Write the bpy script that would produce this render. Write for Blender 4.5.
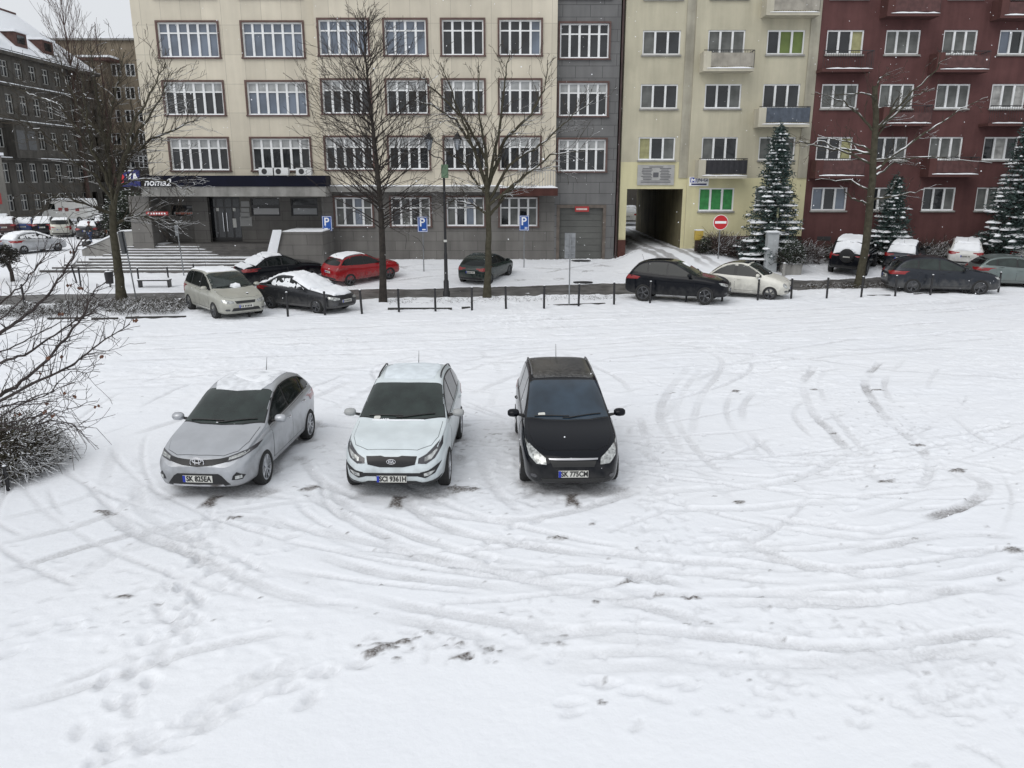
import bpy, bmesh, math, random
import numpy as np
from mathutils import Vector, Matrix, noise
from mathutils.bvhtree import BVHTree
from mathutils.geometry import delaunay_2d_cdt
R = math.radians
S = bpy.context.scene
for o in list(bpy.data.objects): bpy.data.objects.remove(o)
COL = S.collection
# ------------------------------------------------------------------ camera
FPX, PITCH, CH = 780.0, R(14.8), 5.2
cam_d = bpy.data.cameras.new('camera'); cam = bpy.data.objects.new('camera', cam_d); COL.objects.link(cam)
cam.location = (0, 0, CH); cam.rotation_euler = (math.pi/2 - PITCH, 0, 0)
cam_d.sensor_fit = 'HORIZONTAL'; cam_d.sensor_width = 36; cam_d.lens = FPX*36/1024
cam_d.clip_start = 0.1; cam_d.clip_end = 3000
S.camera = cam
# ------------------------------------------------------------------ world, sun, exposure
SUN_EL, SUN_AZ = R(46), R(215)
W = bpy.data.worlds.new('World'); S.world = W; W.use_nodes = True
nt = W.node_tree; bgn = nt.nodes['Background']
sky = nt.nodes.new('ShaderNodeTexSky'); sky.sky_type = 'NISHITA'; sky.sun_disc = False
sky.sun_elevation = SUN_EL; sky.sun_rotation = SUN_AZ; sky.dust_density = 5; sky.air_density = 1.0
hs = nt.nodes.new('ShaderNodeHueSaturation'); hs.inputs['Saturation'].default_value = 0.15
mx = nt.nodes.new('ShaderNodeMixRGB'); mx.inputs[0].default_value = 0.72; mx.inputs[2].default_value = (8.3, 8.6, 9.0, 1)
nt.links.new(sky.outputs[0], hs.inputs['Color']); nt.links.new(hs.outputs[0], mx.inputs[1]); nt.links.new(mx.outputs[0], bgn.inputs[0])
bgn.inputs[1].default_value = 0.10
sd = bpy.data.lights.new('sun', 'SUN'); sd.energy = 0.7; sd.angle = R(48); sd.color = (1.0, 0.97, 0.93)
sun = bpy.data.objects.new('sun', sd); COL.objects.link(sun)
sun.rotation_euler = Vector((math.sin(SUN_AZ)*math.cos(SUN_EL)*-1*-1, math.cos(SUN_AZ)*math.cos(SUN_EL), math.sin(SUN_EL))).to_track_quat('Z', 'Y').to_euler()
S.view_settings.view_transform = 'Standard'; S.view_settings.look = 'None'; S.view_settings.gamma = 1
S.view_settings.exposure = 0.13
# ------------------------------------------------------------------ pixel helpers (measurements of the photograph)
_c, _s = math.cos(PITCH), math.sin(PITCH)
def ray(px, py):
    u = (px-512)/FPX; v = (384-py)/FPX
    return u, _c+v*_s, -_s+v*_c
def at(px, py, Y):
    u, dy, dz = ray(px, py); k = Y/dy
    return u*k, CH+dz*k
def sst(a, b, x):
    t = np.clip((x-a)/(b-a), 0, 1); return t*t*(3-2*t)
def hz(x, y):
    A = 0.55 + 0.65*sst(5.6, 8.0, x)*(1-sst(11.2, 14.5, x)) - 0.45*sst(-27, -31, x)
    return A*(.35*sst(38.5, 45.5, y)+.65*np.clip((y-38.7)/7.0, 0, 1))
def gy(px, Y):                                # ground point in the direction of a column, at a chosen distance
    x = 0
    for _ in range(8): z = float(hz(x, Y)); zc = Y*_c-(z-CH)*_s; x = (px-512)/FPX*zc
    return x, Y, z
def gp(px, py, Z=0.0):
    u, dy, dz = ray(px, py)
    z = Z
    for _ in range(12):
        k = (z-CH)/dz; x, y = u*k, dy*k; z = 0.5*z + 0.5*float(hz(x, y))
    return x, y, float(hz(x, y))
# ------------------------------------------------------------------ materials
MATS = {}
def mat(name, col, rough=0.7, metal=0.0, coat=0.0, var=0.0, vscale=4.0, bump=0.0, bscale=30.0, spec=0.5, col2=None, snow=None, detail=4, grime=0):
    if name in MATS: return MATS[name]
    m = bpy.data.materials.new(name); m.use_nodes = True; n = m.node_tree.nodes; l = m.node_tree.links
    b = n['Principled BSDF']
    b.inputs['Base Color'].default_value = (*col, 1); b.inputs['Roughness'].default_value = rough
    b.inputs['Metallic'].default_value = metal; b.inputs['Coat Weight'].default_value = coat
    b.inputs['Specular IOR Level'].default_value = spec
    tc = n.new('ShaderNodeTexCoord'); out = None
    if var or col2:
        ns = n.new('ShaderNodeTexNoise'); ns.inputs['Scale'].default_value = vscale; ns.inputs['Detail'].default_value = detail
        l.new(tc.outputs['Object'], ns.inputs['Vector'])
        mr = n.new('ShaderNodeMapRange'); mr.inputs[1].default_value = .35; mr.inputs[2].default_value = .65
        l.new(ns.outputs['Fac'], mr.inputs[0])
        mi = n.new('ShaderNodeMixRGB'); l.new(mr.outputs[0], mi.inputs[0])
        c2 = col2 or tuple(c*(1+var) for c in col); c1 = col if col2 else tuple(c*(1-var) for c in col)
        mi.inputs[1].default_value = (*c1, 1); mi.inputs[2].default_value = (*c2, 1)
        out = mi.outputs[0]; l.new(out, b.inputs['Base Color'])
    if grime:                                  # road salt and dirt splashed on the lower body
        s3 = n.new('ShaderNodeSeparateXYZ'); l.new(tc.outputs['Object'], s3.inputs[0]); n3 = n.new('ShaderNodeTexNoise'); n3.inputs['Scale'].default_value = 5; n3.inputs['Detail'].default_value = 7; l.new(tc.outputs['Object'], n3.inputs['Vector'])
        a3 = n.new('ShaderNodeMath'); a3.operation = 'MULTIPLY_ADD'; l.new(n3.outputs['Fac'], a3.inputs[0]); a3.inputs[1].default_value = .9; l.new(s3.outputs['Z'], a3.inputs[2])
        r3 = n.new('ShaderNodeMapRange'); r3.inputs[1].default_value = 1.12; r3.inputs[2].default_value = .72; r3.inputs[4].default_value = grime; l.new(a3.outputs[0], r3.inputs[0])
        x3 = n.new('ShaderNodeMixRGB'); l.new(r3.outputs[0], x3.inputs[0]); x3.inputs[2].default_value = (.17, .165, .155, 1)
        if out: l.new(out, x3.inputs[1])
        else: x3.inputs[1].default_value = (*col, 1)
        out = x3.outputs[0]; l.new(out, b.inputs['Base Color'])
        q4 = n.new('ShaderNodeMapRange'); q4.inputs[3].default_value = rough; q4.inputs[4].default_value = .7; l.new(r3.outputs[0], q4.inputs[0]); l.new(q4.outputs[0], b.inputs['Roughness'])
    if snow is not None:                       # snow lying on upward-facing sides
        g = n.new('ShaderNodeNewGeometry'); sx = n.new('ShaderNodeSeparateXYZ'); l.new(g.outputs['Normal'], sx.inputs[0])
        n2 = n.new('ShaderNodeTexNoise'); n2.inputs['Scale'].default_value = snow[1]; l.new(tc.outputs['Object'], n2.inputs['Vector'])
        ad = n.new('ShaderNodeMath'); ad.operation = 'ADD'; l.new(sx.outputs['Z'], ad.inputs[0])
        sc = n.new('ShaderNodeMath'); sc.operation = 'MULTIPLY_ADD'; sc.inputs[1].default_value = snow[2]; sc.inputs[2].default_value = -snow[2]/2
        l.new(n2.outputs['Fac'], sc.inputs[0]); l.new(sc.outputs[0], ad.inputs[1])
        m2 = n.new('ShaderNodeMapRange'); m2.inputs[1].default_value = snow[0]; m2.inputs[2].default_value = snow[0]+.12
        l.new(ad.outputs[0], m2.inputs[0])
        m3 = n.new('ShaderNodeMixRGB'); l.new(m2.outputs[0], m3.inputs[0])
        if out: l.new(out, m3.inputs[1])
        else: m3.inputs[1].default_value = (*col, 1)
        m3.inputs[2].default_value = (.84, .86, .89, 1); l.new(m3.outputs[0], b.inputs['Base Color'])
    if bump:
        n4 = n.new('ShaderNodeTexNoise'); n4.inputs['Scale'].default_value = bscale; n4.inputs['Detail'].default_value = 5
        l.new(tc.outputs['Object'], n4.inputs['Vector'])
        bp = n.new('ShaderNodeBump'); bp.inputs['Strength'].default_value = bump; bp.inputs['Distance'].default_value = .02
        l.new(n4.outputs['Fac'], bp.inputs['Height']); l.new(bp.outputs[0], b.inputs['Normal'])
    MATS[name] = m; return m
SNOW = mat('snow_cover', (.86, .88, .91), .75, bump=.35, bscale=14, var=.02, spec=.2)
BLACK = mat('black_trim', (.012, .012, .013), .45)
RUBBER = mat('rubber', (.018, .018, .018), .8, var=.3, vscale=20)
GLASS = mat('car_glass', (.007, .010, .010), .05, spec=.35)
GLASSG = mat('car_glass_misted', (.018, .027, .024), .10, spec=.55, var=.35, vscale=3)
CHROME = mat('chrome', (.7, .7, .72), .18, metal=1)
LAMP = mat('headlight_glass', (.42, .43, .42), .08, metal=.5, var=.5, vscale=16, spec=.8)
LAMPD = mat('headlight_housing', (.05, .05, .055), .12, spec=.8)
REDL = mat('tail_light_red', (.24, .010, .012), .15, spec=.7)
PLATE = mat('plate_white', (.62, .62, .58), .5)
BLUE = mat('plate_blue', (.01, .03, .35), .5)
INK = mat('plate_ink', (.01, .01, .01), .6)
RIM = mat('alloy', (.45, .46, .48), .3, metal=.85, var=.15, vscale=12)
RIMD = mat('steel_dark', (.05, .05, .055), .5, metal=.3)
# ------------------------------------------------------------------ object helpers
def link(o, parent=None):
    COL.objects.link(o)
    if parent: o.parent = parent
    return o
def thing(name, label, cat, loc=(0, 0, 0), rz=0.0, group=None):
    o = bpy.data.objects.new(name, None); link(o); o.location = loc; o.rotation_euler = (0, 0, rz); o.empty_display_size = .2
    o['label'] = label; o['category'] = cat
    if group: o['group'] = group
    return o
def tag(o, label=None, cat=None, group=None, kind=None):
    if label: o['label'] = label
    if cat: o['category'] = cat
    if group: o['group'] = group
    if kind: o['kind'] = kind
    return o
def copy_tree(o, parent=None):
    c = o.copy(); COL.objects.link(c); c.parent = parent
    for ch in [x for x in o.children]: copy_tree(ch, c)
    return c
class MB:
    def __init__(s): s.v = []; s.f = []; s.m = []
    def quad(s, a, b, c, d, m=0):
        k = len(s.v); s.v += [tuple(a), tuple(b), tuple(c), tuple(d)]; s.f.append((k, k+1, k+2, k+3)); s.m.append(m); return s
    def box(s, x0, x1, y0, y1, z0, z1, m=0, rot=None, piv=(0, 0, 0)):
        k = len(s.v)
        P = [(x0, y0, z0), (x1, y0, z0), (x1, y1, z0), (x0, y1, z0), (x0, y0, z1), (x1, y0, z1), (x1, y1, z1), (x0, y1, z1)]
        if rot is not None:
            P = [tuple(Vector(piv) + rot @ (Vector(p)-Vector(piv))) for p in P]
        s.v += P
        for f in ((0, 3, 2, 1), (4, 5, 6, 7), (0, 1, 5, 4), (1, 2, 6, 5), (2, 3, 7, 6), (3, 0, 4, 7)):
            s.f.append(tuple(k+i for i in f)); s.m.append(m)
        return s
    def tube(s, pts, rad, n=6, m=0, cap=True):
        pts = [Vector(p) for p in pts]
        if not hasattr(rad, '__len__'): rad = [rad]*len(pts)
        k0 = len(s.v); N = len(pts); up = Vector((.13, .27, .95)).normalized()
        for i, p in enumerate(pts):
            d = (pts[min(i+1, N-1)]-pts[max(i-1, 0)])
            d = d.normalized() if d.length > 1e-9 else Vector((0, 0, 1))
            a = d.cross(up)
            if a.length < .15: a = d.cross(Vector((1, 0, 0)))
            a.normalize(); b = d.cross(a)
            for j in range(n):
                t = 2*math.pi*j/n
                s.v.append(tuple(p + (a*math.cos(t)+b*math.sin(t))*rad[i]))
        for i in range(N-1):
            for j in range(n):
                j2 = (j+1) % n
                s.f.append((k0+i*n+j, k0+i*n+j2, k0+(i+1)*n+j2, k0+(i+1)*n+j)); s.m.append(m)
        if cap:
            s.f.append(tuple(k0+j for j in range(n))[::-1]); s.m.append(m)
            s.f.append(tuple(k0+(N-1)*n+j for j in range(n))); s.m.append(m)
        return s
    def lathe(s, prof, n=24, axis='z', c=(0, 0, 0), m=0, ms=None):
        k0 = len(s.v)
        for r, h in prof:
            for j in range(n):
                t = 2*math.pi*j/n; a, b = r*math.cos(t), r*math.sin(t)
                p = (a, b, h) if axis == 'z' else ((a, h, b) if axis == 'y' else (h, a, b))
                s.v.append((p[0]+c[0], p[1]+c[1], p[2]+c[2]))
        for i in range(len(prof)-1):
            for j in range(n):
                j2 = (j+1) % n
                s.f.append((k0+i*n+j, k0+i*n+j2, k0+(i+1)*n+j2, k0+(i+1)*n+j)); s.m.append(ms[i] if ms else m)
        return s
    def poly(s, pts, y0, y1, m=0):            # prism of an x,z outline between y0 and y1
        k = len(s.v); n = len(pts)
        s.v += [(p[0], y0, p[1]) for p in pts] + [(p[0], y1, p[1]) for p in pts]
        s.f.append(tuple(range(k, k+n))); s.f.append(tuple(range(k+n, k+2*n))[::-1]); s.m += [m, m]
        for i in range(n):
            j = (i+1) % n; s.f.append((k+i, k+n+i, k+n+j, k+j)); s.m.append(m)
        return s
    def build(s, name, mats, parent=None, smooth=False, fix=True):
        if not isinstance(mats, (list, tuple)): mats = [mats]
        me = bpy.data.meshes.new(name); me.from_pydata(s.v, [], s.f)
        for m in mats: me.materials.append(m)
        if len(mats) > 1: me.polygons.foreach_set('material_index', s.m)
        if fix:
            bm = bmesh.new(); bm.from_mesh(me); bmesh.ops.recalc_face_normals(bm, faces=bm.faces); bm.to_mesh(me); bm.free()
        if smooth:
            me.polygons.foreach_set('use_smooth', [True]*len(me.polygons))
            if smooth != 'all': me.set_sharp_from_angle(angle=R(38))
        me.update()
        return link(bpy.data.objects.new(name, me), parent)
def text_mesh(name, s, size, m, parent, loc, rot, extrude=.004, bold=0.0, shear=0.0, sx=1.0):
    cu = bpy.data.curves.new(name, 'FONT'); cu.body = s; cu.size = size; cu.extrude = extrude; cu.align_x = 'CENTER'; cu.align_y = 'CENTER'
    cu.offset = bold; cu.shear = shear; cu.resolution_u = 3
    t = bpy.data.objects.new(name, cu); COL.objects.link(t)
    dg = bpy.context.evaluated_depsgraph_get(); me = bpy.data.meshes.new_from_object(t.evaluated_get(dg)); me.materials.clear(); me.materials.append(m)
    bpy.data.objects.remove(t)
    o = link(bpy.data.objects.new(name, me), parent); o.location = loc; o.rotation_euler = rot; o.scale = (sx, 1, 1)
    return o
# ------------------------------------------------------------------ ground: one snow sheet with real tyre ruts and footprints
def vnoise(X, Y, sc, seed):
    rs = np.random.RandomState(seed); G = rs.rand(256, 256)
    x = X*sc+1000; y = Y*sc+1000; xi = np.floor(x).astype(int); yi = np.floor(y).astype(int); fx = x-xi; fy = y-yi
    fx = fx*fx*(3-2*fx); fy = fy*fy*(3-2*fy); xi %= 256; yi %= 256; x1 = (xi+1) % 256; y1 = (yi+1) % 256
    return (G[yi, xi]*(1-fx)+G[yi, x1]*fx)*(1-fy) + (G[y1, xi]*(1-fx)+G[y1, x1]*fx)*fy - .5
def axis_pts(parts):
    out = [parts[0][0]]
    for a, b, st in parts:
        if isinstance(st, tuple):              # growing step
            x, d = a, st[0]
            arr = []
            while x < b: x += d; d *= st[1]; arr.append(min(x, b))
            out += arr
        else: out += list(np.linspace(a, b, int(round((b-a)/st))+1)[1:])
    return np.array(out)
fx_ = axis_pts([(0, 21, .045), (21, 34, .16), (34, 900, (.3, 1.15))])
XS = np.concatenate([-fx_[1:][::-1], fx_])
YS = axis_pts([(-60, 4, 4.0), (4, 4.6, .1), (4.6, 20, .04), (20, 30, .05), (30, 50, .1), (50, 100, (.3, 1.04)), (100, 1500, (3, 1.2))])
GX, GY = np.meshgrid(XS, YS)
H = hz(GX, GY) + .03
DIRT_SHADE = np.zeros_like(H)
near = (np.abs(GX) < 22) & (GY > 4) & (GY < 50)
H += .05*vnoise(GX, GY, .35, 1)*(GY < 60) + near*(.010*vnoise(GX, GY, 1.7, 2) + .006*vnoise(GX, GY, 6, 3))
def seg_idx(x0, x1, y0, y1):
    i0, i1 = np.searchsorted(XS, [x0, x1]); j0, j1 = np.searchsorted(YS, [y0, y1]); return slice(max(j0, 0), j1+1), slice(max(i0, 0), i1+1)
def smooth_poly(pts, step):
    P = [np.array(p[:2], float) for p in pts]
    P = [2*P[0]-P[1]]+P+[2*P[-1]-P[-2]]; out = []
    for i in range(1, len(P)-2):
        n = max(2, int(np.linalg.norm(P[i+1]-P[i])/step))
        for k in range(n):
            t = k/n
            out.append(.5*((2*P[i])+(-P[i-1]+P[i+1])*t+(2*P[i-1]-5*P[i]+4*P[i+1]-P[i+2])*t*t+(-P[i-1]+3*P[i]-3*P[i+1]+P[i+2])*t**3))
    return np.array(out)
def rut(pts, width=.2, depth=.03, dirt=0.0, brk=.5, seed=0, lug=True):
    C = smooth_poly(pts, .06)
    if len(C) < 2: return
    x0, y0 = C.min(0)-1; x1, y1 = C.max(0)+1
    js, is_ = seg_idx(x0, x1, y0, y1)
    gx, gy = GX[js, is_], GY[js, is_]
    best = np.full(gx.shape, 9.0); tl = np.zeros(gx.shape); sg = np.zeros(gx.shape); acc = 0
    for k in range(len(C)-1):
        a, b = C[k], C[k+1]; d = b-a; L = np.hypot(*d)+1e-9
        jj = slice(*np.searchsorted(YS[js], [min(a[1], b[1])-.5, max(a[1], b[1])+.5])); ii = slice(*np.searchsorted(XS[is_], [min(a[0], b[0])-.5, max(a[0], b[0])+.5]))
        X, Y = gx[jj, ii], gy[jj, ii]
        t = np.clip(((X-a[0])*d[0]+(Y-a[1])*d[1])/L**2, 0, 1)
        rx, ry = X-a[0]-t*d[0], Y-a[1]-t*d[1]; D = np.hypot(rx, ry)
        m = D < best[jj, ii]
        best[jj, ii] = np.where(m, D, best[jj, ii]); tl[jj, ii] = np.where(m, acc+t*L, tl[jj, ii]); sg[jj, ii] = np.where(m, np.sign(d[0]*ry-d[1]*rx), sg[jj, ii])
        acc += L
    hw = width/2
    wob = .03*vnoise(gx, gy, 4, int(seed+11))
    D = best+wob
    amp = np.clip(.55+brk*3.0*vnoise(tl, tl*0+seed*3.1, .9, int(seed+5)), .0, 1.1)*np.clip(tl/.4, 0, 1)*np.clip((acc-tl)/.4, 0, 1)
    groove = sst(hw+.018, hw-.016, D)
    berm = np.exp(-((D-hw-.045)/.034)**2)*(.55+.45*(sg > 0))*np.clip(.6+1.6*vnoise(gx, gy, 5, int(seed+3)), 0, 1.4)
    tread = .006*np.sin(tl*2*math.pi/.09)*groove if lug else 0
    H[js, is_] += amp*(-depth*groove + .42*depth*berm + tread + .012*groove*vnoise(gx, gy, 14, int(seed+9)))
    DIRT_SHADE[js, is_] = np.maximum(DIRT_SHADE[js, is_], amp*groove*(.17+dirt*np.clip(.5+2*vnoise(gx, gy, 3, int(seed+7)), 0, 1)))
def foot(x, y, a, s=1.0, d=.04):
    js, is_ = seg_idx(x-.4, x+.4, y-.4, y+.4); X, Y = GX[js, is_]-x, GY[js, is_]-y
    u = X*math.cos(a)+Y*math.sin(a); v = -X*math.sin(a)+Y*math.cos(a)
    s = s*.82; d = d*.8; D = np.sqrt((u/(.17*s))**2+(v/(.072*s))**2)
    H[js, is_] += -d*sst(1.25, .75, D) + .35*d*np.exp(-((D-1.45)/.3)**2)
    DIRT_SHADE[js, is_] = np.maximum(DIRT_SHADE[js, is_], .12*sst(1.2, .7, D))
rnd = random.Random(4)
def walk(pts, step=.36, side=.11, d=.035, jit=.05, drag=.0):
    C = smooth_poly([gp(*p) for p in pts], step)
    for k in range(len(C)-1):
        dv = C[k+1]-C[k]; a = math.atan2(dv[1], dv[0]); sgn = 1 if k % 2 else -1
        foot(C[k][0]-math.sin(a)*side*sgn+rnd.gauss(0, jit), C[k][1]+math.cos(a)*side*sgn+rnd.gauss(0, jit), a+rnd.gauss(0, .2)+.1*sgn, rnd.uniform(.85, 1.15)*(1+drag*rnd.random()), d*rnd.uniform(.6, 1.2))
def trample(px, py, rx, ry, n, d=.022):
    for _ in range(int(n*.6)):
        x, y, _z = gp(px+rnd.gauss(0, rx), py+rnd.gauss(0, ry)); foot(x, y, rnd.uniform(0, 6.28), rnd.uniform(.35, .9), d*rnd.uniform(.3, 1.2))
RR = random.Random(99)
def G2(L): return [gp(*p) for p in L]
RUTS = [
 # right-hand turning arcs
 ([(881,362),(865,381),(873,401),(894,426),(919,445)], .24, .045, .3), ([(905,360),(885,381),(890,400),(910,424),(933,446)], .18, .03, 0),
 ([(815,368),(803,385),(813,414),(832,434),(865,468),(882,486)], .24, .04, .2), ([(831,366),(820,380),(826,404),(845,430),(874,462)], .18, .03, 0),
 ([(741,393),(726,410),(737,435),(766,460),(795,482)], .22, .035, .05), ([(756,390),(742,412),(752,436),(780,462)], .2, .025, 0),
 ([(689,368),(668,393),(660,418),(679,451),(708,480),(737,505)], .26, .03, .1), ([(704,366),(684,392),(676,418),(695,450),(725,478)], .2, .025, 0),
 ([(956,470),(972,478),(985,488),(973,503),(935,517),(915,520)], .28, .05, .5),
 ([(919,445),(930,462),(956,470)], .24, .03, .3),
 ([(640,495),(687,492),(765,486),(815,472),(844,455)], .22, .045, 0), ([(660,512),(753,510),(820,503),(890,505),(923,484),(933,459)], .22, .045, 0),
 ([(745,552),(782,528),(857,516),(935,495)], .2, .04, 0), ([(690,552),(774,547),(857,538),(900,528)], .2, .045, 0),
 ([(745,558),(800,566),(865,575),(944,578),(1024,563)], .22, .055, .1), ([(560,545),(600,553),(674,563),(730,566),(810,573)], .22, .045, 0),
 ([(740,572),(800,578),(860,584),(944,588),(1024,578)], .2, .045, .0), ([(610,592),(678,596),(778,598),(898,600),(1024,579)], .24, .06, .1),
 ([(600,608),(720,607),(848,606),(931,598),(1024,612)], .22, .05, .0), ([(900,600),(960,590),(1024,594)], .22, .04, .3),
 ([(520,645),(620,632),(720,640),(850,650),(1024,628)], .24, .05, .1), ([(520,662),(640,655),(720,664),(850,672),(1024,652)], .24, .04, .0),
 ([(880,545),(930,552),(1000,556)], .2, .035, 0), ([(830,560),(890,545),(960,536),(1024,540)], .2, .03, .1),
 # left lower
 ([(0,712),(100,684),(200,652),(300,632)], .2, .04, 0), ([(10,712),(90,690)], .2, .04, 0),
 ([(115,450),(105,490),(120,525),(200,560),(280,595),(370,615),(480,640),(560,668),(700,668),(860,662),(1024,645)], .26, .035, .1),
 ([(140,455),(138,480),(150,520),(240,560),(300,580),(375,602),(480,622),(600,640),(700,650)], .26, .03, .05),
 ([(300,490),(340,515),(400,545),(512,580),(600,600)], .24, .04, .1), ([(322,492),(360,515),(420,540),(512,565),(600,572),(700,590)], .24, .035, .1),
 ([(0,590),(100,560),(210,535),(280,548),(380,575),(450,585),(600,600)], .26, .03, .15), ([(0,575),(100,545),(215,520),(300,530),(440,560),(512,575),(700,625),(760,655)], .26, .03, .1),
 ([(398,492),(420,515),(470,535),(560,552),(640,560)], .24, .04, .1), ([(300,455),(318,480),(360,500),(480,520),(620,528)], .22, .03, .05),
 ([(155,722),(210,705),(260,680),(330,655)], .35, .04, 0), ([(170,740),(230,715),(290,690),(350,665)], .3, .035, 0), ([(90,768),(160,735),(235,705)], .25, .035, 0),
 ([(60,600),(110,560),(200,520),(320,500)], .24, .03, 0),
 # far field, long sweeps beside the kerb
 ([(110,352),(300,344),(500,338),(760,326),(1000,308)], .3, .03, 0), ([(120,362),(300,356),(470,352),(700,338),(1010,318)], .3, .035, 0),
 ([(150,345),(330,336),(560,328),(860,314),(1024,305)], .3, .035, 0), ([(90,340),(260,332),(500,322),(800,310),(1010,300)], .35, .04, .1),
 ([(330,410),(400,378),(470,362),(560,350),(700,345)], .26, .03, 0), ([(310,400),(380,372),(460,352),(600,338)], .24, .03, 0),
 ([(500,420),(480,440),(480,460),(495,490),(530,520)], .22, .035, .05), ([(640,345),(760,350),(870,350),(1000,338)], .26, .025, 0),
 ([(470,395),(540,370),(640,356),(760,352)], .24, .025, 0), ([(660,420),(700,380),(780,352),(900,336),(1010,330)], .26, .03, 0),
 ([(930,455),(1000,470),(1024,480)], .2, .03, 0), ([(380,282),(440,276),(500,274)], .25, .03, .3), ([(330,278),(400,272),(470,268)], .25, .03, .2), ([(530,268),(600,272),(660,276)], .25, .03, .3), ([(540,274),(610,262),(640,250)], .25, .03, .2), ([(130,375),(300,368),(520,356),(800,345)], .25, .03, 0), ([(100,390),(260,380),(380,366)], .25, .03, 0), ([(640,370),(780,362),(900,352),(1020,345)], .24, .025, 0), ([(660,340),(720,360),(700,400),(690,440)], .22, .03, 0), ([(560,352),(620,380),(640,420),(650,470)], .22, .03, 0), ([(480,352),(500,372),(490,410)], .22, .03, 0), ([(0,395),(140,380),(300,372)], .25, .02, 0), ([(700,352),(820,362),(900,372),(1024,380)], .24, .02, 0), ([(120,440),(250,400),(330,380)], .24, .03, 0),
 ([(640,490),(600,505),(520,520),(440,515)], .24, .035, .1), ([(620,530),(720,535),(780,560),(840,580)], .24, .03, .2),
 ([(0,520),(80,500),(150,470),(210,440)], .22, .02, 0), ([(0,545),(100,520),(170,480)], .22, .02, 0),
]
for i, (pp, w_, d_, dt) in enumerate(RUTS):
    g_ = G2(pp); rut(g_, w_*.8, d_*.8, dt, .5, i)
    if i < 54 and i % 2 == 0:                   # the partner wheel of the same axle
        q_ = []
        for k in range(len(g_)):
            a_, e_ = g_[max(0, k-1)], g_[min(len(g_)-1, k+1)]; L_ = math.hypot(e_[0]-a_[0], e_[1]-a_[1]); q_.append((g_[k][0]-(e_[1]-a_[1])/L_*1.48, g_[k][1]+(e_[0]-a_[0])/L_*1.48))
        rut(q_, .12, d_*.6, 0, .6, i+300)
for i in range(46):                             # many thin sweeping arcs from turning cars
    cx, cy, r0 = RR.uniform(1, 9), RR.uniform(13, 24), RR.uniform(3.5, 12); a0 = RR.uniform(150, 300); sp = RR.uniform(35, 95); kx = RR.uniform(1.0, 1.5)
    if i % 4 == 0: cx, a0 = RR.uniform(-3, 1), RR.uniform(220, 280)
    for dr_ in (0, 1.45):
        q_ = [(cx+kx*(r0+dr_)*math.cos(R(a0+sp*k/9)), cy+(r0+dr_)*math.sin(R(a0+sp*k/9))) for k in range(10)]
        q_ = [t for t in q_ if t[1] > 8.4 and t[1]-.35*t[0] > 6.8 and not any(abs(t[0]-u) < 1.1 and 12.2 < t[1] < 16.5 for u in (-5, -1.93, .97))]
        if len(q_) > 3: rut(q_, RR.uniform(.05, .11), RR.uniform(.018, .03), 0, .9, i+500+dr_)
for i in range(22):
    y0 = RR.uniform(20, 30.5); x0 = RR.uniform(-14, 6); L_ = RR.uniform(6, 20); cv = RR.uniform(-.02, .02)
    rut([(x0+L_*k/6, y0+.13*L_*k/6+cv*(L_*k/6-L_/2)**2) for k in range(7)], RR.uniform(.12, .2), RR.uniform(.03, .05), 0, .8, i+700)
for pp in ([(80,768),(150,740),(240,700),(340,645)], [(100,760),(190,725),(270,690),(360,650)], [(80,768),(110,700),(150,640),(190,560),(210,500)], [(110,740),(150,660),(175,600),(195,540),(215,500)],
           [(180,620),(240,560),(330,520)], [(300,700),(350,660),(420,630)], [(640,600),(660,540),(660,480),(640,420)], [(560,700),(640,690),(760,700)],
           [(700,540),(820,520),(940,455),(1024,430)], [(850,455),(950,440),(1024,418)], [(640,380),(720,395),(860,380)], [(480,560),(520,530),(560,500)], [(0,640),(60,620),(150,600)]):
    walk(pp, d=.04)
    if pp[0][1] > 600: walk([(a+12, b+6) for a, b in pp], d=.035, jit=.08)
for t_ in ((655,470,22,40,150), (835,460,25,14,60), (700,560,70,18,110), (900,640,90,40,110), (120,590,60,20,60), (470,650,60,14,90), (960,700,50,30,120), (250,520,60,14,70), (600,620,120,16,100), (520,505,90,8,50), (760,690,60,30,60), (500,430,12,20,20)):
    trample(*t_)
# clear tramplings near the kerb posts
busy = np.clip(.35+1.6*vnoise(GX, GY, .28, 61), 0, 1)
clod = np.maximum(vnoise(GX, GY, 6.5, 62)+.5*vnoise(GX, GY, 13, 66)-.16, 0)
H += near*(.15+.85*busy)*sst(5.5, 9, GY)*(.095*clod + .022*vnoise(GX, GY, 12.5, 63) + .016*vnoise(GX, GY, 24, 67))
DIRT_SHADE += near*.5*sst(.30, .42, vnoise(GX, GY, 9, 68)+.35*vnoise(GX, GY, 22, 69))*busy*sst(7, 9, GY)*sst(24, 18, GY)*sst(-.02, .25, vnoise(GX, GY, .5, 70))
H += near*sst(15, 20, GY)*(.030*vnoise(GX, GY*2.2, 1.6, 64)+.020*vnoise(GX, GY*1.6, 4.5, 65))
H += .05*vnoise(GX, GY, 3.0, 21)*sst(30.5, 31.2, GY-.13*GX+.0)*sst(37, 36, GY-.13*GX)
# bare road strip runs along a gentle diagonal
def road_y(x): return 36.95+.128*x
dr = np.abs(GY-road_y(GX)); edge = 1.5+.55*vnoise(GX, GY, .45, 31)+.25*vnoise(GX, GY, 2.2, 32)
H -= .075*sst(edge+.15, edge-.1, dr)*(np.abs(GX) < 80)
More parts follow.
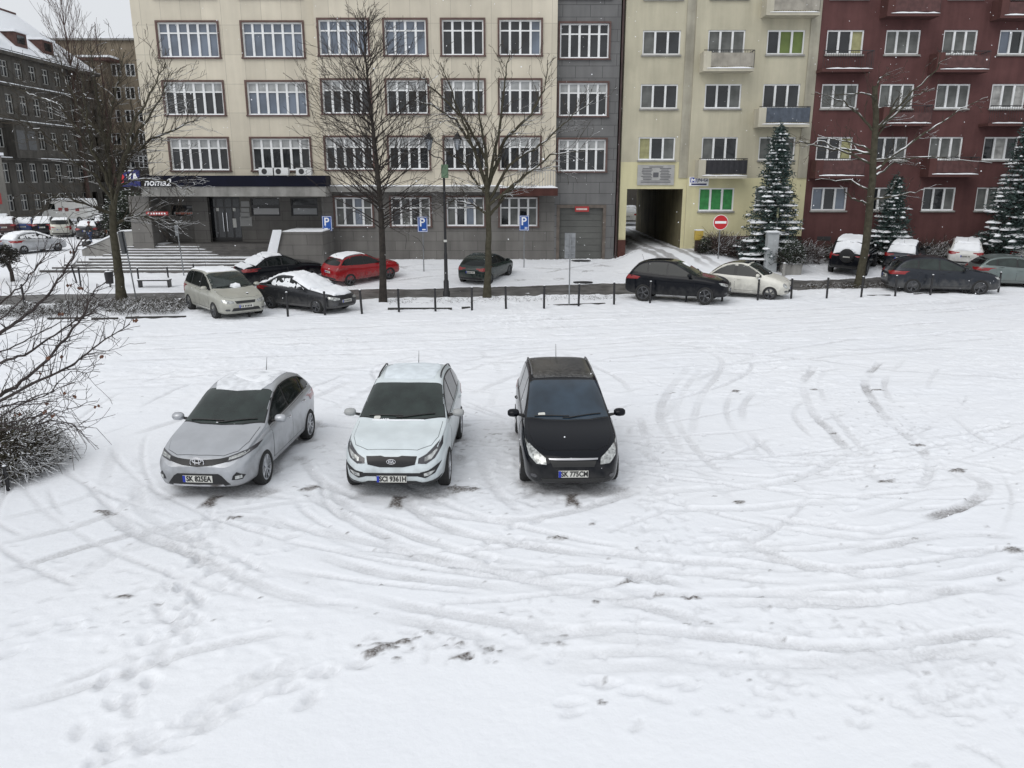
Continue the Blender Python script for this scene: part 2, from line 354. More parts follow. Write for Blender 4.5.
# dark kerb groove in front of the left bed
# slush and dirt
def dirt_spot(px, py, r, a=.8, asp=.6):
    x, y, _z = gp(px, py); js, is_ = seg_idx(x-3*r, x+3*r, y-3*r, y+3*r); X, Y = GX[js, is_]-x, (GY[js, is_]-y)/asp
    D = np.hypot(X, Y)/r + 1.6*vnoise(X+x, Y+y, 5, 41)+.9*vnoise(X+x, Y+y, 13, 42)
    DIRT_SHADE[js, is_] = np.maximum(DIRT_SHADE[js, is_], a*sst(1.0, .45, D)); H[js, is_] += .02*np.clip(1-D, 0, 1)
for p in ((672,394,.12),(734,393,.14),(812,391,.12),(875,391,.15),(833,434,.12),(919,446,.12),(882,482,.16),(905,494,.12),(956,472,.15),(795,482,.1),(632,585,.14),(690,624,.15),(655,596,.1),(372,657,0.09),(381,654,0.06),(390,650,0.05),(405,645,0.07),(418,641,0.06),(430,637,0.08),(441,638,0.06),(452,642,0.07),(461,646,0.09),(470,641,0.05),(480,648,0.08),(489,651,0.07),(500,655,0.05),(512,650,0.05),(395,662,0.05),(445,650,0.05),(310,490,.22),(461,492,.28),(560,540,.12),
          (738,505,.12),(960,470,.1),(600,705,.06),(470,660,.2),(545,648,.2),(690,600,.12),(1015,552,.14),(130,600,.1),(380,650,.2),(105,515,.15),(235,520,.1)):
    dirt_spot(*p)
for _ in range(520):                      # scattered grit and clods pulled up by tyres
    dirt_spot(rnd.uniform(60, 1020), rnd.choice([rnd.gauss(560, 55), rnd.gauss(480, 50), rnd.gauss(420, 40), rnd.gauss(640, 20)]), rnd.uniform(.015, .035), rnd.uniform(.25, .7), rnd.uniform(.4, .9))
for cx, y0 in ((-5.0, 12.05), (-1.93, 12.05), (.97, 12.15)):   # slush under and before the noses, darkened below as painted contact shade
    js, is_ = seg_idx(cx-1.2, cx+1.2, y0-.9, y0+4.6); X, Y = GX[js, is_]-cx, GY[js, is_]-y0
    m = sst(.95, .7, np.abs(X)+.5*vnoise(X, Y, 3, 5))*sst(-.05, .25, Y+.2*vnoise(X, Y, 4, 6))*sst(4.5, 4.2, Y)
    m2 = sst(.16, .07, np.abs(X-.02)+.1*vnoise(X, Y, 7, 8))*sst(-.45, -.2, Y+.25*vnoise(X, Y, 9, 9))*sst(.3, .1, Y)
    DIRT_SHADE[js, is_] = np.maximum(DIRT_SHADE[js, is_], np.maximum(.45*m, .95*m2)); H[js, is_] -= .015*m
# wheel ruts in the bare drive that climbs into the passage
for off in (-1.35, -.65, .55, 1.15):
    js, is_ = seg_idx(7.0, 14.5, 40.5, 64); X, Y = GX[js, is_], GY[js, is_]
    cx = 8.75+off+np.clip(47-Y, 0, 8)*.24*(1+0*off)
    DIRT_SHADE[js, is_] = np.maximum(DIRT_SHADE[js, is_], .62*sst(.3, .12, np.abs(X-cx)+.3*vnoise(X, Y, 2, 51))*sst(41.2, 44, Y))
# brown trampled patches beyond the road
for p in ((604,267,.5),(585,272,.3),(560,280,.3),(520,281,.3),(400,268,.5),(352,275,.4)): dirt_spot(*p, .45, .6)
nx, ny = len(XS), len(YS)
V = np.stack([GX, GY, H], -1).reshape(-1, 3).astype(np.float32)
ii = np.arange(ny-1)[:, None]*nx+np.arange(nx-1)[None, :]
F = np.stack([ii, ii+1, ii+nx+1, ii+nx], -1).reshape(-1, 4).astype(np.int32)
me = bpy.data.meshes.new('snow_ground'); me.vertices.add(len(V)); me.vertices.foreach_set('co', V.ravel())
me.loops.add(F.size); me.loops.foreach_set('vertex_index', F.ravel()); me.polygons.add(len(F))
me.polygons.foreach_set('loop_start', np.arange(0, F.size, 4, dtype=np.int32)); me.polygons.foreach_set('loop_total', np.full(len(F), 4, np.int32))
me.polygons.foreach_set('use_smooth', np.ones(len(F), bool)); me.update(); me.validate()
at_ = me.attributes.new('dirt', 'FLOAT', 'POINT'); at_.data.foreach_set('value', DIRT_SHADE.reshape(-1).astype(np.float32))  # real dirt plus the contact shade painted under the lot cars
gm = bpy.data.materials.new('ground_snow'); gm.use_nodes = True; n = gm.node_tree.nodes; l = gm.node_tree.links; b = n['Principled BSDF']
b.inputs['Roughness'].default_value = .8; b.inputs['Specular IOR Level'].default_value = .2
tc = n.new('ShaderNodeTexCoord')
def NOI(sc, det=5):
    q = n.new('ShaderNodeTexNoise'); q.inputs['Scale'].default_value = sc; q.inputs['Detail'].default_value = det; l.new(tc.outputs['Object'], q.inputs['Vector']); return q.outputs['Fac']
an = n.new('ShaderNodeAttribute'); an.attribute_name = 'dirt'  # real dirt plus the contact shade painted under the lot cars
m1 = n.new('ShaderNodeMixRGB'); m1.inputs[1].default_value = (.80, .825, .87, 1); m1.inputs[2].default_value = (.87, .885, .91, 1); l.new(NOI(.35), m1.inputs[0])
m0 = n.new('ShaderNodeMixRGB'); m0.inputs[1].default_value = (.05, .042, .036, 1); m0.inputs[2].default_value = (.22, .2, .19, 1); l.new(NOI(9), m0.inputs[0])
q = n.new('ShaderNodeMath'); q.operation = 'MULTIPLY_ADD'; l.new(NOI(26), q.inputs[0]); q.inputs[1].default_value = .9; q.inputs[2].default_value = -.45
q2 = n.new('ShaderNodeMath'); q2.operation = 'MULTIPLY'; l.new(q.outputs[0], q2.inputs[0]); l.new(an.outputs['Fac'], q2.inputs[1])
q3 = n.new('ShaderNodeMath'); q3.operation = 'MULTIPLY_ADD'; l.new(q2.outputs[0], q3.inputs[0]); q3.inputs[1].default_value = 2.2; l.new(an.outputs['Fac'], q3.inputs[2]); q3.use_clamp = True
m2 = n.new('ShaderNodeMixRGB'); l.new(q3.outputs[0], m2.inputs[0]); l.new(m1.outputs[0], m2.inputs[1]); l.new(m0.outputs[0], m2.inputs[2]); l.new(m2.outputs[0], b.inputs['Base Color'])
bp = n.new('ShaderNodeBump'); bp.inputs['Strength'].default_value = .5; bp.inputs['Distance'].default_value = .02; l.new(NOI(11, 8), bp.inputs['Height']); l.new(bp.outputs[0], b.inputs['Normal'])
me.materials.append(gm)
tag(link(bpy.data.objects.new('ground', me)), kind='structure')
del V, F
# road sheet
ASPH = mat('wet_asphalt', (.06, .058, .056), .55, var=.35, vscale=1.5, bump=.3, bscale=40, col2=(.16, .155, .15))
mb = MB(); xs = np.linspace(-80, 80, 81)
for a, b_ in zip(xs[:-1], xs[1:]):
    mb.quad((a, road_y(a)-2.4, float(hz(a, road_y(a)-2.4))-.012), (b_, road_y(b_)-2.4, float(hz(b_, road_y(b_)-2.4))-.012), (b_, road_y(b_), float(hz(b_, road_y(b_)))-.012), (a, road_y(a), float(hz(a, road_y(a)))-.012))
    mb.quad((a, road_y(a), float(hz(a, road_y(a)))-.012), (b_, road_y(b_), float(hz(b_, road_y(b_)))-.012), (b_, road_y(b_)+2.4, float(hz(b_, road_y(b_)+2.4))-.012), (a, road_y(a)+2.4, float(hz(a, road_y(a)+2.4))-.012))
tag(mb.build('road', ASPH), kind='structure')
# ================================================================== buildings
def facade_mat(name, col, joint=None, jx=1.1, jz=1.5, dark=.6, stain=.12, vs=.6, rough=.85, thin=.012, off=(0, 0)):
    m = bpy.data.materials.new(name); m.use_nodes = True; n = m.node_tree.nodes; l = m.node_tree.links; b = n['Principled BSDF']
    b.inputs['Roughness'].default_value = rough; b.inputs['Specular IOR Level'].default_value = .25
    tc = n.new('ShaderNodeTexCoord')
    def noi(scale, det=6, vec=None, rough=.6):
        q = n.new('ShaderNodeTexNoise'); q.inputs['Scale'].default_value = scale; q.inputs['Detail'].default_value = det; q.inputs['Roughness'].default_value = rough
        l.new(vec or tc.outputs['Object'], q.inputs['Vector']); return q.outputs['Fac']
    mp = n.new('ShaderNodeMapping'); mp.inputs['Scale'].default_value = (1.6, 1.6, .16); l.new(tc.outputs['Object'], mp.inputs['Vector'])   # streaks run down the wall
    a = n.new('ShaderNodeMath'); a.operation = 'ADD'; l.new(noi(vs), a.inputs[0]); l.new(noi(1.3, 6, mp.outputs[0]), a.inputs[1])
    mr = n.new('ShaderNodeMapRange'); mr.inputs[1].default_value = .75; mr.inputs[2].default_value = 1.25; l.new(a.outputs[0], mr.inputs[0])
    mi = n.new('ShaderNodeMixRGB'); l.new(mr.outputs[0], mi.inputs[0])
    mi.inputs[1].default_value = (*[c*(1-stain*1.6) for c in col], 1); mi.inputs[2].default_value = (*[min(1, c*(1+stain)) for c in col], 1)
    out = mi.outputs[0]
    if joint:
        sx = n.new('ShaderNodeSeparateXYZ'); l.new(tc.outputs['Object'], sx.inputs[0])
        cb = n.new('ShaderNodeCombineXYZ')
        ax = n.new('ShaderNodeMath'); ax.operation = 'ADD'; l.new(sx.outputs['X'], ax.inputs[0]); l.new(sx.outputs['Y'], ax.inputs[1])
        ox = n.new('ShaderNodeMath'); ox.operation = 'ADD'; l.new(ax.outputs[0], ox.inputs[0]); ox.inputs[1].default_value = off[0]+200*jx
        oz = n.new('ShaderNodeMath'); oz.operation = 'ADD'; l.new(sx.outputs['Z'], oz.inputs[0]); oz.inputs[1].default_value = off[1]+40*jz
        l.new(ox.outputs[0], cb.inputs[0]); l.new(oz.outputs[0], cb.inputs[1])
        br = n.new('ShaderNodeTexBrick'); br.offset = joint[1] if isinstance(joint, tuple) else 0.0; br.inputs['Scale'].default_value = 1
        br.inputs['Brick Width'].default_value = jx; br.inputs['Row Height'].default_value = jz; br.inputs['Mortar Size'].default_value = thin; br.inputs['Mortar Smooth'].default_value = .3
        br.inputs['Color1'].default_value = (1, 1, 1, 1); br.inputs['Color2'].default_value = (.88, .88, .88, 1); br.inputs['Mortar'].default_value = (dark, dark, dark, 1)
        l.new(cb.outputs[0], br.inputs['Vector'])
        mu = n.new('ShaderNodeMixRGB'); mu.blend_type = 'MULTIPLY'; mu.inputs[0].default_value = 1; l.new(out, mu.inputs[1]); l.new(br.outputs['Color'], mu.inputs[2]); out = mu.outputs[0]
    l.new(out, b.inputs['Base Color'])
    bp = n.new('ShaderNodeBump'); bp.inputs['Strength'].default_value = .35; bp.inputs['Distance'].default_value = .02; l.new(noi(28), bp.inputs['Height']); l.new(bp.outputs[0], b.inputs['Normal'])
    return m
BEIGE = facade_mat('beige_stone_panels', (.63, .58, .475), True, 1.09, 1.51, .62, .06, off=(.3, .35))
GREYW = facade_mat('grey_stone_cladding', (.165, .165, .165), (True, .5), 1.5, .62, .5, .10, thin=.018)
GREYB = facade_mat('grey_ground_storey', (.175, .168, .158), (True, .5), 1.6, .55, .6, .12, thin=.016)
YEL = facade_mat('cream_render', (.475, .445, .34), None, stain=.10, vs=.5)
YELD = facade_mat('darker_cream_render', (.36, .34, .275), None, stain=.18, vs=.8)
YELB = facade_mat('yellow_render', (.61, .57, .36), None, stain=.06, vs=.8)
REDW = facade_mat('maroon_render', (.105, .048, .046), None, stain=.14, vs=.9)
BRICK = facade_mat('red_brick', (.085, .036, .03), (True, .5), .25, .08, .8, .2, thin=.01)
DGREY = facade_mat('sooty_render', (.075, .07, .062), None, stain=.25, vs=.5)
TANW = facade_mat('tan_render', (.21, .175, .13), None, stain=.15, vs=.5)
CONC = facade_mat('concrete', (.27, .265, .25), None, stain=.18, vs=1.2)
FRAMEW = mat('white_window_frame', (.74, .75, .75), .5, var=.06, vscale=2)
SURR = mat('brown_window_surround', (.10, .058, .05), .7, var=.2, vscale=3)
PANE = mat('window_glass', (.018, .020, .022), .05, spec=.6, var=.5, vscale=.9)
PANEB = mat('painted_sky_reflection_glass', (.11, .135, .175), .06, spec=.8, var=.3, vscale=.7)  # bluish base colour paints a sky reflection into the panes
BLIND = mat('roller_blind', (.33, .34, .34), .7, var=.25, vscale=1.7)
CURT = mat('net_curtain', (.12, .125, .12), .8, var=.3, vscale=1.6)
GREENB = mat('green_blind', (.13, .175, .05), .7, var=.12, vscale=2)
GREENG = mat('green_curtain', (.035, .22, .06), .7, var=.25, vscale=4)
OCHRE = mat('ochre_curtain', (.30, .29, .15), .8, var=.15, vscale=4)
METAL = mat('dark_metal', (.03, .03, .032), .5)
NAVY = mat('navy_fascia', (.004, .005, .014), .6, spec=.15, var=.25, vscale=1)
DOORM = mat('dark_door', (.018, .017, .017), .3)
GALV = mat('galvanised_steel', (.24, .25, .26), .5, metal=.5, var=.15, vscale=5)

def wall_holes(mb, x0, x1, z0, z1, Y, holes, depth=.22, m=0):
    xs = sorted({x0, x1, *[h[0] for h in holes], *[h[1] for h in holes]}); zs = sorted({z0, z1, *[h[2] for h in holes], *[h[3] for h in holes]})
    xs = [x for x in xs if x0-1e-6 <= x <= x1+1e-6]; zs = [z for z in zs if z0-1e-6 <= z <= z1+1e-6]
    for i in range(len(xs)-1):
        for j in range(len(zs)-1):
            cx, cz = (xs[i]+xs[i+1])/2, (zs[j]+zs[j+1])/2
            if any(h[0] < cx < h[1] and h[2] < cz < h[3] for h in holes): continue
            mb.quad((xs[i], Y, zs[j]), (xs[i+1], Y, zs[j]), (xs[i+1], Y, zs[j+1]), (xs[i], Y, zs[j+1]), m)
    for a, b, c, d in holes:
        mb.quad((a, Y, c), (a, Y+depth, c), (a, Y+depth, d), (a, Y, d), m); mb.quad((b, Y, c), (b, Y, d), (b, Y+depth, d), (b, Y+depth, c), m)
        mb.quad((a, Y, d), (a, Y+depth, d), (b, Y+depth, d), (b, Y, d), m); mb.quad((a, Y, c), (b, Y, c), (b, Y+depth, c), (a, Y+depth, c), m)
def window(parent, x0, x1, z0, z1, Y, n, style='office', panes=None, transom=.3, label=None, blinds=None, detail=True, rs=random.Random(1)):
    """one window: glass mesh with child frame, surround, sill, blinds"""
    w = x1-x0; h = z1-z0; gy = Y+.13
    o = link(bpy.data.objects.new('window', bpy.data.meshes.new('window')), parent); o.location = (x0, gy, z0)
    mb = MB(); pm = panes or [PANE]*n; mats = []
    for i in range(n):
        if pm[i] not in mats: mats.append(pm[i])
        a, b_ = w*i/n, w*(i+1)/n; ry = rs.uniform(-.006, .006)
        mb.quad((a, ry, 0), (b_, -ry, 0), (b_, -ry+.003, h), (a, ry-.003, h), mats.index(pm[i]))
    me = o.data; me.from_pydata(mb.v, [], mb.f)
    for m in mats: me.materials.append(m)
    me.polygons.foreach_set('material_index', mb.m)
    if label: o['label'] = label
    fb = MB(); t = .075; fy0, fy1 = -.07, -.006
    fb.box(0, w, fy0, fy1, 0, t).box(0, w, fy0, fy1, h-t, h).box(0, t, fy0-.003, fy1, t, h-t).box(w-t, w, fy0-.003, fy1, t, h-t)
    mw = .12 if style == 'office' else .11
    for i in range(1, n):
        x = w*i/n; fb.box(x-mw/2, x+mw/2, fy0-.006, fy1, t, h-t)
    if transom: 
        zt = h*(1-transom)
        for i in range(n):
            a = w*i/n+(mw/2 if i else t); b_ = w*(i+1)/n-(mw/2 if i < n-1 else t)
            fb.box(a, b_, fy0, fy1, zt-.035, zt+.035)
    fb.build('frame', FRAMEW, o)
    if blinds:
        bb = MB()
        for i in range(n):
            a, b_ = w*i/n+mw/2, w*(i+1)/n-mw/2
            if blinds == 'transom': bb.quad((a, -.012, h*(1-transom)+.03), (b_, -.012, h*(1-transom)+.03), (b_, -.012, h-t), (a, -.012, h-t))
        bb.build('roller_blind', BLIND, o)
    if style == 'office':
        sb = MB(); s_ = .1; y0, y1 = -.13-.07, -.075
        sb.box(-s_, w+s_, y0, y1, h+.002, h+s_).box(-s_, -.002, y0-.002, y1, 0, h+.002).box(w+.002, w+s_, y0-.002, y1, 0, h+.002).box(-s_-.03, w+s_+.03, y0-.05, y1, -s_*.8, -.002)
        sb.build('surround', SURR, o)
        snb = MB(); snow_strip(snb, 0, w, y0-.03, -.075, 0.0, .05, rs); snb.build('sill_snow', SNOW, o, smooth=True)
    else:
        sb = MB(); sb.box(-.06, w+.06, -.24, -.075, -.09, -.004); sb.build('sill', CONC, o)
        if rs.random() < .5:
            snb = MB(); snow_strip(snb, 0, w, -.22, -.08, -.004, .03, rs); snb.build('sill_snow', SNOW, o, smooth=True)
    return o
def snow_strip(mb, x0, x1, y0, y1, z, t, rs, step=.2):
    n = max(2, int((x1-x0)/step)); k = len(mb.v)
    for i in range(n+1):
        x = x0+(x1-x0)*i/n; tt = t*rs.uniform(.55, 1.2)*(0.3 if i in (0, n) else 1)
        mb.v += [(x, y0-.004, z), (x, y0, z+tt*.7), (x, (y0+y1)/2, z+tt), (x, y1, z+tt*.8), (x, y1, z)]
    for i in range(n):
        for j in range(4):
            a = k+i*5+j; mb.f.append((a, a+5, a+6, a+1)); mb.m.append(0)
    mb.f.append(tuple(k+j for j in range(5))); mb.f.append(tuple(k+n*5+j for j in range(5))[::-1]); mb.m += [0, 0]
def shell(mb, x0, x1, y0, y1, z0, z1, m=0, front=False, left=True, right=True):
    if left: mb.quad((x0, y0, z0), (x0, y1, z0), (x0, y1, z1), (x0, y0, z1), m)
    if right: mb.quad((x1, y0, z0), (x1, y0, z1), (x1, y1, z1), (x1, y1, z0), m)
    mb.quad((x0, y1, z0), (x1, y1, z0), (x1, y1, z1), (x0, y1, z1), m)
    mb.quad((x0, y0, z1), (x1, y0, z1), (x1, y1, z1), (x0, y1, z1), m)
    if front: mb.quad((x0, y0, z0), (x0, y0, z1), (x1, y0, z1), (x1, y0, z0), m)
rw = random.Random(12)
ROWS = [(23.64, 25.4), (20.63, 22.4), (17.6, 19.4), (14.62, 16.4), (11.6, 13.37), (8.6, 10.33), (5.62, 7.34)]
TOPZ = 26.7
# ---------------- office building
office = thing('office_building', 'beige stone office block with brown framed windows, grey ground storey and garage', 'building', (0, 0, 0))
YL, YB = 46.0, 45.5
left_cols = [(-19.3, -16.05), (-14.7, -11.42)]
bay_cols = []
for a, b_, n_ in ((319, 367.5, 5), (384.5, 426, 4), (442, 483.5, 4), (499.5, 541, 4)):
    bay_cols.append((at(a, 35, YB)[0], at(b_, 35, YB)[0], n_))
gcol = (at(560, 37, YL)[0], at(609, 37, YL)[0], 5)
XL, XBAY0, XBAY1, XG1 = -20.65, at(315, 30, YB)[0]-.02, 2.45, 5.93
ZC = at(400, 188, YB)[1]              # ledge below the bay
def pick(row, n, kind):
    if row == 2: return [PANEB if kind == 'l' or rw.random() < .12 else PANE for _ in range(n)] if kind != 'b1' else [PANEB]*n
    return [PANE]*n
# left section
mb = MB(); holes = [(a, b_, z0, z1) for a, b_ in left_cols for z0, z1 in ROWS]
wall_holes(mb, XL, XBAY0, 4.2, TOPZ, YL, holes)
shell(mb, XL, XBAY0, YL, YL+14, 4.2, TOPZ, right=False)
mb.build('wall', BEIGE, office)
for r, (z0, z1) in enumerate(ROWS):
    for k, (a, b_) in enumerate(left_cols):
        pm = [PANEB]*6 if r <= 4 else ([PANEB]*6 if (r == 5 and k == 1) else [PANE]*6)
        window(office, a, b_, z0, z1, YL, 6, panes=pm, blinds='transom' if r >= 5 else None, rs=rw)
# bay section
mb = MB(); holes = [(a, b_, z0+.04, z1+.04) for a, b_, _n in bay_cols for z0, z1 in ROWS]
wall_holes(mb, XBAY0, XBAY1, ZC+.1, TOPZ, YB, holes)
mb.quad((XBAY0, YB, ZC), (XBAY0, YL, ZC), (XBAY0, YL, TOPZ), (XBAY0, YB, TOPZ)); mb.quad((XBAY1, YB, ZC), (XBAY1, YB, TOPZ), (XBAY1, YL, TOPZ), (XBAY1, YL, ZC))
mb.quad((XBAY0, YB, ZC+.1), (XBAY1, YB, ZC+.1), (XBAY1, YL+.2, ZC+.1), (XBAY0, YL+.2, ZC+.1))
shell(mb, XBAY0, XBAY1, YL+.2, YL+14, ZC+.1, TOPZ, left=False, right=False)
mb.build('bay_wall', BEIGE, office)
for r, (z0, z1) in enumerate(ROWS):
    for k, (a, b_, n_) in enumerate(bay_cols):
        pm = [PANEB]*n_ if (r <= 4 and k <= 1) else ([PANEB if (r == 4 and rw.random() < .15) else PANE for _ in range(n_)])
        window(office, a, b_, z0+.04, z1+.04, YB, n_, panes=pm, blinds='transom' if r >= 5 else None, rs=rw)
# grey stair tower with garage
zg0, zg1 = .35, at(580, 208, YL)[1]; xg0, xg1 = at(559.5, 230, YL)[0], at(602.5, 230, YL)[0]
mb = MB(); holes = [(gcol[0], gcol[1], z0-.05, z1-.05) for z0, z1 in ROWS]+[(xg0-.18, xg1+.18, .0, zg1+.18)]
wall_holes(mb, XBAY1, XG1, 0, TOPZ, YL, holes, depth=.25)
shell(mb, XBAY1, XG1, YL, YL+14, 0, TOPZ, left=False, right=True)
mb.build('grey_wall', GREYW, office)
for r, (z0, z1) in enumerate(ROWS): window(office, gcol[0], gcol[1], z0-.05, z1-.05, YL, 5, blinds='transom' if r >= 5 else None, rs=rw)
gd = MB(); nz = 9
for i in range(nz):
    za, zb_ = zg0+(zg1-zg0)*i/nz, zg0+(zg1-zg0)*(i+1)/nz; gd.box(xg0, xg1, YL+.16, YL+.22, za+.008, zb_-.008)
gd.box(xg0, xg1, YL+.22, YL+.26, 0, zg1)
gd.build('garage_door', mat('garage_door_grey', (.095, .097, .09), .6, var=.18, vscale=.8), office)
gf = MB(); gf.box(xg0-.18, xg0-.002, YL-.03, YL+.24, 0, zg1).box(xg1+.002, xg1+.18, YL-.03, YL+.24, 0, zg1).box(xg0-.18, xg1+.18, YL-.033, YL+.24, zg1+.002, zg1+.18)
gf.build('garage_frame', mat('brown_stone', (.12, .10, .085), .8, var=.2, vscale=3), office)
sx_, sz_ = at(582, 209.5, YL-.1)
sg = MB(); sg.box(sx_-.4, sx_+.4, YL-.09, YL-.05, sz_-.13, sz_+.17); so = sg.build('warning_sign', mat('red_sign', (.34, .03, .03), .6), office)
sg = MB(); 
for i in range(9): sg.box(sx_-.32+i*.07, sx_-.27+i*.07, YL-.097, YL-.09, sz_-.03, sz_+.07)
sg.build('sign_lettering', PLATE, so)
# grey ground storey under the bay
gcols = [(at(a, 205, YL)[0], at(b_, 205, YL)[0]) for a, b_ in ((335, 372), (391, 430), (446.5, 484), (500, 537.5))]
zw0, zw1 = at(465, 226, YL)[1], at(465, 197.5, YL)[1]
XE1 = at(322, 210, YL)[0]            # right end of the entrance recess
mb = MB(); wall_holes(mb, XE1, XBAY1, 0, ZC+.1, YL, [(a, b_, zw0, zw1) for a, b_ in gcols], depth=.25)
mb.build('ground_storey_wall', GREYB, office)
for k, (a, b_) in enumerate(gcols): window(office, a, b_, zw0, zw1, YL, 4, transom=.36, panes=[PANE, CURT, PANE, CURT] if k % 2 else [CURT, PANE, PANEB, CURT], rs=rw)
# ledge with snow below the bay, brick faced at its right end
mb = MB(); mb.box(XBAY0-.1, at(505, 188, YB)[0], YB-.25, YL, ZC-.22, ZC+.096); lg = mb.build('ledge', CONC, office)
mb = MB(); snow_strip(mb, XBAY0-.05, at(505, 188, YB)[0], YB-.24, YB-.005, ZC+.098, .09, rw, .3); mb.build('ledge_snow', SNOW, lg, smooth=True)
xb0 = at(500, 190, 44.8)[0]; zb_ = at(530, 188, 44.8)[1]
mb = MB(); mb.box(xb0, XBAY1+.1, 44.7, YB-.002, zb_-.42, zb_); bl = mb.build('brick_balcony', BRICK, office)
mb = MB(); snow_strip(mb, xb0, XBAY1+.1, 44.7, YB-.01, zb_+.002, .14, rw, .3); mb.build('balcony_snow', SNOW, bl, smooth=True)
rb = MB()
for i in range(15):
    x = xb0+1.0+i*(XBAY1-xb0-1.0)/14; rb.tube([(x, 44.78, zb_), (x, 44.78, zb_+.95)], .014, 4)
rb.tube([(xb0+1, 44.78, zb_+.95), (XBAY1, 44.78, zb_+.95)], .022, 4).tube([(XBAY1, 44.78, zb_+.95), (XBAY1, YB, zb_+.95)], .022, 4)
rb.build('railing', mat('grey_rail', (.3, .3, .3), .5), bl)
# entrance: canopy, fascia, recess, door
XC0, XC1 = at(140, 190, 44.2)[0], at(325, 190, 44.2)[0]; YF = 44.3; zf0, zf1, zu = at(250, 186.5, YF)[1], at(250, 175.5, YF)[1], at(250, 196.5, YF)[1]
YE = 47.2; ze = 1.52
mb = MB(); mb.box(XC0, XC1, YF+.05, YE, zu, zf0-.002); mb.build('canopy', CONC, office)
mb = MB(); mb.box(XC0+.3, XC1+.05, YF, YL-.002, zf0, zf1); fas = mb.build('fascia', NAVY, office)
WHT = mat('sign_white', (.85, .86, .88), .4)
tx, tz = at(157, 181.5, YF-.05)
text_mesh('shop_lettering', 'noma2', .54, WHT, fas, (tx, YF-.03, tz-.06), (math.pi/2, 0, 0), .02, .006, .25, 1.0)
lx0, lz0 = at(119, 186.5, YF-.1); lx1, lz1 = at(139.5, 170, YF-.1)
mb = MB(); mb.box(lx0, lx1, YF-.22, YF-.12, lz0, lz1); lo = mb.build('logo_panel', mat('logo_blue', (.01, .015, .12), .4), office)
mb = MB(); hl = lz1-lz0; wl = lx1-lx0
mb.poly([(lx0+wl*.02, lz0+.0*hl), (lx0+wl*.28, lz0+.15*hl), (lx0+wl*.34, lz0+.62*hl), (lx0+wl*.16, lz0+.95*hl), (lx0+.0, lz0+.7*hl)], YF-.24, YF-.221); mb.build('logo_red', mat('logo_red', (.55, .02, .03), .4), lo)
mb = MB(); mb.poly([(lx0+wl*.04, lz0+.1*hl), (lx0+wl*.16, lz0+.2*hl), (lx0+wl*.2, lz0+.5*hl), (lx0+wl*.06, lz0+.45*hl)], YF-.25, YF-.241)
mb.box(lx0+wl*.22, lx0+wl*.78, YF-.23, YF-.221, lz0+.93*hl, lz0+.98*hl)
mb.poly([(lx0+wl*.48, lz0+.35*hl), (lx0+wl*.57, lz0+.35*hl), (lx0+wl*.68, lz0+.8*hl), (lx0+wl*.6, lz0+.8*hl), (lx0+wl*.54, lz0+.55*hl), (lx0+wl*.48, lz0+.72*hl), (lx0+wl*.42, lz0+.72*hl)], YF-.24, YF-.222)
mb.poly([(lx0+wl*.72, lz0+.4*hl), (lx0+wl*.92, lz0+.4*hl), (lx0+wl*.92, lz0+.5*hl), (lx0+wl*.84, lz0+.8*hl), (lx0+wl*.76, lz0+.8*hl)], YF-.24, YF-.222); mb.build('logo_white', WHT, lo)
XE0 = at(150, 220, YE)[0]
mb = MB(); xd0, xd1 = at(209, 220, YE)[0], at(241, 220, YE)[0]; zd1 = at(225, 197, YE)[1]
w1 = (at(171, 210, YE)[0], at(199, 210, YE)[0]); w2 = (at(251, 210, YE)[0], at(280, 210, YE)[0]); w3 = (at(291, 210, YE)[0], at(318, 210, YE)[0]); zq0, zq1 = at(200, 216, YE)[1], at(200, 198, YE)[1]; zq1 = min(zq1, zu-.15)
wall_holes(mb, XE0, XE1+.6, .6, zu, YE, [(xd0, xd1, ze, zu-.1), (w1[0], w1[1], zq0, zq1-.4), (w2[0], w2[1], zq0, zq1), (w3[0], w3[1], zq0, zq1)], depth=.2)
mb.quad((XE1, YL, 0), (XE1, YE, 0), (XE1, YE, zu), (XE1, YL, zu)); mb.build('entrance_wall', GREYB, office)
mb = MB(); mb.quad((XL, YL, 0), (XL, YL, 4.25), (XL, YL+14, 4.25), (XL, YL+14, 0)); mb.quad((XL, YL, zu), (XBAY0, YL, zu), (XBAY0, YL, 4.25), (XL, YL, 4.25)); mb.build('corner_wall', GREYB, office)
mb = MB(); px0 = XE0
mb.box(px0, px0+1.15, YF+.5, YL+.9, .5, zu-.002); mb.box(at(203, 220, YL)[0]-.9, at(203, 220, YL)[0]+.02, YE-.35, YE-.002, 1.2, zu-.002); pl_ = mb.build('pillar', GREYB, office)
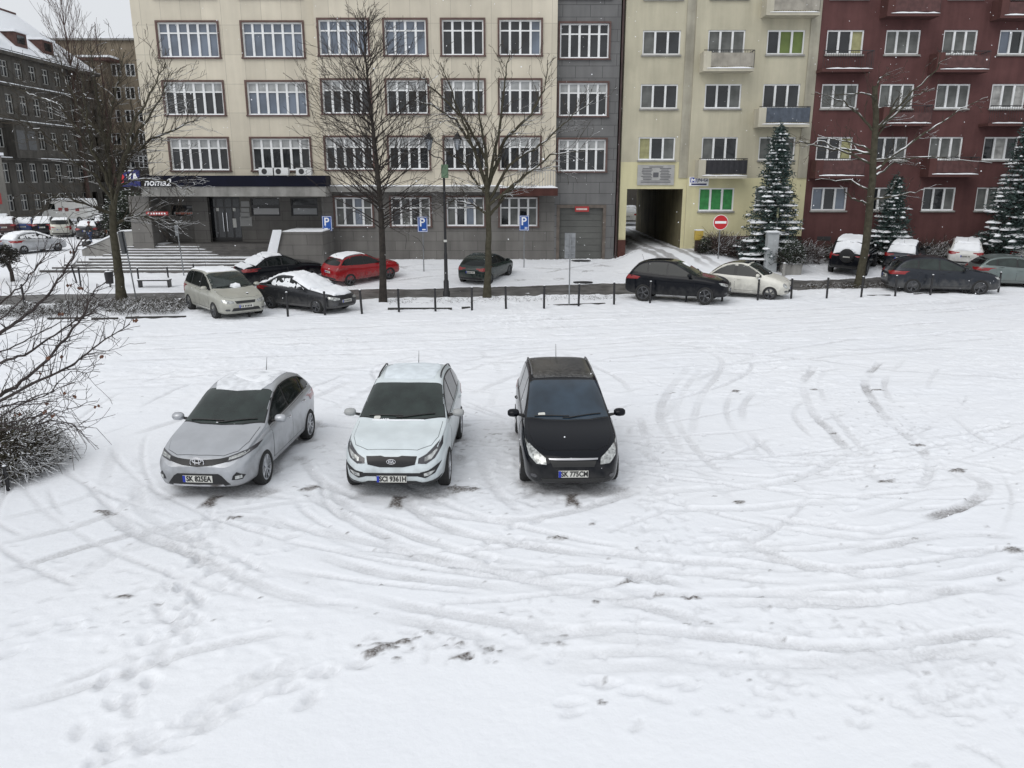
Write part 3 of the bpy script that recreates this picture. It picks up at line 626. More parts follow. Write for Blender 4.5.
def glazed(x0, x1, z0, z1, Y, n, poster=None):
    o = MB().quad((x0, Y+.15, z0), (x1, Y+.15, z0), (x1, Y+.15, z1), (x0, Y+.15, z1)).build('window', PANE, office)
    f = MB(); f.box(x0, x1, Y+.05, Y+.14, z0, z0+.07).box(x0, x1, Y+.05, Y+.14, z1-.07, z1).box(x0, x0+.06, Y+.047, Y+.14, z0+.07, z1-.07).box(x1-.06, x1, Y+.047, Y+.14, z0+.07, z1-.07)
    zm = z0+(z1-z0)*.52; f.box(x0+.06, x1-.06, Y+.05, Y+.14, zm-.09, zm+.09); f.build('frame', DOORM, o)
    if poster:
        p = MB().box(x0+.1, x1-.1, Y+.12, Y+.145, z0+.09, zm-.1).build('poster', mat('poster_'+poster[0], poster[1], .5), o)
        if poster[2]:
            q = MB(); k = 11; wq = (x1-x0-.4)/k
            for i in range(k): q.box(x0+.2+i*wq, x0+.2+i*wq+wq*.62, Y+.11, Y+.119, z0+.2, zm-.26+.03*(i % 3))
            q.build('poster_lettering', mat('orange_print', (.62, .10, .04), .5), p)
    return o
glazed(w1[0], w1[1], zq0, zq1-.4, YE, 2, ('white', (.55, .52, .5), True))
glazed(w2[0], w2[1], zq0, zq1, YE, 2, ('grey', (.42, .42, .42), False)); glazed(w3[0], w3[1], zq0, zq1, YE, 2, ('pale', (.36, .37, .38), False))
rp = MB(); rx, rz_ = at(157, 213.5, YF+.45); rp.box(rx-.62, rx+.62, YF+.46, YF+.498, rz_-.1, rz_+.1); rpo = rp.build('red_plate', mat('red_sign', (.34, .03, .03), .6), office)
ld = MB()
for i in range(7): ld.box(rx-.52+i*.15, rx-.43+i*.15, YF+.452, YF+.46, rz_-.045, rz_+.045)
ld.build('plate_lettering', WHT, rpo)
dm = MB(); dm.box(xd0, xd1, YE+.12, YE+.18, ze, zu-.1); dr_ = dm.build('entrance_door', DOORM, office)
dm = MB(); wd = xd1-xd0
for i in range(4):
    a = xd0+wd*i/4; dm.box(a+.06, a+wd/4-.06, YE+.10, YE+.119, ze+.25, zu-.75); dm.box(a+.06, a+wd/4-.06, YE+.10, YE+.119, zu-.65, zu-.2)
dm.build('glazing', PANE, dr_)
dm = MB()
for x in (.44, .56): dm.tube([(xd0+wd*x, YE+.05, ze+.6), (xd0+wd*x, YE+.05, zu-1.0)], .022, 5)
dm.build('handle', CHROME, dr_)
for (u, zz, w_, h_) in ((.78, 2.35, .16, .4), (.28, 3.3, .12, .14), (.8, 3.3, .12, .14)):
    MB().box(xd0+wd*u-w_/2*1.3, xd0+wd*u+w_/2*1.3, YE+.085, YE+.099, zz, zz+h_*1.3).build('notice', PLATE, dr_)
for (px, py, w_, h_) in ((245, 204, .5, .3), (245, 210, .5, .22), (245, 215, .55, .28), (246, 221.5, .7, .55)):
    nx_, nz_ = at(px, py, YE-.03); MB().box(nx_-w_/2, nx_+w_/2, YE-.03, YE-.003, nz_-h_/2, nz_+h_/2).build('name_plate', mat('plate_grey', (.30, .30, .29), .4), office)
for px in (267, 281, 304):
    ax, az = at(px, 172.5, YF+.6)
    au = MB().box(ax-.42, ax+.42, YF+.5, YF+.85, zf1+.01, zf1+.42).build('air_conditioner', FRAMEW, office)
    MB().lathe([(.0, -.012), (.15, -.012), (.15, 0)], 16, 'y', (ax-.12, YF+.5, zf1+.22)).build('fan_grille', METAL, au)
# roof parapet
MB().box(XL-.05, XG1, YB-.3, YL+14.1, TOPZ+.003, TOPZ+.3).build('roof', CONC, office)
dp = MB(); dp.tube([(XG1+.1, YL-.12, .5), (XG1+.1, YL-.12, TOPZ)], .055, 8); dp.build('downpipe', mat('rust_pipe', (.05, .03, .028), .6, var=.3, vscale=2), office)
# ---------------- entrance steps
steps = thing('entrance_steps', 'wide snow-covered stone steps leading up to the office entrance', 'steps', (0, 0, 0))
edges = [271, 268, 264.5, 261, 257.5, 252, 249.5, 247.3, 245, 243]
risers = MB(); snows = MB(); z = .30; rs = random.Random(5)
NST = 10; y0s = 41.9; ys = [41.9+.34*i for i in range(5)]+[44.0+.30*i for i in range(5)]
for i in range(NST):
    zt = .30+.122*(i+1); yy = ys[i]; xl = -25.3+.5*i if i < 5 else -22.9+.3*(i-5); xr = -11.4 if i < 5 else -11.9
    y2 = ys[i+1] if i < NST-1 else 47.19
    risers.box(xl, xr, yy, y2-.002 if i < NST-1 else YE-.01, .0+.001*i, zt)
    x_end = xr if i < 5 else -18.3+.45*(9-i)
    if i == NST-1: x_end = -19.9
    snow_strip(snows, xl+.01, x_end, yy+.05, min(y2, yy+1.2)-.01, zt+.002, .045 if i != 4 else .05, rs, .35)
risers.build('stair_treads', facade_mat('stair_stone', (.13, .125, .12), None, stain=.2), steps); snows.build('snow_cover', SNOW, steps, smooth=True)
# low wall at the left of the steps
lw = thing('retaining_wall', 'low pale sloping wall with snow cap left of the entrance steps', 'wall')
mb = MB(); P0 = (-25.6, 47.5); a0 = at(91, 246, 48.0)[0]; 
mb.poly([(-26.2, .1), (-22.6, .1), (-22.6, 2.1), (-23.6, 2.05), (-26.2, .95)], 48.0, 48.3); mb.box(-22.598, XL-.01, 48.0, 48.3, .1, 2.1); mb.build('wall_body', CONC, lw)
mb = MB(); mb.poly([(-26.25, .96), (-23.6, 2.06), (-22.6, 2.11), (XL, 2.11), (XL, 2.2), (-22.7, 2.2), (-23.65, 2.14), (-26.25, 1.04)], 47.96, 48.34); mb.build('snow_cap', SNOW, lw)
# right cheek of the steps: grey block
ck = thing('stair_side_wall', 'grey stone side wall with a snow-topped sloping end beside the black saloon', 'wall')
cx0, cx1 = at(278, 245, 43.2)[0], at(323, 245, 43.2)[0]; cz1 = at(300, 232, 43.2)[1]
mb = MB(); mb.box(cx0, cx1, 43.2, YE-.3, .1, cz1); mb.build('wall_body', GREYB, ck)
mb = MB(); mb.box(cx0+.3, cx1, 43.22, YL, cz1+.002, cz1+.05); mb.build('snow_cap', SNOW, ck, smooth=False)
mb = MB(); k = MB(); mb.poly([(cx0-.75, .45), (cx0-.003, .45), (cx0-.003, cz1), (cx0-.12, cz1)], 43.1, 43.5); mb.build('sloping_end', CONC, ck)
mb = MB(); mb.poly([(cx0-.85, .48), (cx0-.28, .48), (cx0+.28, cz1+.02), (cx0+.28, cz1+.13), (cx0-.18, cz1+.12)], 43.06, 43.09); mb.build('snow_strip', SNOW, ck)
# ---------------- cream apartment block
cream = thing('apartment_building', 'cream and yellow apartment block with a vehicle passage and a green curtained window', 'building')
YA = 46.0; XA0, XA1 = 6.2, at(812, 120, YA)[0]
A_rows = [(at(660, b_, YA)[1], at(660, t, YA)[1]) for t, b_ in ((30, 54.5), (84, 108.5), (137, 160))]
A_x = [(A_rows[0][0]+q_*(A_rows[0][0]-A_rows[1][0]), A_rows[0][1]+q_*(A_rows[0][0]-A_rows[1][0])) for q_ in (4, 3)]
A_rows = [(A_rows[0][0]+2*(A_rows[0][0]-A_rows[1][0]), A_rows[0][1]+2*(A_rows[0][0]-A_rows[1][0])), (A_rows[0][0]+(A_rows[0][0]-A_rows[1][0]), A_rows[0][1]+(A_rows[0][0]-A_rows[1][0]))]+A_rows
A_cols = [(at(643, 42, YA)[0], at(681, 42, YA)[0]), (at(708, 42, YA)[0], at(745, 42, YA)[0]), (at(767, 42, YA)[0], at(804.5, 42, YA)[0])]
px0, px1 = at(626.5, 215, YA)[0], at(682, 215, YA)[0]; pz1 = at(650, 189, YA)[1]; zy = at(650, 162, YA)[1]; zy2 = at(760, 178, YA)[1]
r4 = (at(717, 211, YA)[1], at(717, 188, YA)[1])
XM0 = at(693, 80, YA)[0]; DEP = 17
mb = MB(); holes = [(*A_cols[0], *r) for r in A_rows+A_x]
wall_holes(mb, XA0, XM0, zy, TOPZ, YA+.12, holes); wall_holes(mb, XA0, XM0, 0, zy, YA+.12, [(px0, px1, 0, pz1)], depth=.01, m=1)
YM = YA
holes = [(*A_cols[1], *r) for r in A_rows+A_x]+[(*A_cols[2], *r) for r in A_rows+A_x]
wall_holes(mb, XM0, XA1, zy2, TOPZ, YM, holes, m=0); wall_holes(mb, XM0, XA1, .9, zy2, YM, [(A_cols[1][0], A_cols[1][1], *r4), (A_cols[2][0], A_cols[2][1], *r4)], m=1)
mb.quad((XM0, YM, 0), (XM0, YM+.12, 0), (XM0, YM+.12, TOPZ), (XM0, YM, TOPZ)); mb.quad((XM0, YM, 0), (XA1, YM, 0), (XA1, YM, .9), (XM0, YM, .9), 1)
# passage and shell
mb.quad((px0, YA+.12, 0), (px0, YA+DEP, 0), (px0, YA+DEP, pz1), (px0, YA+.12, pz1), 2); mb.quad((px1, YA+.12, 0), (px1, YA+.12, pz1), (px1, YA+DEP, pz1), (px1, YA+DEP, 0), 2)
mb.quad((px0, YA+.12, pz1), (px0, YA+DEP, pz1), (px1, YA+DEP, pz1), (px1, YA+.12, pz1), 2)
mb.quad((XA0, YA+.12, 0), (XA0, YA+DEP, 0), (XA0, YA+DEP, TOPZ), (XA0, YA+.12, TOPZ)); mb.quad((XA1, YA, 0), (XA1, YA, TOPZ), (XA1, YA+DEP, TOPZ), (XA1, YA+DEP, 0))
wall_holes(mb, XA0, XA1, 0, TOPZ, YA+DEP, [(px0, px1, 0, pz1)], depth=0.01); mb.quad((XA0, YA, TOPZ), (XA1, YA, TOPZ), (XA1, YA+DEP, TOPZ), (XA0, YA+DEP, TOPZ))
mb.build('wall', [YEL, YELB, facade_mat('shade_painted_passage_render', (.17, .15, .09), None, stain=.3, vs=.6)], cream)  # darker third colour paints the passage's inner shade onto its walls and ceiling
wp = MB(); wp.box(XM0-.5, XM0-.002, YA+.06, YA+.119, zy2, TOPZ); wp.box(XA1-.55, XA1-.02, YA-.06, YA-.002, zy2, TOPZ-.01); wp.build('darker_pilaster', YELD, cream)  # two strips in a darker cream than the wall
MB().box(px1+2.2, XA1-.01, YM-.08, YM-.002, .7, at(740, 236, YA)[1]).build('brick_plinth', BRICK, cream); MB().box(XA0-.05, px0-.01, YA-.06, YA+.11, .4, at(620, 240, YA)[1]).build('brick_plinth', BRICK, cream)
pmx = {(2, 2): [PANE, GREENB, GREENB], (4, 0): [OCHRE, PANE, CURT], (2, 0): [CURT, PANE, PANE], (3, 0): [CURT, PANE, PANE], (2, 1): [CURT, CURT, CURT], (3, 1): [PANE, PANE, CURT], (4, 1): [CURT, PANE, PANE], (4, 2): [CURT, CURT, CURT], (3, 2): [PANE, PANE, PANE]}
for c_, col in enumerate(A_cols):
    for r, row in enumerate(A_rows+A_x):
        window(cream, *col, *row, YA+(.12 if c_ == 0 else 0), 3, 'flat', panes=pmx.get((r, c_), [PANE, CURT, PANE]), transom=0, rs=rw)
window(cream, A_cols[1][0], A_cols[1][1], *r4, YM, 3, 'flat', panes=[GREENG]*3, transom=0, label='window with bright green curtains', rs=rw)
window(cream, A_cols[2][0], A_cols[2][1], *r4, YM, 3, 'flat', panes=[CURT]*3, transom=0, rs=rw)
plx, plz = at(656, 175, YA); plq = MB().box(plx-1.05, plx+1.05, YA+.05, YA+.118, plz-.56, plz+.56).build('stone_plaque', mat('plaque_stone', (.36, .36, .35), .6, var=.1, vscale=3), cream)
q = MB(); rs = random.Random(9)
for i in range(11):
    zz = plz+.42-i*.085
    if i == 0: q.box(plx-.4, plx+.4, YA+.04, YA+.049, zz, zz+.04)
    elif i < 9:
        for sx2 in (-1, 1):
            a = rs.uniform(.2, .3); b2 = rs.uniform(.7, .88); q.box(min(plx+sx2*a, plx+sx2*b2), max(plx+sx2*a, plx+sx2*b2), YA+.04, YA+.049, zz, zz+.038)
    else: q.box(plx-.85, plx+.85, YA+.04, YA+.049, zz, zz+.03)
q.box(plx-.15, plx+.15, YA+.035, YA+.049, plz-.12, plz+.14); q.build('plaque_lettering', mat('faded_ink', (.10, .10, .11), .7), plq)
snx, snz = at(699, 181.5, YM-.05); sn = MB().box(snx-.55, snx+.55, YM-.06, YM-.01, snz-.25, snz+.25).build('street_sign', WHT, cream)
q = MB(); q.box(snx-.5, snx-.15, YM-.07, YM-.061, snz-.05, snz+.22); lg_ = q.build('sign_logo', mat('sign_blue', (.02, .04, .30), .5), sn)
q = MB(); q.poly([(snx-.45, snz-.03), (snx-.38, snz-.03), (snx-.38, snz+.08), (snx-.325, snz+.02), (snx-.27, snz+.08), (snx-.27, snz-.03), (snx-.2, snz-.03), (snx-.2, snz+.17), (snx-.26, snz+.17), (snx-.325, snz+.1), (snx-.39, snz+.17), (snx-.45, snz+.17)], YM-.075, YM-.071); q.build('logo_mark', WHT, lg_)
text_mesh('sign_lettering', 'JN-Gi', .26, mat('sign_blue_dark', (.015, .02, .10), .5), sn, (snx+.2, YM-.065, snz+.08), (math.pi/2, 0, 0), .004, .004)
q = MB()
for i in range(8): q.box(snx-.42+i*.11, snx-.36+i*.11, YM-.07, YM-.061, snz-.19, snz-.12)
q.box(snx-.43, snx+.44, YM-.0609, YM-.0605, snz-.2, snz-.11); q.build('sign_small_lettering', mat('sign_blue_dark', (.015, .02, .10), .5), sn)
def balcony(parent, x0, x1, zf, Y, screen, scol, side=True, depth=.95, h=.9, label=None, wallm=None):
    b0 = MB(); b0.box(x0, x1, Y-depth, Y-.002, zf-.16, zf); o = b0.build('balcony', wallm or CONC, parent)
    if label: o['label'] = label
    if side: 
        s0 = MB(); s0.box(x0, x0+.4, Y-depth, Y-.003, zf+.002, zf+h*.93); s0.build('side_panel', wallm or CONC, o)
    r = MB(); xx = x0+(.4 if side else .03); yy = Y-depth+.03
    r.tube([(x0, yy, zf+h), (x1-.03, yy, zf+h), (x1-.03, Y-.01, zf+h)], .022, 5); 
    for i in range(int((x1-xx)/.13)+1):
        r.tube([(xx+i*.13, yy, zf), (xx+i*.13, yy, zf+h)], .009, 4, cap=False)
    for i in range(6): r.tube([(x1-.03, yy+i*.17, zf), (x1-.03, yy+i*.17, zf+h)], .009, 4, cap=False)
    r.build('railing', METAL, o)
    if screen:
        n_ = 24; s1 = MB(); k = 0
        for i in range(n_):
            a = xx+(x1-.05-xx)*i/n_; c2 = xx+(x1-.05-xx)*(i+1)/n_; w0 = .012*math.sin(i*1.9); w1_ = .012*math.sin((i+1)*1.9)
            s1.quad((a, yy-.035+w0, zf+.08), (c2, yy-.035+w1_, zf+.08), (c2, yy-.035+w1_, zf+h*screen), (a, yy-.035+w0, zf+h*screen))
        s1.build('screen', scol, o)
    s2 = MB(); snow_strip(s2, x0+.2, x1-.02, Y-depth-.03, Y-depth+.03, zf-.02, .07, rw, .3); s2.build('snow_ridge', SNOW, o, smooth=True)
    return o
def bz(py, Y=45.1): return at(512, py, Y)[1]
TARP = mat('striped_canvas', (.30, .28, .24), .8, var=.2, vscale=2); DTARP = mat('black_canvas', (.02, .02, .024), .7, var=.2, vscale=6); BTARP = mat('slate_blue_canvas', (.07, .085, .11), .7, var=.2, vscale=4); RTARP = mat('maroon_canvas', (.085, .036, .034), .7, var=.2, vscale=4)
CREAMS = facade_mat('cream_balcony', (.5, .47, .38), None, stain=.1)
def bal(parent, pa, pb, pyf, screen, colr, side=True, label=None, wallm=None):
    balcony(parent, at(pa, pyf, 45.1)[0], at(pb, pyf, 45.1)[0], at(512, pyf, 45.1)[1], YM, screen, colr, side, label=label, wallm=wallm)
bal(cream, 703, 754, 68, .85, TARP, label='balcony with striped canvas', wallm=CREAMS); bal(cream, 698, 747, 175.5, .92, DTARP, label='balcony with black canvas', wallm=CREAMS)
bal(cream, 766, 820, 12, .8, TARP, label='highest balcony, with striped canvas', wallm=CREAMS); bal(cream, 758, 809.5, 124, .95, BTARP, label='balcony with slate blue canvas', wallm=CREAMS)
# ---------------- maroon apartment block
red = thing('apartment_building', 'dark maroon apartment block with white windows and small balconies', 'building')
XR1 = XA1+28
def rc(a, b_, py): return (at(a, py, YM)[0], at(b_, py, YM)[0])
Rcols = [rc(826.5, 863.5, 42), rc(885.5, 920, 42), rc(943, 977, 42), rc(999, 1034, 42), rc(1058, 1094, 42), rc(1120, 1156, 42), rc(1180, 1216, 42)]
rr4 = (at(830, 210.5, YM)[1], at(830, 187.5, YM)[1])
mb = MB(); Rrows = A_rows+[rr4]+A_x
wall_holes(mb, XA1, XR1, 0, TOPZ, YM, [(*c, *r) for c in Rcols for r in Rrows]); shell(mb, XA1, XR1, YM, YM+14, 0, TOPZ, left=False); mb.build('wall', REDW, red)
WHC = mat('white_curtain', (.30, .30, .29), .8, var=.35, vscale=3)
opts = [[WHC, CURT, WHC], [PANE, WHC, PANE], [PANE, PANE, OCHRE], [PANEB, PANE, CURT], [CURT, CURT, CURT], [PANE, CURT, PANE], [PANE, PANE, CURT], [CURT, PANE, PANE]]
for ci, c in enumerate(Rcols):
    for ri, r in enumerate(Rrows): window(red, *c, *r, YM, 3, 'flat', panes=[PANEB, PANE, PANEB] if ri == 5 and ci == 0 else rw.choice(opts), transom=0, rs=rw)
REDS = facade_mat('maroon_balcony', (.10, .046, .042), None, stain=.12)
for pa, pb, py, sc, cm in ((822, 873, 68.5, 0, 0), (936, 989, 69, .75, RTARP), (887, 940, 13, .8, RTARP), (1000, 1052, 15, .7, RTARP), (882, 931, 123, .6, RTARP), (988, 1040, 123, 0, 0), (815, 864, 175.5, .9, RTARP), (928, 978, 174, .8, RTARP), (1050, 1100, 68, .8, RTARP), (1045, 1090, 175, .8, RTARP)):
    bal(red, pa, pb, py, sc, cm or RTARP, side=bool(sc), wallm=REDS)
MB().box(XA1-.02, XR1, YM-.02, YM+14.1, TOPZ+.003, TOPZ+.3).build('roof', CONC, red)
for px in (824, 990): vx, vz = at(px, 238.5, YM); MB().box(vx-.4, vx+.4, YM-.02, YM-.004, vz-.12, vz+.12).build('cellar_vent', METAL, red)
# ---------------- sooty row along the side street (left)
row = thing('tenement_row', 'long sooty tenement with snowy mansard roof, dormers and chimneys on the side street', 'building')
XRW = -62.0; RY0, RY1 = 62, 124; EZ = 20.4
mb = MB(); wy = []
yy = RY0+1.5
while yy < RY1-2: wy.append(yy); yy += 2.9
zr = [(17.2, 19.1), (12.9, 15.2), (8.8, 11.1), (4.6, 7.0), (1.2, 3.2)]
# facade in the plane X = XRW, built by rotating a facade strip
holes = [(y, y+1.5, z0, z1) for y in wy for z0, z1 in zr]
t_ = MB(); wall_holes(t_, RY0, RY1, 0, EZ, 0, holes, depth=.3)
mb.v = [(XRW-v[1], v[0], v[2]) for v in t_.v]; mb.f = t_.f[:]; mb.m = t_.m[:]
mb.quad((XRW, RY0, 0), (XRW-14, RY0, 0), (XRW-14, RY0, EZ), (XRW, RY0, EZ)); mb.quad((XRW, RY1, 0), (XRW-14, RY1, 0), (XRW-14, RY1, EZ), (XRW, RY1, EZ)); mb.quad((XRW-14, RY0, 0), (XRW-14, RY1, 0), (XRW-14, RY1, EZ), (XRW-14, RY0, EZ))
mb.build('wall', DGREY, row)
proto = None; cnt = 0
for y in wy:
    for z0, z1 in zr:
        if cnt > 98: break
        if proto is None:
            g = MB().quad((0, 0, 0), (0, 1.5, 0), (0, 1.5, 1), (0, 0, 1)).build('window', PANE, row)
            f = MB().box(0, .08, 0, .1, 0, 1).box(0, .08, 1.4, 1.5, 0, 1).box(0, .082, .7, .8, .06, .94).box(0, .08, .1, 1.4, 0, .05).box(0, .08, .1, 1.4, .95, 1).box(0, .075, .1, 1.4, .6, .65).build('frame', mat('old_white_frame', (.4, .4, .38), .7), g); proto = g
        else: g = copy_tree(proto, row)
        g.location = (XRW-.25, y, z0); g.scale = (1, 1, z1-z0); cnt += 1
for zl, t, pr in ((16.4, .25, .35), (12.1, .25, .3), (7.6, .3, .5), (EZ-.3, .4, .7)):
    lo = MB().box(XRW+.002, XRW+pr, RY0, RY1, zl-t, zl).build('ledge', DGREY, row); MB().box(XRW+.01, XRW+pr+.02, RY0, RY1, zl+.002, zl+.1).build('snow_line', SNOW, lo)
for y, z0, z1 in ((100, 7.6, 12.0), (84, 7.6, 12.0), (70, 7.6, 16)):
    ob = MB(); ob.poly([(y, z0), (y+5, z0), (y+5, z1), (y, z1)], 0, 1.1); ob.v = [(XRW+v[1]+.01, v[0], v[2]) for v in ob.v]; oo = ob.build('oriel', DGREY, row)
    MB().box(XRW+1.112, XRW+1.13, y+.5, y+2.2, z0+1, z0+3.3).box(XRW+1.112, XRW+1.13, y+2.7, y+4.4, z0+1, z0+3.3).build('oriel_glazing', PANE, oo)
# mansard: snowy slope rising away from the street
mb = MB(); rx_, rzz = XRW-6.5, 27.0
mb.quad((XRW+.3, RY0, EZ), (XRW+.3, RY1, EZ), (rx_, RY1-7, rzz), (rx_, RY0+5, rzz)); mb.quad((XRW+.3, RY0, EZ), (rx_, RY0+5, rzz), (XRW-14, RY0, EZ), (XRW-7, RY0, EZ)); mb.quad((XRW+.3, RY1, EZ), (XRW-14, RY1, EZ), (rx_-.01, RY1-7, rzz), (rx_, RY1-7, rzz)); mb.quad((XRW-14, RY0, EZ), (rx_, RY0+5, rzz), (rx_, RY1-7, rzz), (XRW-14, RY1, EZ))
rf = mb.build('roof', SNOW, row)
TILE = mat('red_roof_tile', (.085, .042, .035), .8, var=.3, vscale=2)
MB().tube([(rx_, RY0+5, rzz+.05), (rx_, RY1-7, rzz+.05)], .16, 6).tube([(XRW+.2, RY0, EZ+.1), (rx_, RY0+5, rzz+.05)], .18, 6).tube([(XRW-4, 97, EZ+4.5), (XRW+.2, 101, EZ+.15)], .2, 6).build('ridge_tiles', TILE, rf)
for y in (66, 73, 80, 87, 94, 100, 106, 112):
    d = MB().box(XRW-3.2, XRW-.6, y, y+2.6, EZ+.9, EZ+2.6).build('dormer', TILE, rf)
    MB().box(XRW-3.6, XRW-.3, y-.2, y+2.8, EZ+2.602, EZ+2.85).build('dormer_roof_snow', SNOW, d); MB().box(XRW-.598, XRW-.56, y+.5, y+2.1, EZ+1.3, EZ+2.3).build('dormer_window', PANE, d)
for y in (88, 104): MB().box(rx_-.6, rx_+.6, y, y+1.5, rzz-.5, rzz+1.6).build('chimney', TILE, rf)
# end building facing us
eb = thing('end_building', 'tan five storey building closing the far end of the side street', 'building'); EY = 128.0
ex0, ex1 = -72.0, -50; ezt = 25.4
mb = MB(); ewin = []
for i, py in enumerate((70, 93, 116, 139, 162)):
    zc_ = at(130, py, EY)[1]
    for px in (116, 130, 143, 155): xc_ = at(px, py, EY)[0]; ewin.append((xc_-.75, xc_+.75, zc_-.9, zc_+.9))
wall_holes(mb, ex0, ex1, 9.5, ezt, EY, [w_ for w_ in ewin if w_[2] > 9.6], m=0); wall_holes(mb, ex0, ex1, 0, 9.5, EY, [w_ for w_ in ewin if w_[3] < 9.4], m=1); shell(mb, ex0, ex1, EY, EY+12, 0, ezt); mb.build('wall', [TANW, DGREY], eb)
for a, b_, c_, d_ in ewin:
    if not (d_ < 9.4 or c_ > 9.6): continue
    g = MB().quad((a, EY+.2, c_), (b_, EY+.2, c_), (b_, EY+.2, d_), (a, EY+.2, d_)).build('window', PANE, eb)
    m_ = (a+b_)/2; MB().box(a, a+.12, EY+.08, EY+.19, c_, d_).box(b_-.12, b_, EY+.08, EY+.19, c_, d_).box(m_-.08, m_+.08, EY+.078, EY+.19, c_, d_).box(a+.12, b_-.12, EY+.08, EY+.19, d_-.12, d_).box(a+.12, b_-.12, EY+.08, EY+.19, c_, c_+.1).build('frame', FRAMEW, g)
er = MB().box(ex0-.2, ex1, EY-.5, EY+12.4, ezt+.003, ezt+.25).build('roof', CONC, eb); MB().box(ex0-.2, ex1, EY-.52, EY+12.42, ezt+.253, ezt+.5).build('roof_snow', SNOW, er)
chx, chz = at(115, 50, EY+3); MB().box(chx-1, chx+1, EY+2, EY+3.5, ezt+.5, chz+.7).build('chimney', TILE, er)
by0 = MB().box(at(86, 70, EY-2)[0], at(104, 70, EY-2)[0], EY-2.4, EY-.002, 12, at(95, 61, EY-2)[1]).build('bay', TANW, eb)
MB().box(at(86, 70, EY-2)[0]-.5, at(104, 70, EY-2)[0]+1.5, EY-2.9, EY-.01, at(95, 61, EY-2)[1]+.003, at(95, 58, EY-2)[1]).build('bay_roof', TILE, by0)
MB().box(at(86, 70, EY-2)[0]-.55, at(104, 70, EY-2)[0]+1.55, EY-2.95, EY-.01, at(95, 58, EY-2)[1]+.003, at(95, 57, EY-2)[1]+.15).build('bay_roof_snow', SNOW, by0)
# pale corner house at the left frame edge
pc = thing('corner_house', 'pale rendered house corner with a red notice at the left edge', 'building')
hx = at(8, 200, 90)[0]
mb = MB(); mb.quad((hx-22, 84, 0), (hx, 84, 0), (hx, 84, 7.6), (hx-22, 84, 7.6)); mb.quad((hx, 84, 0), (hx, 90, 0), (hx, 90, 7.6), (hx, 84, 7.6)); mb.quad((hx-22, 84, 7.6), (hx, 84, 7.6), (hx, 90, 7.6), (hx-22, 90, 7.6)); mb.build('wall', facade_mat('pale_grey_render', (.21, .20, .18), None, stain=.15), pc)
MB().box(hx+.005, hx+.06, 87.6, 88.8, 2.4, 3.6).build('red_notice', mat('red_sign', (.34, .03, .03), .6), pc)
MB().box(hx-22, hx+.2, 83.8, 90.2, 7.605, 7.9).build('roof_snow', SNOW, pc)
# courtyard garage row behind the passage
cy = thing('courtyard_building', 'dark building behind the passage courtyard', 'building')
mb = MB(); shell(mb, 2, 26, 84, 92, 0, 12, front=True); mb.build('wall', DGREY, cy)
MB().box(1.8, 26.2, 83.7, 92.2, 12.003, 12.3).build('roof_snow', SNOW, cy)

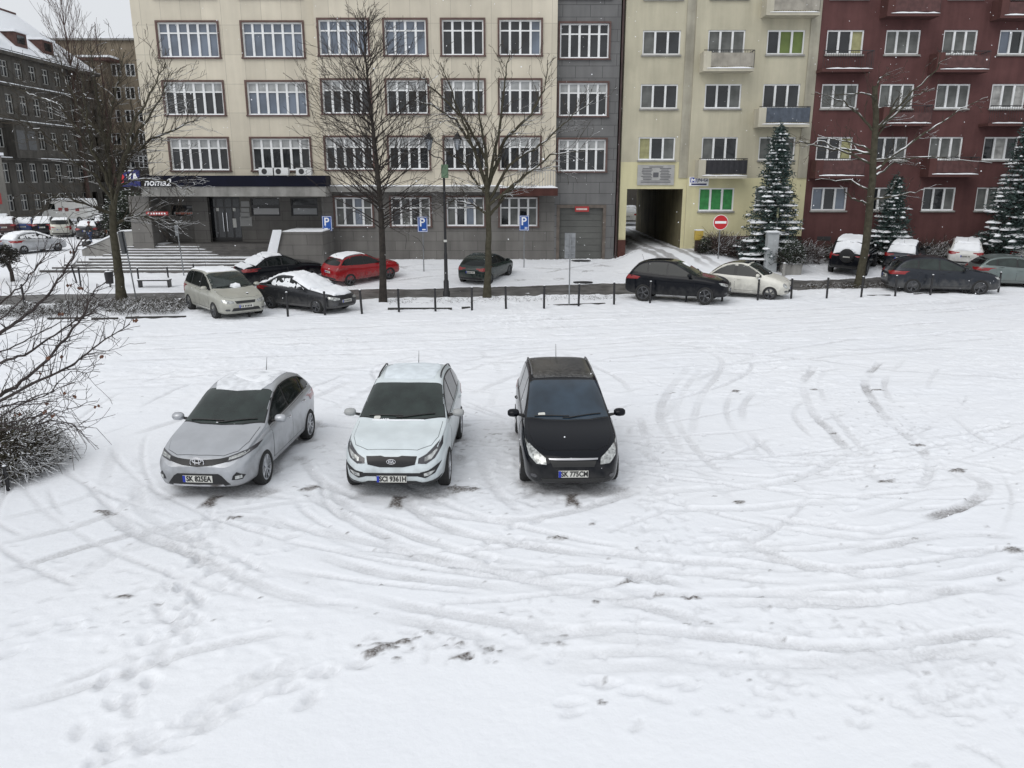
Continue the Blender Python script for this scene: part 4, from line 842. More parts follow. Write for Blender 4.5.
# ================================================================== cars
def pchip(pts):
    xs = np.array([p[0] for p in pts], float); ys = np.array([p[1] for p in pts], float); h = np.diff(xs); d = np.diff(ys)/h
    m = np.zeros(len(xs)); m[0], m[-1] = d[0], d[-1]
    for i in range(1, len(xs)-1):
        if d[i-1]*d[i] > 0: w1, w2 = 2*h[i]+h[i-1], h[i]+2*h[i-1]; m[i] = (w1+w2)/(w1/d[i-1]+w2/d[i])
    def f(x):
        x = min(max(x, xs[0]), xs[-1]); i = min(int(np.searchsorted(xs, x, side='right'))-1, len(xs)-2); i = max(i, 0); t = (x-xs[i])/h[i]
        return float((2*t**3-3*t**2+1)*ys[i]+(t**3-2*t*t+t)*h[i]*m[i]+(-2*t**3+3*t*t)*ys[i+1]+(t**3-t*t)*h[i]*m[i+1])
    return f
class Shape:
    def __init__(s, L, Wd, top, belt, front=.60, rear=.70, zb=.20, tum=.36, edge=.13, bl=None):
        s.L, s.W = L, Wd; s.top, s.belt = pchip(top), pchip(belt); w = Wd/2; s.edge = edge; s.tum = tum
        s.wf = pchip([(0, w*front), (.05, w*(front+.12)), (.16, w*(front+.25)), (.4, w*.94), (.85, w*.985), (1.4, w), (L-1.0, w), (L-.5, w*.97), (L-.16, w*.91), (L-.04, w*(rear+.08)), (L, w*rear)])
        s.bot = pchip([(0, zb+.10), (.12, zb+.02), (.5, zb), (L-.6, zb), (L-.12, zb+.08), (L, zb+.18)])
    def te(s, x):
        return max(min(s.top(x-s.edge), s.top(x+s.edge), s.top(x)-.012), s.belt(x)+.006)
    def roofw(s, x):
        w = s.wf(x); H = s.te(x)-s.belt(x); return w-.075-s.tum*max(H-.05, 0)
    def ring(s, x):
        w, B, T, zb = s.wf(x), min(s.belt(x), s.top(x)-.02), s.top(x), s.bot(x); Te = s.te(x); Hc = max(Te-B, .004); k = min(1, Hc/.28)
        zm = zb+(B-zb)*.5
        P = [(0, zb), (w-.16, zb), (w-.05, zb+.035), (w-.018, zb+.12), (w-.012, zm-.05), (w, zm+.06), (w-.004, B-(B-zm)*.35), (w-.028, B-.045), (w-.06, B-.004)]
        y1 = w-.075; ye = y1-s.tum*max(Hc-.05, 0)
        P += [(y1, B+.012*k), (y1+(ye-y1)*.5, B+(Te-.06*k-B)*.5+.004), (ye, Te-.055*k), (ye-.035*k-.01, Te-.012*k), (ye-.13, Te+(T-Te)*.45), (ye*.5, Te+(T-Te)*.86), (0, T)]
        return P
    def body(s):
        L = s.L; xs = sorted(set([0, .03, .08, .16, .28, .42, .58, .74, .92, L-.03, L-.08, L-.16, L-.28, L-.4, L-.5, L-.6, L-.7]+[.92+(L-.7-.92)*i/20 for i in range(21)]))
        rings = [s.ring(x) for x in xs]; n = len(rings[0]); N = 2*n-2; bm = bmesh.new(); VV = []
        for x, rg in zip(xs, rings):
            full = [(y, z) for y, z in rg]+[(-y, z) for y, z in rg[-2:0:-1]]
            VV.append([bm.verts.new((L/2-x, y, z)) for y, z in full])
        for i in range(len(xs)-1):
            for j in range(N): bm.faces.new((VV[i][j], VV[i][(j+1) % N], VV[i+1][(j+1) % N], VV[i+1][j]))
        for ri, sg in ((VV[0], 1), (VV[-1], -1)):
            # end caps as strips across, bulged a little
            for j in range(n-1):
                a, b_ = ri[j], ri[j+1]; c, d = ri[(N-j-1) % N], ri[(N-j) % N]
                vs = []
                for v in (a, b_, c, d):
                    if v not in vs: vs.append(v)
                if len(vs) >= 3: bm.faces.new(vs)
        bmesh.ops.recalc_face_normals(bm, faces=bm.faces)
        me = bpy.data.meshes.new('body'); bm.to_mesh(me); bm.free()
        return me
def apply_mods(o):
    dg = bpy.context.evaluated_depsgraph_get(); dg.update(); me = bpy.data.meshes.new_from_object(o.evaluated_get(dg)); o.modifiers.clear(); o.data = me; return me
VIEWS = {'front': (lambda a, b: Vector((4, a, b)), Vector((-1, 0, 0))), 'rear': (lambda a, b: Vector((-4, a, b)), Vector((1, 0, 0))),
         'left': (lambda a, b: Vector((a, 3, b)), Vector((0, -1, 0))), 'right': (lambda a, b: Vector((a, -3, b)), Vector((0, 1, 0))), 'top': (lambda a, b: Vector((a, b, 4)), Vector((0, 0, -1)))}
class Car:
    def __init__(s, sh, root, paint, det):
        s.sh, s.root, s.paint, s.det = sh, root, paint, det
    def patch(s, name, poly, view, m, off=.004, step=None, thick=None, noise_=0, parent=None, smooth=True, skirt=.012):
        step = step or (.05 if s.det else .11)
        n = len(poly); bd = []
        for i in range(n):
            a, b_ = Vector(poly[i]), Vector(poly[(i+1) % n]); k = max(1, int((b_-a).length/step))
            for q in range(k): bd.append(a.lerp(b_, q/k))
        xs = [p.x for p in bd]; ys = [p.y for p in bd]; pts = list(bd); nb = len(bd)
        def inside(x, y):
            c = False; j = n-1
            for i in range(n):
                xi, yi, xj, yj = *poly[i], *poly[j]
                if (yi > y) != (yj > y) and x < (xj-xi)*(y-yi)/(yj-yi)+xi: c = not c
                j = i
            return c
        x = min(xs)+step*.5
        while x < max(xs):
            y = min(ys)+step*.5
            while y < max(ys):
                if inside(x, y) and min((x-p.x)**2+(y-p.y)**2 for p in bd) > (step*.45)**2: pts.append(Vector((x, y)))
                y += step
            x += step
        vv, ee, ff, ov, oe, of = delaunay_2d_cdt(pts, [(i, (i+1) % nb) for i in range(nb)], [], 1, 1e-5)
        org, d = VIEWS[view]; P = []; Nn = []; bset = {}
        for i, v in enumerate(vv):
            h = s.bvh.ray_cast(org(v.x, v.y), d)
            if h[0] is None: h = s.bvh.find_nearest(org(v.x, v.y)+d*(1.5 if view in ('left', 'right') else 2.2))
            nn = h[1].normalized(); 
            if nn.dot(d) > 0: nn = -nn
            P.append(h[0]); Nn.append(nn)
        ec = {}
        for f in ff:
            for i in range(len(f)):
                e = (f[i], f[(i+1) % len(f)]); ec[frozenset(e)] = ec.get(frozenset(e), 0)+1
        be = [e for e in ((f[i], f[(i+1) % len(f)]) for f in ff for i in range(len(f))) if ec[frozenset(e)] == 1]
        bv = {i for e in be for i in e}
        V_ = []
        for i, (p, nn) in enumerate(zip(P, Nn)):
            o_ = off
            if thick:
                up = Vector((0, 0, 1)) if view == 'top' else nn
                o_ = .004 if i in bv else thick*(1+noise_*(noise.noise(p*5+Vector((s.sh.L*9, 0, 0)))*1.6))
                V_.append(p+(nn*.5+up*.5)*o_)
            else: V_.append(p+nn*o_)
        F_ = [tuple(f) for f in ff]
        mp = {}
        for i in bv: mp[i] = len(V_); V_.append(P[i]-Nn[i]*skirt)
        for a, b_ in be: F_.append((b_, a, mp[a], mp[b_]))
        me = bpy.data.meshes.new(name); me.from_pydata([tuple(v) for v in V_], [], F_); me.materials.append(m)
        bm = bmesh.new(); bm.from_mesh(me); bmesh.ops.recalc_face_normals(bm, faces=bm.faces); bm.to_mesh(me); bm.free()
        me.polygons.foreach_set('use_smooth', [True]*len(me.polygons)); me.set_sharp_from_angle(angle=R(50))
        return link(bpy.data.objects.new(name, me), parent or s.root)
    def pair(s, name, poly, view, m, **k):
        parents = k.pop('parents', None); out = []
        if view == 'side':
            for q, vw in enumerate(('left', 'right')): out.append(s.patch(name, poly, vw, m, parent=parents[q] if parents else None, **k))
        else:
            for q, sg in enumerate((1, -1)):
                pp = [(p[0], sg*p[1]) for p in poly] if view == 'top' else [(sg*p[0], p[1]) for p in poly]
                out.append(s.patch(name, pp, view, m, parent=parents[q] if parents else None, **k))
        return out
WHEELS = {}
def wheel_meshes(r, spokes, rimm, dark=False):
    key = (round(r, 3), spokes, rimm.name)
    if key in WHEELS: return WHEELS[key]
    w = .205; rr = r*.70
    t = MB().lathe([(rr, -w/2+.02), (rr+.02, -w/2), (r-.03, -w/2), (r-.008, -w/2+.02), (r, -w/2+.05), (r, w/2-.05), (r-.008, w/2-.02), (r-.03, w/2), (rr+.02, w/2), (rr, w/2-.02)], 32, 'y')
    to = t.build('tyre', RUBBER, smooth=True); 
    b = MB(); b.lathe([(rr+.002, w/2-.012), (rr-.02, w/2-.005), (rr-.03, w/2-.05), (rr-.03, -w/2+.02)], 32, 'y')
    b.lathe([(0, w/2-.015), (.035, w/2-.015), (.05, w/2-.03), (.05, w/2-.09)], 16, 'y')
    for i in range(spokes):
        a = 2*math.pi*i/spokes
        for da in ((-.10, .10) if spokes <= 6 else (0,)):
            p = [Vector((math.cos(a+da*k)*rd, yy, math.sin(a+da*k)*rd)) for rd, yy, k in ((.04, w/2-.035, 0), (rr*.55, w/2-.03, 1), (rr-.015, w/2-.022, 1.5))]
            b.tube(p, [.02, .016, .02], 5)
    bo = b.build('rim', rimm, smooth=True)
    hb = MB().lathe([(0, -.01), (rr-.032, -.01)], 24, 'y').lathe([(.0, .02), (rr*.5, .02), (rr*.5, -.01)], 20, 'y').build('brake_disc', METAL)
    ms = (to.data, bo.data, hb.data)
    for o in (to, bo, hb): bpy.data.objects.remove(o)
    WHEELS[key] = ms; return ms
def add_wheels(root, sh, xf, xr, r, spokes, rimm, track, steer=0.0):
    ms = wheel_meshes(r, spokes, rimm)
    for x in (xf, xr):
        for sg in (1, -1):
            w = bpy.data.objects.new('wheel', None); link(w, root); w.empty_display_size = .1
            w.location = (sh.L/2-x, sg*track, r-.012); w.rotation_euler = (0, 0, (0 if sg > 0 else math.pi)+(steer if x == xf else 0))
            for nm, me in zip(('tyre', 'rim', 'brake_disc'), ms): link(bpy.data.objects.new(nm, me), w)
def rrect(x0, x1, y0, y1, r=.03):
    o = []
    for cx, cy, a0 in ((x1-r, y1-r, 0), (x0+r, y1-r, 90), (x0+r, y0+r, 180), (x1-r, y0+r, 270)):
        for k in range(3): a = R(a0+45*k); o.append((cx+r*math.cos(a), cy+r*math.sin(a)))
    return o
SHAPES = {
 'hatch': dict(L=4.27, W=1.76, top=[(0,.60),(.07,.70),(.25,.79),(.6,.88),(1.0,.955),(1.12,.985),(1.5,1.18),(1.95,1.375),(2.3,1.45),(2.7,1.47),(3.2,1.44),(3.62,1.365),(3.9,1.20),(4.08,1.02),(4.2,.90),(4.27,.78)], belt=[(0,.56),(.2,.69),(.6,.79),(1.05,.87),(1.6,.92),(2.6,.97),(3.5,1.03),(3.95,1.02),(4.15,.86),(4.27,.70)], xf=.92, xr=3.52, r=.315, cowl=1.10, wtop=2.02, rt=3.62, rb=4.06, pill=(2.42, 3.28), rear='rear'),
 'suv': dict(L=4.44, W=1.855, top=[(0,.72),(.06,.84),(.25,.93),(.7,1.01),(1.1,1.06),(1.22,1.09),(1.6,1.30),(2.0,1.50),(2.35,1.60),(2.8,1.635),(3.4,1.61),(3.85,1.52),(4.08,1.33),(4.24,1.12),(4.35,1.0),(4.44,.85)], belt=[(0,.66),(.2,.82),(.6,.92),(1.1,.99),(1.7,1.03),(2.6,1.06),(3.5,1.12),(4.1,1.14),(4.3,.98),(4.44,.78)], xf=.90, xr=3.54, r=.355, cowl=1.2, wtop=2.12, rt=3.87, rb=4.22, pill=(2.55, 3.38), rear='rear', zb=.27),
 'mpv': dict(L=4.467, W=1.80, top=[(0,.62),(.06,.74),(.25,.84),(.6,.95),(.9,1.02),(1.02,1.055),(1.45,1.30),(1.85,1.50),(2.2,1.60),(2.7,1.63),(3.5,1.61),(3.95,1.55),(4.15,1.38),(4.3,1.12),(4.4,.98),(4.467,.84)], belt=[(0,.58),(.2,.73),(.6,.86),(.95,.95),(1.6,1.0),(2.6,1.02),(3.6,1.05),(4.1,1.08),(4.32,.96),(4.467,.76)], xf=.93, xr=3.63, r=.32, cowl=1.0, wtop=1.98, rt=3.98, rb=4.28, pill=(2.35, 3.25), rear='rear', tum=.30),
 'sedan': dict(L=4.5, W=1.75, top=[(0,.60),(.07,.70),(.3,.79),(.7,.87),(1.1,.93),(1.25,.96),(1.65,1.17),(2.1,1.37),(2.45,1.44),(2.9,1.45),(3.3,1.38),(3.65,1.23),(3.95,1.08),(4.15,1.04),(4.42,1.0),(4.5,.80)], belt=[(0,.56),(.2,.70),(.7,.80),(1.2,.87),(2.0,.91),(3.0,.95),(3.9,.97),(4.3,.95),(4.5,.72)], xf=.9, xr=3.5, r=.31, cowl=1.22, wtop=2.15, rt=3.25, rb=3.93, pill=(2.45, 3.2), rear='top'),
 'mini': dict(L=3.55, W=1.63, top=[(0,.56),(.06,.70),(.22,.82),(.5,.92),(.72,.97),(.85,1.01),(1.2,1.24),(1.55,1.41),(1.9,1.49),(2.3,1.48),(2.75,1.38),(3.1,1.18),(3.35,.98),(3.48,.86),(3.55,.72)], belt=[(0,.50),(.15,.68),(.45,.80),(.85,.88),(1.5,.92),(2.4,.94),(3.0,.97),(3.3,.88),(3.55,.62)], xf=.68, xr=2.98, r=.295, cowl=.82, wtop=1.6, rt=2.8, rb=3.3, pill=(2.15, 2.2), rear='rear'),
 'jeep': dict(L=4.6, W=1.88, top=[(0,.88),(.05,1.0),(.2,1.07),(.7,1.11),(1.25,1.15),(1.4,1.19),(1.7,1.45),(2.0,1.70),(2.3,1.79),(2.8,1.82),(3.8,1.81),(4.2,1.78),(4.42,1.68),(4.5,1.3),(4.55,1.1),(4.6,.95)], belt=[(0,.82),(.2,.98),(.8,1.04),(1.4,1.1),(2.4,1.13),(3.8,1.16),(4.4,1.16),(4.52,1.05),(4.6,.86)], xf=.85, xr=3.6, r=.38, cowl=1.38, wtop=2.1, rt=4.28, rb=4.5, pill=(2.65, 3.5), rear='rear', zb=.33, tum=.2),
 'wagon': dict(L=4.63, W=1.83, top=[(0,.68),(.06,.79),(.25,.87),(.7,.97),(1.1,1.03),(1.25,1.06),(1.7,1.29),(2.15,1.49),(2.5,1.57),(3.0,1.59),(3.6,1.55),(4.1,1.43),(4.33,1.24),(4.48,1.02),(4.57,.93),(4.63,.8)], belt=[(0,.63),(.2,.78),(.7,.90),(1.2,.97),(2.0,1.0),(3.0,1.03),(3.8,1.09),(4.25,1.08),(4.5,.92),(4.63,.72)], xf=.9, xr=3.62, r=.34, cowl=1.22, wtop=2.22, rt=4.12, rb=4.42, pill=(2.6, 3.45), rear='rear'),
}
def make_car(kind, label, cat, paint, loc, rz, det=0, front=True, snow=(), glass=None, rimm=None, spokes=5, rails=None, lights=None, group=None, name='parked_car', plate=True, inner=None, lower_trim=None, antenna=True, sthick=.055, side_glass=None, roofm=None, tint=None):
    D = SHAPES[kind]; sh = Shape(D['L'], D['W'], D['top'], D['belt'], zb=D.get('zb', .2), tum=D.get('tum', .36), front=D.get('front', .6))
    root = thing(name, label, cat, loc, rz, group)
    me = sh.body(); bo = bpy.data.objects.new('body', me); link(bo, root); me.materials.append(paint); me.materials.append(BLACK)
    md = bo.modifiers.new('s', 'SUBSURF'); md.levels = 2 if det else 1; apply_mods(bo)
    bm = bmesh.new(); bm.from_mesh(bo.data); c = Car(sh, root, paint, det); c.bvh = BVHTree.FromBMesh(bm); bm.free(); c.keep = me
    L, W_, w = sh.L, sh.W, sh.W/2; X = lambda x: L/2-x; xf, xr, r = D['xf'], D['xr'], D['r']
    # wheel wells
    cu = MB(); ra = r+.045
    for x in (xf, xr):
        for sg in (1, -1): cu.lathe([(0, sg*(w-.30)), (ra, sg*(w-.30)), (ra, sg*(w+.3)), (0, sg*(w+.3))], 28, 'y', (X(x), 0, r))
    co = cu.build('cutter', [paint, BLACK]); 
    bmx = bmesh.new(); bmx.from_mesh(co.data); bmesh.ops.remove_doubles(bmx, verts=bmx.verts, dist=.0001); bmesh.ops.recalc_face_normals(bmx, faces=bmx.faces)
    for f in bmx.faces: f.material_index = 1
    bmx.to_mesh(co.data); bmx.free()
    mb_ = bo.modifiers.new('b', 'BOOLEAN'); mb_.object = co; mb_.operation = 'DIFFERENCE'; mb_.solver = 'EXACT'
    apply_mods(bo); bpy.data.objects.remove(co)
    bo.data.polygons.foreach_set('use_smooth', [True]*len(bo.data.polygons)); bo.data.set_sharp_from_angle(angle=R(45))
    add_wheels(root, sh, xf, xr, r, spokes, rimm or RIM, w-.10)
    # arch lips / lower cladding
    gl = glass or GLASS; sg_ = side_glass or GLASS
    if lower_trim:
        seg = [(X(xf)-ra-.03, .0), (X(xr)+ra+.03, .0)]
        zb = D.get('zb', .2); c.pair('sill_cladding', [(X(xf)-ra-.02, zb+.05), (X(xr)+ra+.02, zb+.05), (X(xr)+ra-.02, zb+.20), (X(xf)-ra+.02, zb+.20)], 'side', BLACK, off=.006)
    # glazing
    cow, wt = D['cowl'], D['wtop']; e = sh.edge
    wc, wtp = sh.wf(cow)-.10, sh.roofw(wt)-.015
    ws = [(X(cow+.02), 0), (X(cow+.05), wc*.5), (X(cow+e*.9+.05), wc-.03), (X((cow+wt)/2+e*.75), (wc+wtp)/2-.03), (X(wt+e*.45), wtp-.02), (X(wt+e*.15), wtp*.6), (X(wt), 0)]
    wsf = ws+[(p[0], -p[1]) for p in ws[-2:0:-1]]
    cx_ = X((cow+wt)/2); big = [(cx_+(p[0]-cx_)*1.05, p[1]*1.03) for p in wsf]
    c.patch('windscreen_seal', big, 'top', BLACK, off=.002); wsc = c.patch('windscreen', wsf, 'top', gl, off=.006)
    if front:
        wi = MB()
        for y0, y1 in ((-.1, .62), (-.62, .02)):
            pts = []
            for q in range(7):
                t = q/6; y = y0+(y1-y0)*t; h_ = c.bvh.ray_cast(Vector((X(cow+.05+e*abs(y)/wc*.9+.05*t), y, 4)), Vector((0, 0, -1)))
                pts.append(h_[0]+Vector((0, 0, .022)))
            wi.tube(pts, .011, 5)
        wi.build('wiper', BLACK, root)
    if D['rear'] == 'rear':
        za, zb2 = sh.top(D['rt']+.03)-.02, sh.top(D['rb'])+.01; wa, wb2 = sh.roofw(D['rt'])-.08, sh.wf(D['rb'])-.17
        rp_ = [(-wb2, zb2+.02), (0, zb2-.01), (wb2, zb2+.02), (wb2+.01, zb2+.09), (wa, za-.02), (0, za), (-wa, za-.02), (-wb2-.01, zb2+.09)]
        c.patch('rear_window_seal', [(p[0]*1.04, (za+zb2)/2+(p[1]-(za+zb2)/2)*1.08) for p in rp_], 'rear', BLACK, off=.002); rw_ = c.patch('rear_window', rp_, 'rear', gl, off=.006)
    else:
        wa, wb2 = sh.roofw(D['rt'])-.05, sh.roofw(D['rb'])-.1
        rp_ = [(X(D['rt']), 0), (X(D['rt']-e*.5), wa-.04), (X(D['rb']-e), wb2+.02), (X(D['rb']), wb2*.6), (X(D['rb']), 0)]; rp_ = rp_+[(p[0], -p[1]) for p in rp_[-2:0:-1]]
        rw_ = c.patch('rear_window', rp_, 'top', gl, off=.006)
    # side windows
    def side_band(x0, x1, up=.085, lo=.035):
        n_ = 10; U = []; Lw = []
        for i in range(n_+1):
            x = x0+(x1-x0)*i/n_; zu_ = sh.te(x)-up; zl_ = sh.belt(x)+lo
            if zu_ > zl_+.012: U.append((X(x), zu_)); Lw.append((X(x), zl_))
        return U+Lw[::-1] if len(U) > 2 else None
    p1, p2 = D['pill']; end = D['rb']-.18 if D['rear'] == 'rear' else D['rb']-.25
    band = side_band(cow+.25, end+.04, .06, .012)
    if band: c.pair('window_trim', band, 'side', BLACK, off=.002)
    spans = [(cow+.45, p1-.035), (p1+.035, p2-.03)]+([(p2+.04, end)] if end-p2 > .25 else [])
    if kind == 'mini': spans = [(cow+.3, p1-.05), (p1+.08, end-.02)]
    for a, b_ in spans:
        pb = side_band(a, b_)
        if pb: c.pair('side_window', pb, 'side', sg_, off=.007)
    # doors with shut lines
    zb = D.get('zb', .2); dl = []
    d1 = (xf+ra+.07, p1); d2 = (p1+.012, min(p2+.05, xr-.05))
    GAP = mat('shut_line', (.006, .006, .006), .8)
    def door(x0, x1, rear_cut):
        pts = []; n_ = 6
        for i in range(n_+1):
            x = x0+(x1-x0)*i/n_; pts.append((X(x), sh.belt(x)-.012))
        if rear_cut:
            cxw = xr-ra-.03
            if x1 > cxw:
                for q in range(4):
                    a = R(65-q*18); px_ = xr-(ra+.03)*math.cos(a); pz_ = r+(ra+.03)*math.sin(a)
                    if px_ < x1: pts.append((X(px_), pz_))
                pts.append((X(cxw), zb+.16))
            else: pts.append((X(x1), zb+.16))
        else: pts.append((X(x1), zb+.16))
        pts.append((X(x0), zb+.16)); return pts
    door_list = [door(*d1, False)]+([door(*d2, True)] if kind != 'mini' else [])
    for q, dp_ in enumerate(door_list):
        cx, cz = sum(p[0] for p in dp_)/len(dp_), sum(p[1] for p in dp_)/len(dp_)
        gp_ = [(cx+(p[0]-cx)*(1+.020), cz+(p[1]-cz)*(1+.026)) for p in dp_]
        gs = c.pair('door_seal', gp_, 'side', GAP, off=.0012, skirt=.004)
        ds = c.pair('door', dp_, 'side', paint, off=.005, skirt=.006)
        xe = (d1[1] if q == 0 else d2[1])-.1; hz_ = sh.belt(xe)-.13
        for k_, dd in enumerate(ds):
            sg = 1 if k_ == 0 else -1; h_ = c.bvh.ray_cast(Vector((X(xe-.08), sg*3, hz_)), Vector((0, -sg, 0)))
            if h_[0]: MB().tube([h_[0]+Vector((-.09, 0, 0)), h_[0]+Vector((-.05, sg*.03, .002)), h_[0]+Vector((.05, sg*.03, .002)), h_[0]+Vector((.09, 0, 0))], .013, 6).build('handle', paint if not det else (CHROME if 'white' not in paint.name and 'black' not in paint.name else paint), dd, smooth=True)
    # bonnet
    bx0, bx1 = .16, cow-.035
    if 'hood' not in snow or 1:
        hp = [(X(bx0), 0), (X(bx0+.02), sh.wf(bx0)*.55), (X(bx0+.16), sh.wf(bx0+.1)-.17), (X(.6), sh.wf(.6)-.14), (X(bx1+.05), sh.wf(bx1)-.15), (X(bx1-.02), sh.wf(bx1)*.4), (X(bx1-.03), 0)]; hp = hp+[(p[0], -p[1]) for p in hp[-2:0:-1]]
        cx = X((bx0+bx1)/2); c.patch('bonnet_seal', [(cx+(p[0]-cx)*1.012, p[1]*1.009) for p in hp], 'top', GAP, off=.0012, skirt=.004); c.patch('bonnet', hp, 'top', paint, off=.006, skirt=.007)
    if roofm:
        rx0, rx1 = wt+.10, D['rt']+.02; c.patch('glass_roof', rrect(X(rx1), X(rx0), -sh.roofw(wt+.3)+.07, sh.roofw(wt+.3)-.07, .10), 'top', roofm, off=.006)
    # mirrors
    for sg in (1, -1):
        mx_ = cow+.42; zz = sh.belt(mx_)+.10; yb_ = sg*(sh.wf(mx_)-.08); m = MB()
        m.lathe([(0, -.095), (.05, -.09), (.078, -.06), (.088, 0), (.08, .06), (.05, .09), (0, .098)], 14, 'y')
        m.v = [(v[0]*.62+(X(mx_)+.03)+(.05 if v[0] > 0 else 0)*(v[0]/.09), v[1]*1.15+yb_+sg*.19, v[2]*.85+zz) for v in m.v]
        mo = m.build('mirror', paint if det != 2 else RIM, root, smooth='all')
        MB().tube([(X(mx_)+.01, yb_-sg*.02, zz-.06), (X(mx_)+.02, yb_+sg*.12, zz-.03)], [.03, .022], 6).build('mirror_stalk', BLACK, mo)
        g = MB().lathe([(0, 0), (.07, 0)], 14, 'x'); g.v = [(X(mx_)-.028, v[1]*1.25+yb_+sg*.19, v[2]*.85+zz) for v in g.v]; g.build('mirror_glass', GLASS, mo)
    # lamps, grille
    F = sh.top(.05); lt = lights or {}
    if lt:
        for nm, polys, mt, vw, off in lt['items']:
            single = nm in ('grille', 'lower_intake', 'plate_recess', 'chrome_bar', 'bumper_lip', 'skid_plate', 'lower_trim', 'grille_bar')
            if single: c.patch(nm, polys, vw, mt, off=off, step=.035)
            else: c.pair(nm, polys, vw, mt, off=off, step=.035)
    else:
        zh = sh.top(.12)-.03; wl = sh.wf(.3)
        if front:
            hl = [(wl-.40, zh-.13), (wl-.18, zh-.15), (wl-.03, zh-.09), (wl-.03, zh+.0), (wl-.2, zh-.02), (wl-.42, zh-.07)]
            if kind == 'mini': hl = [(wl-.16+.10*math.cos(R(a)), zh-.12+.10*math.sin(R(a))) for a in range(0, 360, 30)]
            c.pair('headlight', hl, 'front', LAMP, off=.008, step=.04)
            if kind != 'mini': c.patch('grille', [(-wl+.44, zh-.06), (wl-.44, zh-.06), (wl-.48, zh-.15), (-wl+.48, zh-.15)], 'front', BLACK, off=.008, step=.05)
            else: c.patch('chrome_bar', rrect(-.28, .28, zh-.16, zh-.135, .01), 'front', CHROME, off=.02, step=.05)
            c.patch('lower_intake', [(-wl+.28, zb+.14), (wl-.28, zb+.14), (wl-.36, zb+.25), (-wl+.36, zb+.25)], 'front', BLACK, off=.008, step=.05)
            c.pair('fog_light', rrect(wl-.24, wl-.10, zb+.15, zb+.22, .03), 'front', LAMPD, off=.01, step=.04)
        c.patch('rear_bumper_trim', [(-w+.2, zb+.14), (w-.2, zb+.14), (w-.25, zb+.23), (-w+.25, zb+.23)], 'rear', BLACK, off=.008, step=.08)
    zt = D.get('tz', sh.belt(L-.2)-.02)
    if kind in ('mpv', 'jeep'):
        tl = [(w-.19, zt-.28), (w-.04, zt-.28), (w-.03, zt+.0), (w-.14, zt+.10), (w-.19, zt)]
    else: tl = [(w-.40, zt-.10), (w-.2, zt-.14), (w-.02, zt-.13), (w-.02, zt+.01), (w-.2, zt+.03), (w-.38, zt-.01)]
    c.pair('tail_light', tl, 'rear', REDL, off=.008, step=.04)
    stl = [(X(L-.20), zt-.05), (X(L-.05), zt-.12), (X(L-.05), zt-.0), (X(L-.17), zt+.0)]
    c.pair('tail_light', stl, 'side', REDL, off=.007, step=.05)
    if plate:
        for nm, vw, zz in (('front', 'front', zb+.30), ('rear', 'rear', zb+.52)):
            if vw == 'front' and not front: continue
            org, d = VIEWS[vw]; h_ = c.bvh.ray_cast(org(0, lt.get('plate_z', zz) if vw == 'front' else zz), d)
            if not h_[0]: continue
            sgx = 1 if vw == 'front' else -1; z_ = h_[0].z; x_ = h_[0].x+sgx*.022
            po = MB().box(min(x_, x_-sgx*.03), max(x_, x_-sgx*.03), -.26, .26, z_-.057, z_+.057).build('number_plate', PLATE, root)
            by = (-.26, -.215) if sgx > 0 else (.215, .26)
            MB().box(min(x_+sgx*.001, x_+sgx*.004), max(x_+sgx*.001, x_+sgx*.004), *by, z_-.055, z_+.055).build('blue_strip', BLUE, po)
            if vw == 'front' and inner:
                text_mesh('plate_lettering', inner, .125, INK, po, (x_+.003, .02, z_), (math.pi/2, 0, math.pi/2), .002, .004, 0, .86)
            elif det == 0:
                q = MB()
                for i in range(7): q.box(min(x_+sgx*.002, x_+sgx*.005), max(x_+sgx*.002, x_+sgx*.005), -.19+i*.057+(.02 if i > 1 else 0), -.155+i*.057+(.02 if i > 1 else 0), z_-.035, z_+.035)
                q.build('plate_lettering', INK, po)
    if rails:
        for sg in (1, -1):
            pts = []
            for q in range(9):
                x = wt+.30+(D['rt']-wt-.35)*q/8; y = sg*(sh.roofw(x)-.055); h_ = c.bvh.ray_cast(Vector((X(x), y, 4)), Vector((0, 0, -1))); pts.append(h_[0]+Vector((0, 0, .035 if 0 < q < 8 else .0)))
            MB().tube(pts, .016, 6).build('roof_rail', rails, root, smooth=True)
    if antenna:
        h_ = c.bvh.ray_cast(Vector((X(D['rt']-.12), 0, 4)), Vector((0, 0, -1))); MB().tube([h_[0], h_[0]+Vector((-.10, 0, .26))], [.008, .004], 5).build('antenna', BLACK, root)
    for s_ in snow:
        if s_ == 'roof': pl = [(X(wt+.08), y) for y in (0,)]+[(X(wt+.16), sh.roofw(wt+.2)-.1), (X((wt+D['rt'])/2), sh.roofw((wt+D['rt'])/2)-.06), (X(D['rt']-.05), sh.roofw(D['rt'])-.10), (X(D['rt']+.02), 0)]
        elif s_ == 'hood': pl = [(X(.12), 0), (X(.2), sh.wf(.2)-.25), (X(.6), sh.wf(.6)-.10), (X(cow+.02), sh.wf(cow)-.11), (X(cow-.06), 0)]
        elif s_ == 'windscreen': pl = [(X(cow-.08), 0), (X(cow+.06), wc), (X(wt+.16), wtp+.02), (X(wt+.1), 0)]
        elif s_ == 'rear':
            if D['rear'] == 'top': pl = [(X(D['rt']), 0), (X(D['rt']), sh.roofw(D['rt'])-.08), (X(D['rb']-.1), sh.roofw(D['rb']-.1)-.02), (X(D['rb']+.05), 0)]
            else: pl = [(X(D['rt']), 0), (X(D['rt']), sh.roofw(D['rt'])-.1), (X(D['rb']), wb2+.05), (X(D['rb']+.04), 0)]
        elif s_ == 'boot': pl = [(X(D['rb']+.02), 0), (X(D['rb']), w-.2), (X(L-.12), w-.28), (X(L-.08), 0)]
        elif s_ == 'sides':
